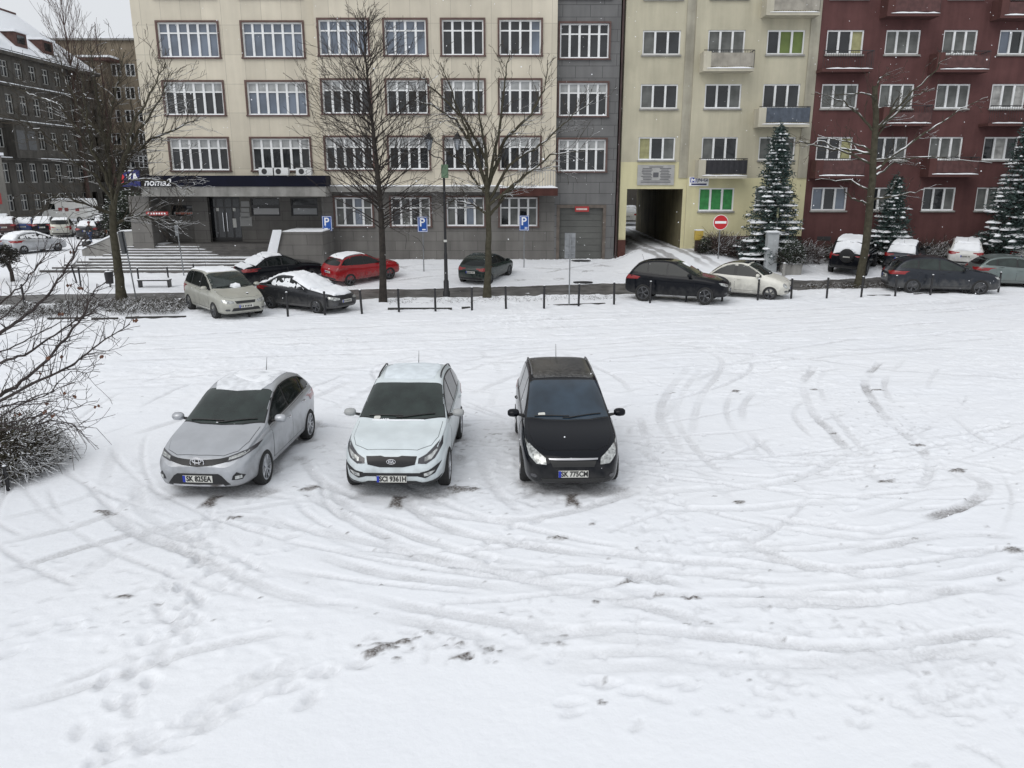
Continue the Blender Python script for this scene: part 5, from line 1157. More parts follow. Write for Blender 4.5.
            bb = side_band(cow+.35, end, .10, .03)
            c.pair('side_snow', bb, 'side', SNOW, thick=.012, noise_=1.2, step=.1); continue
        pl = pl+[(p[0], -p[1]) for p in pl[-2:0:-1]]
        c.patch('snow_cover', pl, 'top', SNOW, thick=sthick, noise_=.5, step=.09)
    return root, c
def pm(name, col, metal=0.0, rough=.3, var=.06): return mat('paint_'+name, col, rough, metal, coat=.25, spec=.35, var=var, vscale=3, grime=.45)
SILVER = pm('silver', (.46, .475, .50), .55, .36); WHITE = pm('pearl_white', (.63, .69, .71), 0, .28); BLK = mat('paint_black', (.005, .006, .009), .10, spec=.18, coat=.05, grime=.16); NAVYP = pm('blue_black', (.018, .022, .032), .3, .25)
# --- silver hatchback
silver_items = [
 ('headlight', [(.30,.665),(.52,.66),(.70,.70),(.83,.745),(.84,.80),(.70,.775),(.50,.725),(.30,.695)], LAMPD, 'front', .008),
 ('headlight_lens', [(.52,.68),(.68,.71),(.77,.745),(.76,.765),(.66,.745),(.52,.712)], LAMP, 'front', .014),
 ('grille', [(-.50,.665),(-.25,.62),(0,.60),(.25,.62),(.50,.665),(.52,.715),(.25,.70),(0,.69),(-.25,.70),(-.52,.715)], BLACK, 'front', .009),
 ('lower_intake', [(-.42,.28),(.42,.28),(.55,.30),(.42,.45),(.36,.485),(-.36,.485),(-.42,.45),(-.55,.30)], BLACK, 'front', .009),
 ('chrome_bar', [(-.46,.285),(0,.275),(.46,.285),(.44,.312),(0,.302),(-.44,.312)], CHROME, 'front', .018),
 ('fog_recess', [(.58,.38),(.72,.36),(.76,.42),(.66,.50),(.60,.44)], BLACK, 'front', .008),
 ('fog_light', [(.63,.385),(.72,.385),(.72,.44),(.63,.44)], LAMP, 'front', .014),
]
def put(px, py, fwd, L):                       # nose contact pixel -> centre of the car
    x, y, z = gp(px, py); return x, y, z
c1, C1 = make_car('hatch', 'silver hatchback with snow on its roof, leftmost of the three cars in the lot', 'car', SILVER, (-5.03, 13.98, .02), R(-93.5), det=2, glass=GLASSG, lights={'items': silver_items, 'plate_z': .40}, inner='SK 825EA', rimm=RIM, spokes=10, snow=())
c1.name = 'parked_car'
C1.patch('frost_cover', [(.19, 0), (.12, .44), (-.2, .55), (-1.1, .52), (-1.45, .36), (-1.48, 0), (-1.45, -.36), (-1.1, -.52), (-.2, -.55), (.12, -.44)], 'top', mat('thin_frost', (.72, .74, .77), .75, var=.14, vscale=7, bump=.4, bscale=20), off=.012, step=.07)
C1.patch('snow_cover', [(x, y) for x, y in [(-.25, .0), (-.15, .30), (-.3, .46), (-1.1, .45), (-1.38, .3), (-1.42, 0), (-1.38, -.32), (-1.1, -.47), (-.7, -.45), (-.45, -.25)]], 'top', SNOW, thick=.016, noise_=1.0, step=.05)
C1.patch('snow_cover', [(X_, y_) for X_, y_ in [(.98, -.12), (1.0, .25), (.965, .26), (.94, -.1)]], 'top', SNOW, thick=.018, noise_=.8, step=.04)
def ring_pts(cx, cy, a, b_, n=20): return [(cx+a*math.cos(2*math.pi*i/n), cy+b_*math.sin(2*math.pi*i/n)) for i in range(n+1)]
def badge(C, root, kind, z):
    h_ = C.bvh.ray_cast(Vector((4, 0, z)), Vector((-1, 0, 0))); x = h_[0].x+.02; b = MB()
    if kind == 'ovals':
        for cy, cz, a, b_ in ((0, 0, .12, .082), (0, 0, .038, .078), (0, .030, .08, .036)): b.tube([(x+.006, cy+p, z+cz+q) for p, q in ring_pts(0, 0, a, b_)], .011, 6, cap=False)
        b.build('badge', CHROME, root, smooth=True)
    elif kind == 'oval_text':
        b.tube([(x, p, z+q) for p, q in ring_pts(0, 0, .078, .040)], .007, 6, cap=False); b.lathe([(0, 0), (1, 0)], 20, 'x', m=1)
        b.v = [v if i < 21*6 else (x-.004, v[1]*.076, z+v[2]*.039) for i, v in enumerate(b.v)]
        bo = b.build('badge', [CHROME, BLACK], root); text_mesh('badge_lettering', 'KIA', .062, CHROME, bo, (x+.001, 0, z), (math.pi/2, 0, math.pi/2), .003, .003)
    else:
        b.tube([(x, p, z+q) for p, q in ring_pts(0, 0, .052, .052)], .007, 6, cap=False); b.tube([(x, -.052, z-.012), (x, .02, z-.004), (x, -.02, z+.004), (x, .052, z+.012)], .006, 5); b.build('badge', CHROME, root)
badge(C1, c1, 'ovals', .665); c1.scale = (.94, .95, 1.02)
# --- white crossover
white_items = [
 ('headlight', [(.46,.70),(.60,.68),(.74,.75),(.845,.88),(.83,.97),(.74,.92),(.60,.82),(.47,.77)], LAMPD, 'front', .008),
 ('headlight_lens', [(.57,.72),(.68,.745),(.77,.84),(.78,.89),(.68,.82),(.57,.77)], LAMP, 'front', .014),
 ('grille', [(-.44,.80),(-.41,.68),(-.2,.635),(.2,.635),(.41,.68),(.44,.80),(.18,.815),(.12,.80),(-.12,.80),(-.18,.815)], BLACK, 'front', .009),
 ('lower_intake', [(-.50,.475),(.50,.475),(.52,.53),(-.52,.53)], BLACK, 'front', .009),
 ('fog_recess', [(.46,.47),(.58,.44),(.74,.50),(.84,.66),(.78,.64),(.64,.57),(.50,.54)], BLACK, 'front', .009),
 ('fog_light', [(.56,.475),(.66,.485),(.74,.56),(.66,.55),(.56,.525)], LAMP, 'front', .016),
 ('bumper_lip', [(-.74,.28),(.74,.28),(.84,.40),(.70,.37),(.52,.35),(.42,.39),(-.42,.39),(-.52,.35),(-.70,.37),(-.84,.40)], BLACK, 'front', .009),
]
c2, C2 = make_car('suv', 'white crossover with black grille, middle of the three cars in the lot', 'car', WHITE, (-1.93, 14.05, .02), R(-91), det=2, glass=GLASSG, lights={'items': white_items, 'plate_z': .43}, inner='SCI 9361H', rimm=RIM, spokes=5, rails=BLACK, lower_trim=True)
badge(C2, c2, 'oval_text', .735); c2.scale = (.95, .94, .98)
C2.patch('snow_cover', [(X_, y_) for X_, y_ in [(1.02, -.55), (1.04, -.1), (1.02, .45), (.99, .42), (1.0, -.1), (.98, -.52)]], 'top', SNOW, thick=.02, noise_=.9, step=.04)
C2.patch('snow_cover', [(-.05, 0), (-.1, .5), (-.9, .56), (-1.55, .42), (-1.6, 0), (-1.55, -.42), (-.9, -.56), (-.1, -.5)], 'top', mat('thin_snow', (.70, .76, .80), .6, var=.08, vscale=6), thick=.012, noise_=.8, step=.06)
C2.patch('windscreen_sticker', rrect(.90, .98, -.52, -.40, .02), 'top', PLATE, off=.012, step=.03)
# --- black people carrier
black_items = [
 ('headlight', [(.47,.60),(.64,.60),(.76,.70),(.82,.86),(.74,.84),(.60,.76),(.48,.69)], LAMP, 'front', .008),
 ('grille', [(-.40,.655),(-.36,.56),(.36,.56),(.40,.655)], mat('grille_black', (.02, .02, .02), .6), 'front', .009),
 ('chrome_bar', [(-.42,.668),(.42,.668),(.43,.690),(0,.698),(-.43,.690)], mat('brushed_chrome', (.5, .5, .52), .35, metal=1), 'front', .018),
 ('lower_intake', [(-.52,.29),(.52,.29),(.56,.36),(-.56,.36)], mat('grille_black', (.02, .02, .02), .6), 'front', .009),
 ('fog_light', rrect(.63, .73, .36, .42, .03), LAMPD, 'front', .012),
]
c3, C3 = make_car('mpv', 'black people carrier with a dark panoramic roof, rightmost of the three cars in the lot', 'car', BLK, (.96, 14.3, .02), R(-88.5), det=2, glass=mat('blue_tinted_windscreen', (.020, .036, .055), .08, spec=.6, var=.3, vscale=2), lights={'items': black_items, 'plate_z': .44}, inner='SK 775CM', rimm=RIM, spokes=5, rails=mat('satin_rail', (.25, .25, .26), .4, metal=.8), roofm=mat('wet_glass_roof', (.015, .015, .016), .12, spec=.8, var=.5, vscale=14, bump=.25, bscale=30, col2=(.07, .07, .07)))
c3.scale = (.98, .95, 1.0)
for ch in c3.children:
    if ch.name.startswith('mirror'): ch.data.materials[0] = BLK
for ch in c1.children:
    if ch.name.startswith('mirror'): ch.data.materials[0] = SILVER
for ch in c2.children:
    if ch.name.startswith('mirror'): ch.data.materials[0] = mat('paint_mirror_grey', (.36, .37, .37), .35)
C3.patch('windscreen_sticker', rrect(1.02, 1.09, -.55, -.42, .02), 'top', PLATE, off=.012, step=.03)
# --- street cars
CHAMP = pm('champagne', (.44, .44, .39), .35, .3); CREAMP = pm('cream', (.66, .65, .59)); REDP = pm('red', (.30, .008, .012), 0, .22); DGP = pm('dark_grey', (.035, .037, .042), .4, .3); PINE = pm('bottle_green', (.010, .022, .02), 0, .25)
TEAL = pm('grey_green', (.17, .205, .20), .5, .3); WHT2 = pm('white', (.62, .62, .60)); DBLUE = pm('night_blue', (.018, .022, .03), .3, .28); BLUEP = pm('mid_blue', (.02, .05, .16), .2, .3); BRN = pm('dark_red_brown', (.06, .02, .02), .2, .3)
RIMS = mat('street_alloy', (.10, .103, .11), .45, metal=.5, var=.2, vscale=12)
def street(kind, label, paint, px, py, deg, sc=1.0, zs=1.0, **k):
    k.setdefault('rimm', RIMS)
    x, y, z = gp(px, py); a = R(deg); t = make_car(kind, label, 'car', paint, (x, y, z+.02), a, **k); t[0].scale = (sc, sc, sc*zs)
    hx = float(hz(x+math.cos(a)*1.3, y+math.sin(a)*1.3)-hz(x-math.cos(a)*1.3, y-math.sin(a)*1.3))/2.6; hy = float(hz(x-math.sin(a)*.7, y+math.cos(a)*.7)-hz(x+math.sin(a)*.7, y-math.cos(a)*.7))/1.4
    t[0].rotation_euler = (Matrix.Rotation(a, 3, 'Z') @ Matrix.Rotation(-math.atan(hx), 3, 'Y') @ Matrix.Rotation(math.atan(hy), 3, 'X')).to_euler(); return t
GS = 'cars parked along the street'
m_, MC = street('mpv', 'pale champagne people carrier with cleared windscreen parked behind the kerb posts', CHAMP, 225, 312, -50, sc=1.03, glass=GLASSG, group=GS, snow=('roof',), sthick=.03)
MC.patch('snow_cover', [(1.0, -.05), (1.02, .3), (1.2, .25), (1.25, .0), (1.15, -.15)], 'top', SNOW, thick=.08, noise_=.6, step=.06)
street('sedan', 'dark grey saloon with bonnet, roof and windows buried in snow', DGP, 307, 308.5, -30, sc=.97, snow=('roof', 'hood', 'windscreen', 'rear', 'boot', 'sides'), sthick=.06, group=GS)
street('sedan', 'black saloon facing away beside the grey stair wall, snow on its boot', BLK, 281, 281, 40, sc=.98, snow=('roof', 'rear', 'boot'), group=GS)
street('suv', 'red crossover parked in front of the grey ground storey', REDP, 362, 280.5, 44, sc=.90, snow=('roof',), sthick=.02, group=GS, rails=METAL)
street('hatch', 'dark green hatchback with its tail to the camera below the parking sign', PINE, 487, 278.5, 67, sc=.93, group=GS, snow=())
s_, SC = street('suv', 'black crossover with alloy wheels parked in front of the small cream car', BLK, 677, 300.5, -22, sc=1.0, zs=1.08, group=GS, glass=GLASSG)
SC.patch('snow_cover', [(.5, -.2), (.45, .6), (.2, .62), (.15, -.1)], 'top', SNOW, thick=.03, noise_=1, step=.08)
street('mini', 'small cream hatchback with dark folding roof behind the black crossover', CREAMP, 747, 296.5, -30, sc=1.05, group=GS, glass=GLASSG, roofm=BLK, antenna=False)
j_, JC = street('jeep', 'black off-road car with snow-topped spare wheel on its tailgate', BLK, 852, 269.5, 58, sc=1.03, snow=('roof', 'hood', 'rear'), group=GS, antenna=False)
sw = MB().lathe([(0, .0), (.24, .02), (.33, .0), (.37, -.08), (.35, -.16), (0, -.16)], 24, 'x'); sw.v = [(-2.40-v[0]*1, v[1], v[2]+1.08) for v in sw.v]; spw = sw.build('spare_wheel', BLACK, j_, smooth=True)
q = MB()
for i in range(6): q.box(-2.46, -2.42-.0, -.15+i*.055, -.115+i*.055, 1.0, 1.06)
q.build('cover_lettering', PLATE, spw)
sb = MB(); k = len(sb.v)
for i in range(9):
    a = R(35+110*i/8)
    for rr_ in (.36, .43): 
        for xx in (-2.40, -2.22): sb.v.append((xx, rr_*math.cos(a), 1.08+(rr_ if rr_ < .4 else rr_-.03*abs(math.cos(a))*2)*math.sin(a)))
for i in range(8):
    b0 = k+i*4
    for f_ in ((0, 1, 5, 4), (2, 6, 7, 3), (0, 4, 6, 2), (1, 3, 7, 5)): sb.f.append(tuple(b0+t for t in f_)); sb.m.append(0)
sb.f += [(k, k+2, k+3, k+1), (k+32, k+33, k+35, k+34)]; sb.m += [0, 0]; sb.build('spare_wheel_snow', SNOW, spw, smooth=True)
street('hatch', 'blue-black hatchback tail with fully snow-covered roof and rear window, behind the long dark estate', DBLUE, 904, 266, 56, snow=('roof', 'rear', 'hood'), group=GS)
street('hatch', 'white hatchback tail with red lights and snowy roof beside the large right-hand spruce', WHT2, 962, 264, 63, snow=('roof', 'hood', 'rear'), group=GS)
street('mpv', 'white people carrier cut by the right frame edge, red light cluster visible', WHT2, 1030, 265, 50, snow=('roof', 'hood'), group=GS)
street('wagon', 'long dark blue-grey estate car with chrome window line parked nose to the right', DBLUE, 937, 292, -11, sc=1.05, group=GS, antenna=False, side_glass=GLASSG)
street('hatch', 'grey-green hatchback cut by the right frame edge behind the dark estate', TEAL, 1013, 286, -11, sc=1.03, group=GS, side_glass=GLASSG, antenna=False)
GF = 'cars parked in the side street'
x, y, z = gp(35, 250)
street('hatch', 'silver hatchback under snow at the near end of the side street', SILVER, 35, 252.5, 68, snow=('roof', 'rear', 'windscreen', 'hood', 'sides'), group=GF)
street('wagon', 'dark car with partly bare green bonnet at the left frame edge', PINE, -12, 253, 60, snow=('roof',), group=GF)
street('mpv', 'silver people carrier showing its red tail lights, in front of the white van', CHAMP, 64, 236.5, 114, group=GF, snow=('roof',))
street('sedan', 'snow-topped dark car between the walking person and the silver people carrier', DGP, 90, 238, 112, snow=('roof', 'hood', 'windscreen', 'rear'), group=GF)
street('wagon', 'dark estate tail directly left of the silver people carrier', BLK, 47, 234, 112, snow=('roof', 'hood', 'rear'), group=GF)
street('hatch', 'mid blue hatchback tail with snowy roof and rear window', BLUEP, 28, 233.5, 112, snow=('roof', 'hood', 'rear'), group=GF)
street('suv', 'dark red-brown crossover tail with snowy roof near the left frame edge', BRN, 10, 235, 112, snow=('roof', 'hood', 'rear'), group=GF)
street('hatch', 'white car with thick snow farthest left in the second rank', WHT2, 4, 228.5, 112, snow=('roof', 'hood', 'rear'), group=GF)
street('wagon', 'dark car half hidden beside the low wall, behind the walking person', BLK, 106, 231, 112, snow=('roof', 'hood', 'rear'), group=GF)
street('suv', 'white crossover standing in the courtyard seen through the passage', WHT2, 628, 225, 80, snow=('roof', 'hood', 'rear'))
# --- white box van
vx, vy, vz = gp(72, 222)
van = thing('delivery_van', 'large white van with red marks and snowy roof parked across the side street', 'van', (vx, vy, vz), R(172))
vb = MB(); prof = [(2.9, .45), (2.95, 1.0), (2.75, 1.25), (2.15, 1.45), (1.75, 2.2), (1.45, 2.55), (-2.75, 2.62), (-2.9, 2.4), (-2.92, .45)]
vb.poly(prof, -.98, .98); vb.build('body', WHT2, van)
MB().poly([(2.14, 1.5), (1.78, 2.15), (1.2, 2.15), (1.2, 1.5)], .981, .995).poly([(2.14, 1.5), (1.78, 2.15), (1.2, 2.15), (1.2, 1.5)], -.995, -.981).build('side_window', GLASS, van)
w_ = MB(); w_.quad((2.165, -.85, 1.5), (2.165, .85, 1.5), (1.80, .8, 2.18), (1.80, -.8, 2.18)); w_.build('windscreen', GLASS, van)
MB().box(-2.75, 1.5, -.9, .9, 2.63, 2.74).build('snow_cover', SNOW, van)
for a_ in (-1.9, -.5, .3): MB().box(a_, a_+.5, .982, .996, 1.3, 1.7).build('red_mark', mat('faded_red', (.25, .05, .05), .6), van); 
ms = wheel_meshes(.34, 5, RIMD)
for wx in (1.95, -1.75):
    for sg in (1, -1):
        w0 = bpy.data.objects.new('wheel', None); link(w0, van); w0.location = (wx, sg*.92, .34); w0.rotation_euler = (0, 0, 0 if sg > 0 else math.pi)
        for nm, me_ in zip(('tyre', 'rim'), ms): link(bpy.data.objects.new(nm, me_), w0)

# ================================================================== trees and plants
BARK = mat('mossy_bark', (.034, .030, .017), .9, var=.4, vscale=6, bump=.6, bscale=14, snow=(.62, 1.6, .9), col2=(.062, .056, .036))
BARKD = mat('dark_bark', (.028, .023, .019), .9, var=.35, vscale=6, bump=.6, bscale=14, snow=(.95, 3, .6))
TWIG = mat('snowy_twigs', (.040, .032, .022), .9, var=.3, vscale=5, snow=(.72, 2.5, .7))
TWIGD = mat('dark_twigs', (.026, .020, .017), .9, var=.3, vscale=5, snow=(.88, 3, .6))
TWIGR = mat('reddish_twigs', (.060, .034, .028), .9, var=.3, vscale=5, snow=(.97, 3, .4))
def perp(d, rs):
    v = Vector((rs.gauss(0, 1), rs.gauss(0, 1), rs.gauss(0, 1))); v -= d*v.dot(d); return v.normalized()
def grow(mb, p, d, L, r, depth, rs, up=.12, spread=.7, dens=1.0, wig=.12, rmin=.006, seg=None, kids=None):
    n = max(3, int(L/(seg or .35))); pts = [p.copy()]; rad = [r]; q = p.copy(); dd = d.normalized()
    for i in range(n):
        dd = (dd + Vector((rs.gauss(0, wig), rs.gauss(0, wig), rs.gauss(0, wig)+up*.3))).normalized(); q = q+dd*(L/n); pts.append(q.copy()); rad.append(max(rmin, r*(1-.85*(i+1)/n)))
        if depth > 0 and i >= 0 and i < n:
            for _ in range(int(dens*(kids or 1)+rs.random()*.9)):
                cd = (dd*math.cos(spread)+perp(dd, rs)*math.sin(spread)*rs.uniform(.7, 1.3)+Vector((0, 0, up))).normalized()
                grow(mb, q.copy(), cd, L*rs.uniform(.32, .6)*(1-.45*i/n), max(rmin, rad[-1]*.6), depth-1, rs, up, spread, dens, wig*1.15, rmin, seg)
    mb.tube(pts, rad, 6 if r > .05 else (4 if r > .015 else 3), cap=False)
    return pts
def limb_tree(name_label, group, base, trunk, limbs, r0, rs, barkm, twigm, Y, twigs=1.0, tl=1.5, depth=2, spreadY=2.2, up=.12, cap_tr=True, rlimb=.09):
    bx, by, bz_ = gp(*base); root = thing('bare_tree', name_label, 'tree', (bx, by, bz_), 0, group)
    def W3(px, py, dy): x, z = at(px, py, by+dy); return Vector((x-bx, dy, z-bz_))
    tp = [Vector((0, 0, -.1))]+[W3(px, py, 0) for px, py in trunk]; tr = MB(); n = len(tp)
    C = []; 
    for i in range(n-1):
        for k in range(4): C.append(tp[i].lerp(tp[i+1], k/4)+Vector((rs.gauss(0, .012), rs.gauss(0, .012), 0)))
    C.append(tp[-1]); m = len(C); tr.tube(C, [r0*(1.35 if i == 0 else 1.12 if i == 1 else 1-.45*i/m) for i in range(m)], 12); tr.build('trunk', barkm, root, smooth=True)
    cr = MB(); tw = MB()
    for li, lb in enumerate(limbs):
        ydir = rs.uniform(-1, 1)*spreadY; P = []; N = len(lb)
        for i, (px, py) in enumerate(lb): P.append(W3(px, py, ydir*(i/(N-1))))
        S_ = []
        for i in range(N-1):
            for k in range(5): S_.append(P[i].lerp(P[i+1], k/5)+Vector((rs.gauss(0, .03), rs.gauss(0, .03), rs.gauss(0, .03)))*(1 if i or k else 0))
        S_.append(P[-1]); M_ = len(S_); rl = rlimb*(1.0 if li < 3 else .8); cr.tube(S_, [max(.009, rl*(1-.88*i/M_)) for i in range(M_)], 6)
        for i in range(2, M_-1):
            d = (S_[i+1]-S_[i]).normalized()
            for _ in range(int(twigs*2.1+rs.random())):
                cd = (d*.75+perp(d, rs)*rs.uniform(.5, 1)+Vector((0, 0, up))).normalized(); grow(tw, S_[i], cd, tl*rs.uniform(.35, 1.15)*(1-.4*i/M_), max(.011, rl*.33*(1-.8*i/M_)), depth, rs, up, .62, .62, .12, .0075, .38)
    cr.build('limbs', barkm, root, smooth=True); tw.build('twigs', twigm, root)
    return root
GT = 'bare trees along the street'
limb_tree('bare mossy tree with spreading snowy limbs beside the entrance steps, leftmost street tree', GT, (122, 301), [(118, 270), (114, 235), (112, 205)],
 [[(113,210),(108,160),(100,120),(95,85),(90,45)], [(114,215),(122,165),(135,120),(150,95),(166,62)], [(113,195),(125,160),(150,140),(182,125),(198,120)], [(112,200),(95,175),(70,160),(40,130),(15,118)], [(110,180),(85,140),(60,105),(35,95),(10,85)],
  [(113,190),(130,180),(165,180),(192,192)], [(108,150),(112,110),(118,80),(124,52)], [(116,175),(140,130),(160,100),(172,70)], [(113,215),(90,205),(60,195),(42,202)], [(114,225),(135,215),(160,220),(182,226)], [(104,140),(80,110),(65,80),(60,60)], [(111,190),(92,150),(85,110),(80,70)]],
 .21, random.Random(3), BARK, TWIG, 0, twigs=1.55, tl=1.9)
limb_tree('bare mossy tree with low spreading fork between the lamp post and a parking sign', GT, (487, 298), [(488, 265), (489, 228), (487, 190)],
 [[(488,195),(486,150),(480,120),(478,62)], [(487,190),(475,150),(455,120),(430,105),(412,100)], [(489,185),(505,140),(530,115),(545,90),(548,60)], [(489,200),(510,165),(540,145),(570,118),(592,100)], [(487,185),(470,140),(455,100),(440,62)], [(488,190),(500,120),(505,80),(510,50)],
  [(487,195),(478,185),(465,165),(445,150),(420,132)], [(490,215),(510,190),(530,170),(560,166)], [(487,215),(475,205),(455,200),(440,205)], [(489,205),(520,180),(550,155),(585,150)], [(486,160),(465,120),(430,85),(415,70)]],
 .17, random.Random(7), BARK, TWIG, 0, twigs=1.0, tl=1.6)
limb_tree('bare heavily pruned tree with long snow-lined limbs in front of the maroon block', GT, (858, 288), [(866, 245), (872, 180), (876, 120), (875, 86)],
 [[(875,170),(900,150),(930,130),(960,110),(988,97)], [(876,130),(895,115),(915,95),(935,88)], [(873,155),(850,150),(830,148),(800,142),(794,144)], [(873,152),(850,142),(818,135)], [(874,160),(900,158),(940,158),(992,163)], [(872,130),(855,110),(840,100),(815,92)],
  [(872,192),(850,180),(815,180)], [(872,200),(900,195),(925,190)], [(870,205),(855,200),(840,186)], [(876,128),(900,105),(935,70),(947,55)], [(876,100),(868,94),(830,94)], [(875,90),(880,78),(890,74)], [(876,175),(895,162),(908,162)], [(876,140),(892,110),(902,90)], [(873,165),(840,150),(820,140),(802,148)]],
 .20, random.Random(11), BARK, TWIG, 0, twigs=.42, tl=1.2, rlimb=.075)
# straight-leader tree with fine ascending twigs
rs = random.Random(21); bx, by, bz_ = gp(383, 302); t2 = thing('bare_tree', 'slender bare tree with straight dark trunk and dense fine twigs beside the red crossover', 'tree', (bx, by, bz_), 0, GT)
topx, topz = at(367, 14, by); tx_, tz_ = topx-bx, topz-bz_
tp = []; K = 16
for i in range(K+1):
    t = i/K; tp.append(Vector((tx_*t+.12*math.sin(t*5)-.05*t, .1*math.sin(t*4), tz_*t-.1*(i == 0))))
MB().tube(tp, [.20 if i == 0 else max(.012, .165*(1-.93*i/K)) for i in range(K+1)], 10).build('trunk', BARKD, t2, smooth=True)
tw = MB()
for i in range(125):
    t = .26+.72*(i/125); f_ = t*K; k = min(int(f_), K-1); p = tp[k].lerp(tp[k+1], f_-k); a = rs.uniform(0, 6.283)
    prof = math.sin(math.pi*min(1, (t-.15)/.85)**.75); L = .5+3.0*max(0, prof)*rs.uniform(.75, 1.1); el = R(18+34*t+rs.uniform(-8, 8))
    grow(tw, p, Vector((math.cos(a)*math.cos(el), math.sin(a)*math.cos(el), math.sin(el))), L, .034*(1.1-t*.6), 2, rs, up=.10 if t > .35 else -.05, spread=.6, dens=.85, wig=.09, rmin=.0075, seg=.42)
tw.build('branches', TWIGD, t2)
# tall poplar-like tree behind
def upright(label, px, py, top, spread_px, n, seed):
    rs = random.Random(seed); bx, by, bz_ = gp(px, py); root = thing('bare_tree', label, 'tree', (bx, by, bz_), 0, 'bare trees in the side street'); _x, tz = at(px, top, by); tz -= bz_
    tp = [Vector((.1*math.sin(i), 0, tz*i/12)) for i in range(13)]; MB().tube(tp, [max(.03, .35*(1-i/12.5)) for i in range(13)], 8).build('trunk', TWIGR, root, smooth=True)
    tw = MB(); sp = spread_px/FPX*by
    for i in range(n):
        t = .35+.62*i/n; p = tp[int(t*12)]; a = rs.uniform(0, 6.283); el = R(48+25*t)
        grow(tw, p, Vector((math.cos(a)*math.cos(el), math.sin(a)*math.cos(el), math.sin(el))), sp*rs.uniform(.9, 1.5)*(1.25-t*.6), .09*(1.2-t), 2, rs, up=.25, spread=.45, dens=.7, wig=.06, rmin=.018, seg=1.1)
    tw.build('branches', TWIGR, root)
upright('tall bare reddish tree with upright shoots rising above the tenement roofs', 90, 214, -14, 42, 64, 5)
upright('slim bare tree with fine upright shoots just left of the beige block', 119, 213, 22, 20, 30, 8)
# ---- spruces
NEED = mat('spruce_needles', (.026, .046, .038), .8, var=.45, vscale=2.5, col2=(.045, .075, .070), snow=(1.02, 2, .9))
def leaf_cluster(mb, c, n, rad, size, rs, flat=.35):
    for _ in range(n):
        p = c+Vector((rs.gauss(0, rad), rs.gauss(0, rad), rs.gauss(0, rad*flat))); a = Vector((rs.gauss(0, 1), rs.gauss(0, 1), rs.gauss(0, .5))).normalized()*size*rs.uniform(.6, 1.3); b_ = perp(a.normalized(), rs)*size*.28
        mb.quad(p-a*.5-b_*.5, p+a*.5-b_*.5, p+a*.5+b_*.5, p-a*.5+b_*.5)
def snow_blob(mb, c, rx, ry, rz, rs, n=7):
    k = len(mb.v); rows = [(0, 1), (.6, .75), (.95, .2), (1.0, -.15), (.6, -.4)]
    for rr, zz in rows:
        for j in range(n):
            a = 2*math.pi*j/n; f = 1+rs.uniform(-.18, .18); mb.v.append((c.x+rx*rr*math.cos(a)*f, c.y+ry*rr*math.sin(a)*f, c.z+rz*zz))
    for i in range(len(rows)-1):
        for j in range(n): mb.f.append((k+i*n+j, k+i*n+(j+1) % n, k+(i+1)*n+(j+1) % n, k+(i+1)*n+j)); mb.m.append(0)
def spruce(label, px, py, top, rpx, seed, snow=.75, low=.06):
    rs = random.Random(seed); bx, by, bz_ = gy(px, py); _x, tz = at(px, top, by); H_ = tz-bz_; Rm = rpx/FPX*by
    root = thing('spruce_tree', label, 'tree', (bx, by, bz_), rs.uniform(0, 3), 'snowy spruces in front of the apartment blocks')
    MB().tube([(0, 0, -.1), (0, 0, H_*.5), (0, 0, H_)], [.16, .09, .015], 8).build('trunk', BARKD, root, smooth=True)
    br = MB(); nd = MB(); sn = MB(); z = H_*low
    while z < H_*.985:
        t = z/H_; L0 = Rm*1.08*(1-t)**.82*(.55+.45*min(1, (t+.05)/.2))*rs.uniform(.8, 1.12); nb = max(4, int(10*(1-t)+4))
        for k in range(nb):
            a = 2*math.pi*(k+rs.random()*.7)/nb; L = L0*rs.uniform(.72, 1.12); m = max(3, int(L/.24)); prev = Vector((0, 0, z)); pts = [prev]
            for i in range(1, m+1):
                u = i/m; pts.append(Vector((math.cos(a)*L*u, math.sin(a)*L*u, z-.30*L*u+.22*L*u*u+.12*(1-t)*0)))
            br.tube(pts, [.02*(1-.7*i/m) for i in range(m+1)], 3, cap=False)
            for i in range(1, m+1):
                wd = .10+.16*math.sin(math.pi*(i/m)**.8)*min(1, L)
                leaf_cluster(nd, pts[i], 13, wd*1.15, .16, rs, .8)
                if (i >= m-1 and rs.random() < snow*.95*(1-t*.55)) or rs.random() < .16*snow:
                    q_ = rs.choice([.4, .6, .9, 1.3, 1.9])*(1-t*.5); e1 = abs(math.cos(a))*.7+.55; e2 = abs(math.sin(a))*.7+.55; snow_blob(sn, pts[i]+Vector((rs.gauss(0, .05), rs.gauss(0, .05), .04)), wd*q_*e1*1.55, wd*q_*e2*1.55, .05+.03*q_, rs, 9)
        z += max(.16, .30*(1-t)+.08)*rs.uniform(.85, 1.15)
    leaf_cluster(nd, Vector((0, 0, H_-.1)), 30, .07, .12, rs, 2.5)
    br.build('branches', BARKD, root); nd.build('needles', NEED, root, fix=False); sn.build('snow_clumps', SNOW, root, smooth=True)
spruce('tall snowy spruce between the grey cabinet and the cream block', 769, 43.6, 124, 31, 1)
spruce('small snowy spruce behind the snow-covered cars, half hidden by the pruned tree', 887, 44.6, 176, 24, 2, .7)
spruce('large dark snowy spruce at the right frame edge before the maroon block', 1012, 43.4, 105, 38, 3, .7, low=.16)
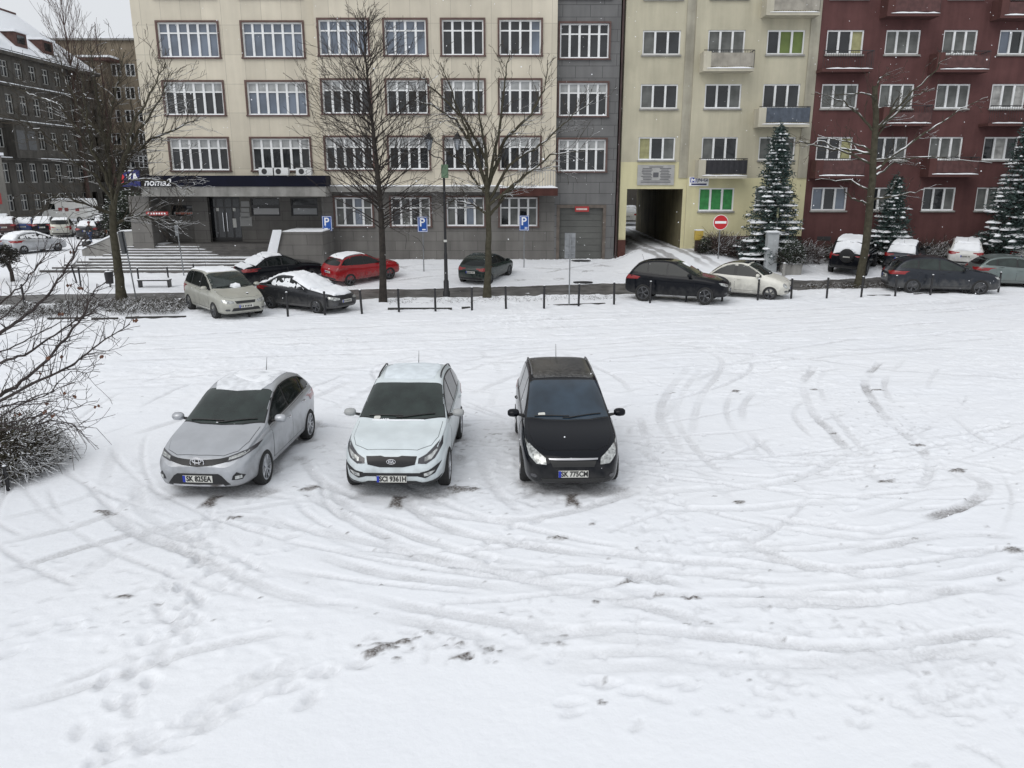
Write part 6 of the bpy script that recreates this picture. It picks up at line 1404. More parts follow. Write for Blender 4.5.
# ---- shrubs
LEAFD = mat('dark_evergreen_leaves', (.022, .032, .018), .7, var=.5, vscale=3, snow=(.80, 3, .8)); LEAFB = mat('brown_green_leaves', (.050, .045, .024), .8, var=.5, vscale=4, snow=(.70, 4, .9))
def shrub(label, cat, x, y, rx, ry, h, n, m, seed, name='shrub', leaves=None, nl=0, ls=.05, group=None, r=.006, arch=.5, root_z=None, parent=None, L=1.0):
    rs = random.Random(seed); z0 = float(hz(x, y)) if root_z is None else root_z
    root = thing(name, label, cat, (x, y, z0), 0, group); mb = MB(); lf = MB()
    for i in range(n):
        a = rs.uniform(0, 6.283); q = math.sqrt(rs.random()); p = Vector((math.cos(a)*rx*q*.8, math.sin(a)*ry*q*.8, rs.uniform(0, h*.55)*(1-q*q*.7))); out = Vector((math.cos(a)*q*1.2, math.sin(a)*q*1.2, rs.uniform(.1, 1.0))).normalized()
        out = (out+Vector((rs.gauss(0, .5), rs.gauss(0, .5), rs.gauss(0, .3)))).normalized(); ll = h*L*rs.uniform(.3, .75)*(1.05-q*.4)
        pts = [p, p+out*ll*.5+Vector((0, 0, .06*ll)), p+out*ll+Vector((rs.gauss(0, .05), rs.gauss(0, .05), -.18*arch*ll))]; mb.tube(pts, [r*1.3, r, r*.7], 3, cap=False)
        if rs.random() < .6: mb.tube([pts[1], pts[1]+(out+perp(out, rs)*.8).normalized()*ll*.4], [r*.8, r*.6], 3, cap=False)
    for i in range(nl):
        a = rs.uniform(0, 6.283); q = rs.random()**.4; ph = rs.random(); c = Vector((math.cos(a)*rx*q*math.sqrt(1-ph*ph*.8), math.sin(a)*ry*q*math.sqrt(1-ph*ph*.8), h*(.08+.88*ph*rs.uniform(.75, 1))*1.0)); leaf_cluster(lf, c, 3, ls, ls*1.6, rs, .8)
    if n: mb.build('twigs', m, root)
    if nl: lf.build('foliage', leaves, root, fix=False)
    return root
shrub('dense brownish shrub dusted with snow at the left edge of the lot', 'shrub', -9.5, 13.5, 1.3, 1.35, 1.15, 2300, mat('shrub_twigs', (.045, .036, .022), .9, var=.3, vscale=5, snow=(.60, 2.2, .9)), 3, leaves=LEAFB, nl=1500, ls=.032, r=.0055)
rs = random.Random(33); sb0 = [o for o in COL.objects if o.name.startswith('shrub')][0]; am = MB()
for i in range(26):
    a = rs.uniform(-1.2, 1.3); r0 = rs.uniform(.3, .9); L_ = rs.uniform(.5, 1.15); st = Vector((math.cos(a)*r0, math.sin(a)*r0, rs.uniform(.35, .9))); am.tube([st, st+Vector((math.cos(a)*L_*.45, math.sin(a)*L_*.45, .22)), st+Vector((math.cos(a)*L_*.8, math.sin(a)*L_*.8, .12)), st+Vector((math.cos(a)*L_, math.sin(a)*L_, -.25))], [.008, .007, .005, .003], 4)
am.build('arching_stems', TWIGD, sb0)

# clipped dark tree at the left edge
x, y, z = gp(13, 282); ct = thing('clipped_tree', 'small dark round-headed tree on a thin stem at the left frame edge', 'tree', (x, y, z))
MB().tube([(0, 0, -.05), (.0, 0, .5), (-.12, 0, 1.0)], [.11, .09, .12], 8).build('trunk', BARKD, ct)
lf = MB(); rs = random.Random(4)
for i in range(900):
    v = Vector((rs.gauss(0, 1), rs.gauss(0, 1), rs.gauss(0, 1))).normalized()*rs.random()**.33; leaf_cluster(lf, Vector((-.35+v.x*.85, v.y*.7, 1.35+v.z*.55)), 3, .05, .11, rs, .8)
lf.build('foliage', mat('dark_clipped_leaves', (.022, .020, .014), .8, var=.5, vscale=3, snow=(.97, 3, .5)), ct, fix=False)
# round shrub, planter shrub, hedge behind
x, y, z = gy(706, 44.2); shrub('round dark shrub with a snow cap beside the yellow box', 'shrub', x, y+.3, .42, .4, 1.05, 260, TWIGD, 6, leaves=LEAFD, nl=520, ls=.05, r=.007)
x, y, z = gp(134, 236); shrub('dark evergreen bush behind the low wall at the corner of the office block', 'shrub', -23.6, 50.5, 2.6, 1.3, 3.9, 500, TWIGD, 8, leaves=LEAFD, nl=3400, ls=.10, r=.012)
x, y, z = gp(96, 222); shrub('big dark evergreen bush behind the row of parked cars in the side street', 'shrub', -36.0, 74, 2.0, 1.5, 4.2, 300, TWIGD, 9, leaves=LEAFD, nl=3400, ls=.15, r=.02)
def strip_cover(name, label, cat, pts, width, h, n, m, seed, kind=None, r=.008, group=None):
    rs = random.Random(seed); mb = MB(); P = [Vector((p[0], p[1], 0)) for p in pts]; Ls = [(P[i+1]-P[i]).length for i in range(len(P)-1)]; T = sum(Ls)
    for i in range(n):
        s = rs.random()*T; k = 0
        while s > Ls[k]: s -= Ls[k]; k += 1
        d = (P[k+1]-P[k]).normalized(); nn = Vector((-d.y, d.x, 0)); p = P[k]+d*s+nn*rs.uniform(-.5, .5)*width
        if noise.noise(Vector((p.x*.6, p.y*.6, seed))) < -.22: continue
        p.z = float(hz(p.x, p.y))+.02+rs.random()*h*.5; o = Vector((rs.gauss(0, .7), rs.gauss(0, .7), rs.uniform(.15, 1))).normalized(); L = h*rs.uniform(.35, .9); mb.tube([p, p+o*L*.55, p+o*L+Vector((rs.gauss(0, .05), 0, -.12*L))], [r, r*.8, r*.5], 3, cap=False)
    o = mb.build(name, m); tag(o, label, cat, group)
    if kind: o['kind'] = kind
    return o
def GL(L): return [gp(*p)[:2] for p in L]
a_ = strip_cover('ground_cover', 'low twiggy ground cover under snow around the leftmost street tree', 'plants', GL([(8, 313), (60, 312), (188, 309)]), 2.9, .40, 4300, mat('snow_laden_twigs', (.045, .04, .032), .9, var=.3, vscale=5, snow=(.50, 3, .8)), 1, 'stuff')
b_ = strip_cover('ground_cover', 'low twiggy ground cover by the pruned tree', 'plants', GL([(805, 289), (905, 287)]), 1.3, .28, 900, TWIG, 2, 'stuff')
c_ = strip_cover('ground_cover', 'sparse dry stalks in the snow behind the kerb posts', 'plants', GL([(390, 303), (620, 299)]), 1.3, .16, 420, TWIG, 3, 'stuff', r=.006)
strip_cover('hedge', 'low bare hedge with snow along the cream block, behind the no-entry sign', 'hedge', [(11.3, 44.6), (17.3, 44.8)], 1.5, 1.35, 4200, mat('reddish_hedge_twigs', (.055, .035, .03), .9, var=.3, vscale=4, snow=(.58, 3, .8)), 4, r=.010)
strip_cover('hedge', 'low bare hedge with snow along the maroon block, behind the parked cars', 'hedge', [(17.8, 44.8), (34, 44.8)], 1.7, 1.35, 8200, mat('hedge_twigs', (.045, .038, .030), .9, var=.3, vscale=4, snow=(.58, 3, .8)), 5, r=.010)
# ---- foreground tree reaching in from the left
rs = random.Random(17); FTW = mat('foreground_twigs', (.030, .021, .019), .75, var=.35, vscale=9, bump=.3, bscale=40)
ft = thing('bare_tree', 'near bare tree reaching thin dark branches with a few dry leaves in from the left', 'tree', (-10.6, 9.6, 0))
def FW(px, py, Y): x, z = at(px, py, Y); return Vector((x+10.6, Y-9.6, z))
MB().tube([(0, 0, -.1), (.05, 0, 1.5), (-.1, .1, 3.5), (.1, .2, 6.0), (0, .1, 8.5)], [.17, .14, .11, .07, .03], 10).build('trunk', BARKD, ft, smooth=True)
lm = MB(); lv = MB()
for i, (Yd, r_, pl) in enumerate([
 (9.0, .020, [(0,394),(27,378),(55,352),(78,322),(92,297),(97,284)]), (9.8, .020, [(0,333),(20,320),(45,298),(63,274),(75,252),(88,236)]), (9.4, .016, [(0,362),(25,355),(55,335),(80,318),(98,309)]),
 (8.8, .016, [(0,400),(50,375),(80,360),(105,340),(130,324)]), (9.2, .009, [(0,425),(40,415),(60,412),(97,401)]), (8.6, .010, [(0,408),(25,400),(50,392),(75,382)]), (10.2, .012, [(0,303),(20,287),(40,264),(52,244)]),
 (9.9, .010, [(0,352),(30,338),(60,322),(88,318)]), (9.0, .010, [(0,418),(20,404),(45,396),(70,372),(100,372)]), (9.6, .009, [(0,320),(22,300),(32,278),(38,262)]), (8.7, .008, [(0,430),(25,428),(50,420),(72,424),(82,432)])]):
    P = [FW(px, py, Yd+.25*math.sin(j*2+i)) for j, (px, py) in enumerate(pl)]; d0 = (P[0]-P[1]).normalized()
    P = [Vector((0, 0, max(1.2, P[0].z-.9))), (P[0]+Vector((0, 0, P[0].z-.9)))*.5+Vector((0, 0, .5*0)) if False else P[0]+d0*.8]+P
    S_ = []
    for k in range(len(P)-1):
        for q in range(4): S_.append(P[k].lerp(P[k+1], q/4)+Vector((rs.gauss(0, .008), rs.gauss(0, .008), rs.gauss(0, .008))))
    S_.append(P[-1]); M_ = len(S_); lm.tube(S_, [max(.004, r_*1.5*(1-.85*k/M_)) for k in range(M_)], 6)
    for k in range(7, M_-1):
        d = (S_[k+1]-S_[k]).normalized()
        for _ in range(2 if rs.random() < .55 else 1):
            cd = (d*.8+perp(d, rs)*.75+Vector((0, 0, .1))).normalized(); e_ = grow(lm, S_[k], cd, rs.uniform(.18, .55), max(.004, r_*.4), 1, rs, .1, .6, .7, .12, .0028, .12)
            if rs.random() < .06:
                for _2 in range(3):
                    c = e_[-1]+Vector((rs.gauss(0, .02), rs.gauss(0, .02), -.02)); a = perp(Vector((0, 0, 1)), rs)*.032; b2 = Vector((rs.gauss(0, .01), rs.gauss(0, .01), -.05)); m_ = c+b2*.5
                    k0 = len(lv.v); lv.v += [tuple(c), tuple(m_+a*.6), tuple(c+b2), tuple(m_-a*.6+Vector((0, .01, 0)))]; lv.f.append((k0, k0+1, k0+2, k0+3)); lv.m.append(0)
lm.build('limbs', FTW, ft); lv.build('dry_leaves', mat('dry_leaf', (.13, .055, .03), .7, var=.4, vscale=20), ft, fix=False)

# ================================================================== street furniture and people
POSTM = mat('black_post', (.014, .014, .016), .5)
proto = None
PST = [(-3, 308), (25, 307), (213, 317), (249.5, 317.5), (288, 317), (325, 315.5), (362, 314), (399, 312.5), (435.5, 312), (472, 311), (506, 309.5), (544, 309), (578.5, 307), (614, 305), (650, 304), (686, 302.5), (722, 302), (757.5, 301), (791, 300), (826.5, 299), (861, 298), (895, 297), (930, 296), (965, 294.5), (998, 293), (1034, 292)]
plab = {0: 'black kerb post just outside the left edge', 1: 'black kerb post in the ground cover at far left', 25: 'black kerb post just outside the right edge'}
names = ['first black kerb post in front of the champagne people carrier', 'second black kerb post in front of the champagne people carrier', 'black kerb post in front of the rear half of the snow-buried saloon', 'black kerb post in front of the nose of the snow-buried saloon',
 'black kerb post just left of the slender dark-trunked tree', 'black kerb post just right of the slender dark-trunked tree', 'black kerb post directly left of the lamp post foot', 'black kerb post between the lamp post and the mossy forked tree', 'black kerb post just right of the mossy forked tree', 'black kerb post midway between forked tree and grey sign back',
 'black kerb post beside the grey sign back', 'black kerb post left of the black crossover tail', 'black kerb post in front of the black crossover rear wheel', 'black kerb post in front of the black crossover front door', 'black kerb post in front of the black crossover nose', 'black kerb post in front of the cream hatchback wheel',
 'black kerb post just right of the cream hatchback', 'black kerb post midway between the cream hatchback and the pruned tree', 'black kerb post at the foot of the pruned tree', 'black kerb post at the tail of the long dark estate', 'black kerb post before the middle of the long dark estate', 'black kerb post before the front wheel of the long dark estate', 'black kerb post before the grey-green hatchback', 'black kerb post at the right frame edge']
for i, (px, py) in enumerate(PST[1:-1]):
    x, y, z = gp(px, py); lab = plab[1] if i == 0 else names[i-1]
    if proto is None:
        o = thing('kerb_post', lab, 'post', (x, y, z), 0, 'black posts along the kerb'); MB().lathe([(0, -.1), (.045, -.1), (.045, .80), (.036, .82), (.036, .86), (.048, .875), (.048, .93), (.03, .955), (0, .96)], 12).build('post', POSTM, o, smooth=True)
        sn = MB(); snow_blob(sn, Vector((0, 0, .965)), .045, .045, .025, random.Random(1)); sn.build('snow_cap', SNOW, o, smooth=True); proto = o
    else: o = copy_tree(proto)
    o.location = (x, y, z); o['label'] = lab; o.rotation_euler = (rs.gauss(0, .015), rs.gauss(0, .015), 0)
def kerb(a, b_, h, lab):
    (x0, y0, z0), (x1, y1, z1) = gp(*a), gp(*b_); L = math.hypot(x1-x0, y1-y0); o = MB().box(0, L, -.06, .06, -.02, h).build('kerb', mat('dark_kerb', (.035, .033, .03), .8, var=.3, vscale=4), None); o.location = (x0, y0, z0+.03); o.rotation_euler = (0, 0, math.atan2(y1-y0, x1-x0)); o['kind'] = 'structure'
kerb((388, 310), (452, 310), .06, ''); kerb((462, 309), (470, 308.5), .05, ''); kerb((548, 306.5), (605, 304.5), .04, ''); kerb((48, 320), (84, 319.6), .06, ''); kerb((92, 319.8), (118, 319.4), .04, ''); kerb((126, 319.2), (186, 318.2), .06, ''); kerb((866, 296.5), (890, 296), .03, ''); kerb((914, 295), (948, 294), .04, '')
# lamp
x, y, z = gp(446.5, 297); lp = thing('street_lamp', 'black street lamp with two old-fashioned lanterns and a green box, beside the kerb', 'street lamp', (x, y, z)); 
def zl(px, py): X_, Z_ = at(px, py, y); return X_-x, Z_-z
_, zt = zl(446, 176)
MB().lathe([(0, -.05), (.16, -.05), (.16, .25), (.12, .3), (.12, .7), (.085, .8), (.075, 1.9), (.06, 2.0), (.05, zt), (0, zt)], 14).build('pole', POSTM, lp, smooth=True)
MB().lathe([(.064, 2.45), (.075, 2.47), (.075, 2.53), (.064, 2.55)], 14).build('white_band', PLATE, lp)
b0, b1 = zl(441.5, 178), zl(448, 164.5); gb = MB().box(b0[0], b1[0], -.13, .13, b0[1], b1[1]).build('cabinet', mat('faded_green', (.13, .21, .13), .6, var=.2, vscale=6), lp); gb.modifiers.new('b', 'BEVEL').width = .02
arm = MB(); cx = (b0[0]+b1[0])/2
for lx in (429, 457.5):
    ex, ez = zl(lx, 150); arm.tube([(cx, 0, b0[1]+.1), (cx, 0, b1[1]+.08), (cx+(ex-cx)*.25, 0, b1[1]+.28), (cx+(ex-cx)*.65, 0, b1[1]+.32), (ex, 0, ez-.12), (ex, 0, ez+.02)], .022, 6)
    lt_ = MB().lathe([(.07, ez), (.17, ez+.42), (.17, ez+.43)], 6, 'z', (ex, 0, 0)).build('lantern_glass', mat('lantern_glass', (.30, .33, .36), .12, spec=.8), lp)
    MB().lathe([(.0, ez-.03), (.08, ez-.03), (.08, ez+.0)], 6, 'z', (ex, 0, 0)).lathe([(.20, ez+.43), (.20, ez+.46), (.10, ez+.58), (.10, ez+.62), (.05, ez+.68), (.0, ez+.75)], 6, 'z', (ex, 0, 0)).build('lantern_cap', POSTM, lt_)
    fr = MB()
    for k in range(6): a = math.pi*k/3; fr.tube([(ex+.072*math.cos(a), .072*math.sin(a), ez), (ex+.175*math.cos(a), .175*math.sin(a), ez+.43)], .009, 4)
    fr.build('lantern_frame', POSTM, lt_)
arm.build('arms', POSTM, lp)
# parking signs
SBLUE = mat('sign_blue_plate', (.008, .075, .34), .45, var=.1, vscale=4)
def sign_pole(name, label, cat, basepx, group=None, h=None, mt=None):
    x, y, z = gp(*basepx); o = thing(name, label, cat, (x, y, z), 0, group); MB().tube([(0, 0, -.1), (0, 0, h)], .03, 8).build('pole', mt or GALV, o, smooth=True); return o, x, y, z
for px, t, b_, by_, lab in ((524, 215.5, 230.5, 268, 'blue parking sign right of the mossy forked tree'), (424, 216.5, 232, 272, 'blue parking sign just left of the lamp post'), (329.5, 216, 231, 262, 'blue parking sign by the grey stair wall, half behind twigs')):
    x, y, z = gp(px, by_); zt = at(px, t, y)[1]-z; zb_ = at(px, b_, y)[1]-z
    o, x, y, z = sign_pole('parking_sign', lab, 'sign', (px, by_), 'blue parking signs', zt-.02)
    hh = zt-zb_; wd = hh*.66; pl = MB().box(-wd/2, wd/2, -.05, -.034, zb_, zt).build('plate', SBLUE, o)
    bd = MB(); tk = .022; bd.box(-wd/2+.02, wd/2-.02, -.054, -.051, zt-.02-tk, zt-.02).box(-wd/2+.02, wd/2-.02, -.054, -.051, zb_+.02, zb_+.02+tk).box(-wd/2+.02, -wd/2+.02+tk, -.054, -.051, zb_+.02+tk, zt-.02-tk).box(wd/2-.02-tk, wd/2-.02, -.054, -.051, zb_+.02+tk, zt-.02-tk).build('border', WHT, pl)
    text_mesh('letter', 'P', hh*.74, WHT, pl, (0-.02, -.053, zb_+hh*.60), (math.pi/2, 0, 0), .003, .010)
    if px == 524: text_mesh('number', '30', hh*.2, WHT, pl, (wd*.18, -.053, zb_+hh*.16), (math.pi/2, 0, 0), .003, .004)
    elif px == 424: MB().box(-wd*.05, wd*.3, -.056, -.052, zb_+hh*.12, zb_+hh*.2).build('small_mark', WHT, pl)
    else: MB().box(-wd*.3, wd*.05, -.056, -.052, zb_+hh*.12, zb_+hh*.2).build('small_mark', WHT, pl)
# no entry
x, y, z = gp(718, 259); zc_ = at(718.5, 222.3, y)[1]-z; o, x, y, z = sign_pole('no_entry_sign', 'round red no-entry sign on a pole before the cream block', 'sign', (718, 259), None, zc_+.3)
rr = 7.3/FPX*y; dk = MB().lathe([(0, -.06), (rr*.93, -.06), (rr*.93, -.04)], 32, 'y', (0, 0, zc_)).build('disc', mat('sign_red', (.50, .012, .018), .45), o); MB().lathe([(rr*.93, -.055), (rr, -.055), (rr, -.04), (0, -.04)], 32, 'y', (0, 0, zc_)).build('rim', WHT, dk); MB().box(-rr*.76, rr*.76, -.068, -.061, zc_-rr*.16, zc_+rr*.16).build('bar', WHT, dk)
# grey sign back
x, y, z = gp(569, 306); zt = at(569, 233, y)[1]-z; zb_ = at(569, 258.5, y)[1]-z; o, x, y, z = sign_pole('traffic_sign', 'grey back of a tall rectangular sign in front of the garage door', 'sign', (569, 306), None, zt-.05)
p_ = MB().box(-.22, .22, .035, .05, zb_, zt).build('plate', mat('sign_back_grey', (.22, .23, .24), .5, metal=.3, var=.2, vscale=3), o)
for q in (.2, .5, .8): MB().box(-.2, .2, .0, .034, zb_+(zt-zb_)*q-.02, zb_+(zt-zb_)*q+.02).build('bracket', GALV, p_)
# two left signs
x, y, z = gp(136, 298); zt = at(128, 231, y)[1]-z; o, x, y, z = sign_pole('traffic_sign', 'thin pole with a narrow dark edge-on sign right of the leftmost street tree', 'sign', (136, 298), None, zt); o.rotation_euler = (0, R(-4), 0)
MB().box(-.17, -.03, -.15, .15, zt-.98, zt).build('plate', mat('sign_back_dark', (.08, .085, .09), .5), o)
x, y, z = gp(184, 276); zt = at(181, 224, y)[1]-z; o, x, y, z = sign_pole('traffic_sign', 'thin grey sign post in front of the entrance steps', 'sign', (184, 276), None, zt); o.rotation_euler = (0, R(-2), 0)
MB().box(-.12, .06, -.05, -.03, zt-.6, zt-.05).build('plate', mat('sign_back_grey', (.22, .23, .24), .5), o)
# boxes
x, y, z = gy(769.5, 42.2); o = thing('utility_cabinet', 'tall light grey utility cabinet with snow on top in front of the spruce', 'cabinet', (x, y, z)); hc = at(769, 233, y)[1]-z
MB().box(-.30, .30, -.2, .2, -.05, hc).build('housing', mat('cabinet_grey', (.36, .38, .39), .5, var=.12, vscale=3), o); MB().box(-.28, -.0, -.215, -.201, .1, hc-.1).box(.01, .28, -.215, -.201, .1, hc-.1).build('doors', mat('cabinet_grey', (.36, .38, .39), .5), o)
MB().box(-.36, .36, -.27, .25, hc+.002, hc+.05).build('lid', mat('cabinet_grey', (.36, .38, .39), .5), o); sn = MB(); snow_strip(sn, -.36, .36, -.27, .25, hc+.052, .09, rs, .15); sn.build('snow_cap', SNOW, o, smooth=True)
x, y, z = gy(773, 42.9); o = thing('marker_post', 'thin post with a pale yellow cap behind the grey cabinet', 'post', (x, y, z)); hc = at(773, 208, y)[1]-z
MB().tube([(0, 0, -.1), (0, 0, hc-.5)], .03, 8).build('post', GALV, o); MB().tube([(0, 0, hc-.5), (0, 0, hc)], .05, 8).build('cap', mat('pale_yellow', (.45, .45, .28), .6), o)
x, y, z = gy(792.5, 41.4); o = thing('planter', 'square concrete planter holding a dark snowy shrub', 'planter', (x, y+.4, z)); 
MB().poly([(-.42, -.05), (.42, -.05), (.47, .58), (-.47, .58)], -.45, .45).build('tub', CONC, o); MB().box(-.42, .42, -.4, .4, .582, .62).build('snow', SNOW, o)
shrub('dark leafy shrub with snow growing in the concrete planter', 'shrub', x, y+.4, .78, .7, 1.45, 200, TWIGD, 16, leaves=LEAFD, nl=900, ls=.055, r=.008, root_z=z+.5)
x, y, z = gy(783.5, 41.1); o = thing('stone_bollard', 'short grey bollard at the left front corner of the planter', 'bollard', (x, y, z)); MB().lathe([(0, -.05), (.09, -.05), (.09, .62), (.05, .68), (0, .69)], 12).build('post', CONC, o, smooth=True); sn = MB(); snow_blob(sn, Vector((0, 0, .7)), .08, .08, .04, rs); sn.build('snow_cap', SNOW, o, smooth=True)
x, y, z = gy(697.5, 45.2); o = thing('yellow_box', 'small yellow box on a brown stand against the cream block', 'box', (x, y, z)); h0 = at(697, 240, y)[1]-z; h1 = at(697, 230.5, y)[1]-z
MB().box(-.17, .12, -.1, .12, -.05, h0).build('stand', mat('brown_stand', (.06, .04, .03), .7), o); MB().box(-.21, .24, -.15, .15, h0+.002, h1).build('box', mat('yellow_paint', (.50, .36, .07), .5, var=.1, vscale=4), o); MB().box(-.22, .25, -.16, .16, h1+.002, h1+.06).build('snow_cap', SNOW, o)
x, y, z = gp(754, 268); o = thing('park_bench', 'snow-covered slatted bench behind the cream hatchback', 'bench', (x, y, z), R(-18))
sl = MB()
for i in range(4): sl.box(-.8, .8, -.22+i*.12, -.13+i*.12, .42, .46)
sl.build('seat', mat('bench_wood', (.06, .045, .035), .7), o)
for a in (-.65, -.2, .25, .65): MB().box(a-.03, a+.03, -.2, .22, -.05, .419).build('leg', METAL, o)
sn = MB(); snow_strip(sn, -.8, .8, -.23, .25, .462, .10, rs, .18); sn.build('snow_cover', SNOW, o, smooth=True)
# left forecourt: bench, posts, bins
x, y, z = gp(156, 288); o = thing('park_bench', 'low snow-covered bench in the forecourt right of the leftmost street tree', 'bench', (x, y, z), R(4))
MB().box(-.78, .72, -.2, .2, .36, .42).build('seat', mat('bench_dark', (.05, .05, .05), .7), o)
for a in (-.72, .66): MB().box(a-.04, a+.04, -.18, .18, -.05, .359).build('leg', METAL, o)
sn = MB(); snow_strip(sn, -.78, .72, -.22, .2, .422, .08, rs, .18); sn.build('snow_cover', SNOW, o, smooth=True)
for (bx_, by_, ty, lab, tilt) in ((139.5, 287, 268, 'thin dark post at the left end of the low forecourt bench', 0), (169, 282, 267, 'thin dark post at the right end of the low forecourt bench', 2), (194.5, 278, 264, 'thin dark post above the champagne people carrier roof', 0), (81, 287, 267, 'upright dark post left of the black bin', 0), (77, 284, 265, 'leaning dark post beside the upright one left of the black bin', 9)):
    x, y, z = gp(bx_, by_); o = thing('forecourt_post', lab, 'post', (x, y, z), 0, 'dark posts in the forecourt'); hh = at(bx_, ty, y)[1]-z; MB().tube([(0, 0, -.05), (0, 0, hh)], .04, 8).build('post', POSTM, o); sn = MB(); snow_blob(sn, Vector((0, 0, hh+.01)), .045, .045, .025, rs); sn.build('snow_cap', SNOW, o, smooth=True); o.rotation_euler = (0, R(-tilt), 0)
x, y, z = gp(110.5, 288); o = thing('litter_bin', 'black litter bin on a post beside the leftmost street tree', 'bin', (x, y, z)); MB().tube([(0, 0, -.05), (0, 0, .9)], .035, 8).build('post', POSTM, o); MB().lathe([(0, .22), (.17, .22), (.21, .8), (.19, .8), (.15, .3)], 14).build('basket', POSTM, o, smooth=True)
sn = MB(); snow_blob(sn, Vector((0, 0, .8)), .17, .17, .04, rs); sn.build('snow', SNOW, o, smooth=True)
x, y, z = gp(88, 254); o = thing('litter_bin', 'dark round litter bin with snow cap at the foot of the sloping low wall', 'bin', (x, y, z)); MB().lathe([(0, -.02), (.24, -.02), (.27, .78), (.25, .8), (0, .8)], 16).build('drum', mat('bin_grey', (.06, .065, .07), .6), o, smooth=True); sn = MB(); snow_blob(sn, Vector((0, 0, .83)), .27, .27, .08, rs, 10); sn.build('snow_cap', SNOW, o, smooth=True)
# near post in the shrub
x, y, z = gp(8, 490); o = thing('wooden_stake', 'short black stake in front of the shrub at the left edge of the lot', 'stake', (x, y, z)); MB().tube([(0, 0, -.1), (.0, .02, .2), (-.02, .03, .42)], [.035, .035, .03], 8).build('stake', POSTM, o); sn = MB(); snow_blob(sn, Vector((-.02, .03, .43)), .035, .035, .02, rs); sn.build('snow_cap', SNOW, o, smooth=True)
# manhole covers showing dark in the forecourt snow
for px, py, w_, lab in ((583, 283.5, .62, 'dark drain cover in the snow before the garage'), (581, 261.8, .7, 'dark strip drain at the foot of the garage door')):
    x, y, z = gp(px, py); o = MB().lathe([(0, .0), (w_*.8, .0), (w_*.8, -.03)], 20).build('drain_cover', METAL, None); o.location = (x, y, z+.085); o.scale = (1, .6, 1); tag(o, lab, 'drain cover')
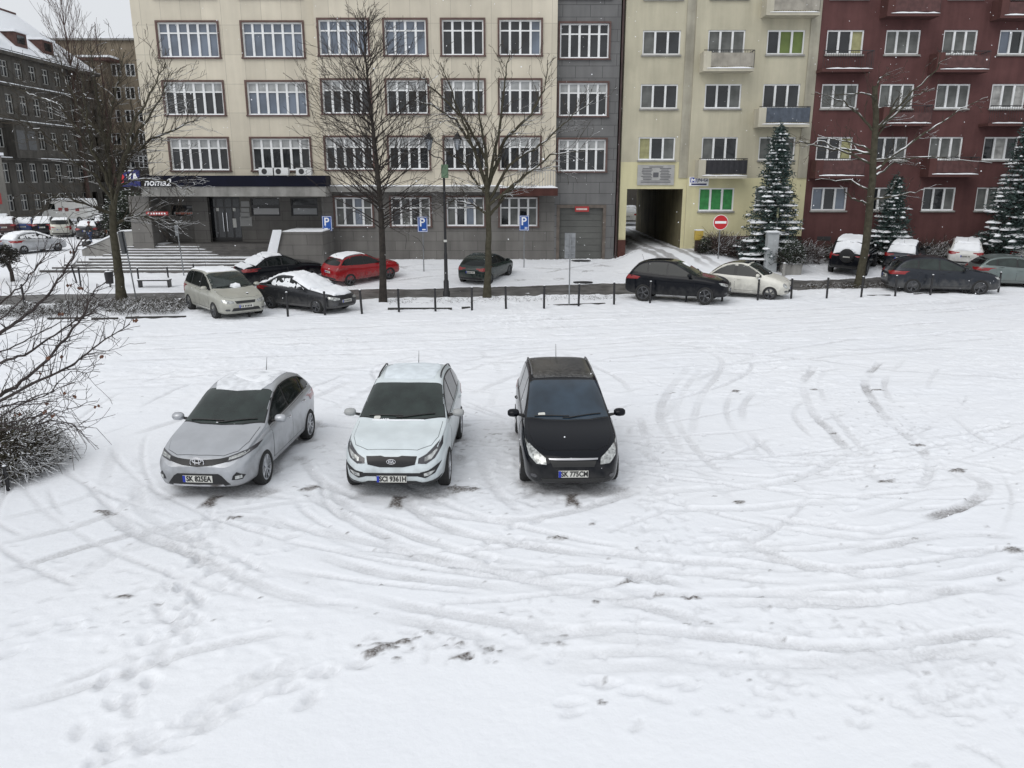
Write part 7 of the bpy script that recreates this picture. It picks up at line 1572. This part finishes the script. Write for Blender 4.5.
# ---- people
def person(label, px, py, heading, jacket, trousers, hat, stride=.28, h=1.76, seed=1):
    x, y, z = gp(px, py); root = thing('person', label, 'person', (x, y, z), heading)
    def skin(name, verts, edges, rad, m, lv=1, rootv=0):
        me = bpy.data.meshes.new(name); me.from_pydata(verts, edges, []); o = link(bpy.data.objects.new(name, me), root); md = o.modifiers.new('s', 'SKIN'); md.use_smooth_shade = True
        for i, r_ in enumerate(rad): me.skin_vertices[0].data[i].radius = r_ if isinstance(r_, tuple) else (r_, r_); me.skin_vertices[0].data[i].use_root = (i == rootv)
        o.modifiers.new('u', 'SUBSURF').levels = lv; apply_mods(o); o.data.materials.clear(); o.data.materials.append(m)
        for p in o.data.polygons: p.use_smooth = True
        return o
    s = stride
    V = [(0,0,.95),(0,0,1.18),(.02,0,1.42),(.03,0,1.52),(.05,0,1.60),(.06,0,1.68),(.05,0,1.75),
         (0,.10,.9),(s*.45,.11,.5),(s*.75,.11,.09),(s*.75+.17,.11,.04),(0,-.10,.9),(-s*.2,-.11,.5),(-s*1.1,-.11,.14),(-s*1.1+.15,-.11,.05),
         (.02,.19,1.40),(-.08,.24,1.13),(-.02,.25,.88),(.0,.25,.80),(.02,-.19,1.40),(.06,-.24,1.13),(.16,-.25,.90),(.2,-.25,.83)]
    E_ = [(0,1),(1,2),(2,3),(3,4),(4,5),(5,6),(0,7),(7,8),(8,9),(9,10),(0,11),(11,12),(12,13),(13,14),(2,15),(15,16),(16,17),(17,18),(2,19),(19,20),(20,21),(21,22)]
    Rd = [(.14,.11),(.14,.11),(.15,.11),.055,.075,.095,.06,.09,.062,.042,.035,.09,.062,.042,.035,.06,.045,.032,.035,.06,.045,.032,.035]
    body = skin('body', V, E_, Rd, mat('skin', (.42, .26, .19), .6))
    jv = [V[0],(0,0,1.18),(.02,0,1.42),(.03,0,1.50),V[15],V[16],V[17],V[19],V[20],V[21]]; skin('jacket', [(0,0,.84)]+jv, [(0,1),(1,2),(2,3),(3,4),(3,5),(5,6),(6,7),(3,8),(8,9),(9,10)], [(.19,.15),(.18,.14),(.18,.14),(.19,.145),.075,.085,.068,.052,.085,.068,.052], jacket)
    tv = [(0,0,.92),V[7],V[8],(V[9][0],V[9][1],.12),V[11],V[12],(V[13][0],V[13][1],.17)]; skin('trousers', tv, [(0,1),(1,2),(2,3),(0,4),(4,5),(5,6)], [(.15,.12),.105,.078,.062,.105,.078,.062], trousers)
    for q in (9, 13): MB().lathe([(0,-.04),(.05,-.04),(.06,.0),(.05,.05),(0,.06)], 8).build('shoe', METAL, root, smooth=True).location = (V[q][0]+.05, V[q][1], V[q][2]-.02)
    MB().lathe([(.105,1.66),(.112,1.70),(.10,1.77),(.05,1.81),(0,1.82)], 14, 'z', (.055,0,0)).build('hat', hat, root, smooth=True)
    return root
person('person in a dark jacket and blue jeans walking past the low sloping wall', 91, 244.5, R(70), mat('dark_jacket', (.02, .022, .025), .8), mat('blue_jeans', (.03, .055, .13), .8), mat('red_hat', (.12, .02, .02), .8))
person('person in a blue coat standing far back by the pale house corner', 8.5, 223, R(20), mat('blue_coat', (.015, .025, .12), .8), mat('dark_trousers', (.015, .015, .02), .8), mat('dark_jacket', (.02, .022, .025), .8), stride=.1)
# ---- falling snow
rs = random.Random(77); fl = MB()
for _ in range(1000):
    Y_ = 6+38*rs.random(); X_ = rs.uniform(-.75, .75)*Y_; Z_ = rs.uniform(.2, 15); r_ = rs.uniform(.006, .013)*(.6+Y_/45); k = len(fl.v)
    fl.v += [(X_+r_, Y_, Z_), (X_-r_, Y_, Z_), (X_, Y_+r_, Z_), (X_, Y_-r_, Z_), (X_, Y_, Z_+r_), (X_, Y_, Z_-r_)]
    for f_ in ((0, 2, 4), (2, 1, 4), (1, 3, 4), (3, 0, 4), (2, 0, 5), (1, 2, 5), (3, 1, 5), (0, 3, 5)): fl.f.append(tuple(k+t for t in f_)); fl.m.append(0)
tag(fl.build('falling_snow', mat('snowflake', (.88, .89, .92), .7), fix=False), 'scattered small snowflakes falling through the air', 'snowflakes', kind='stuff')
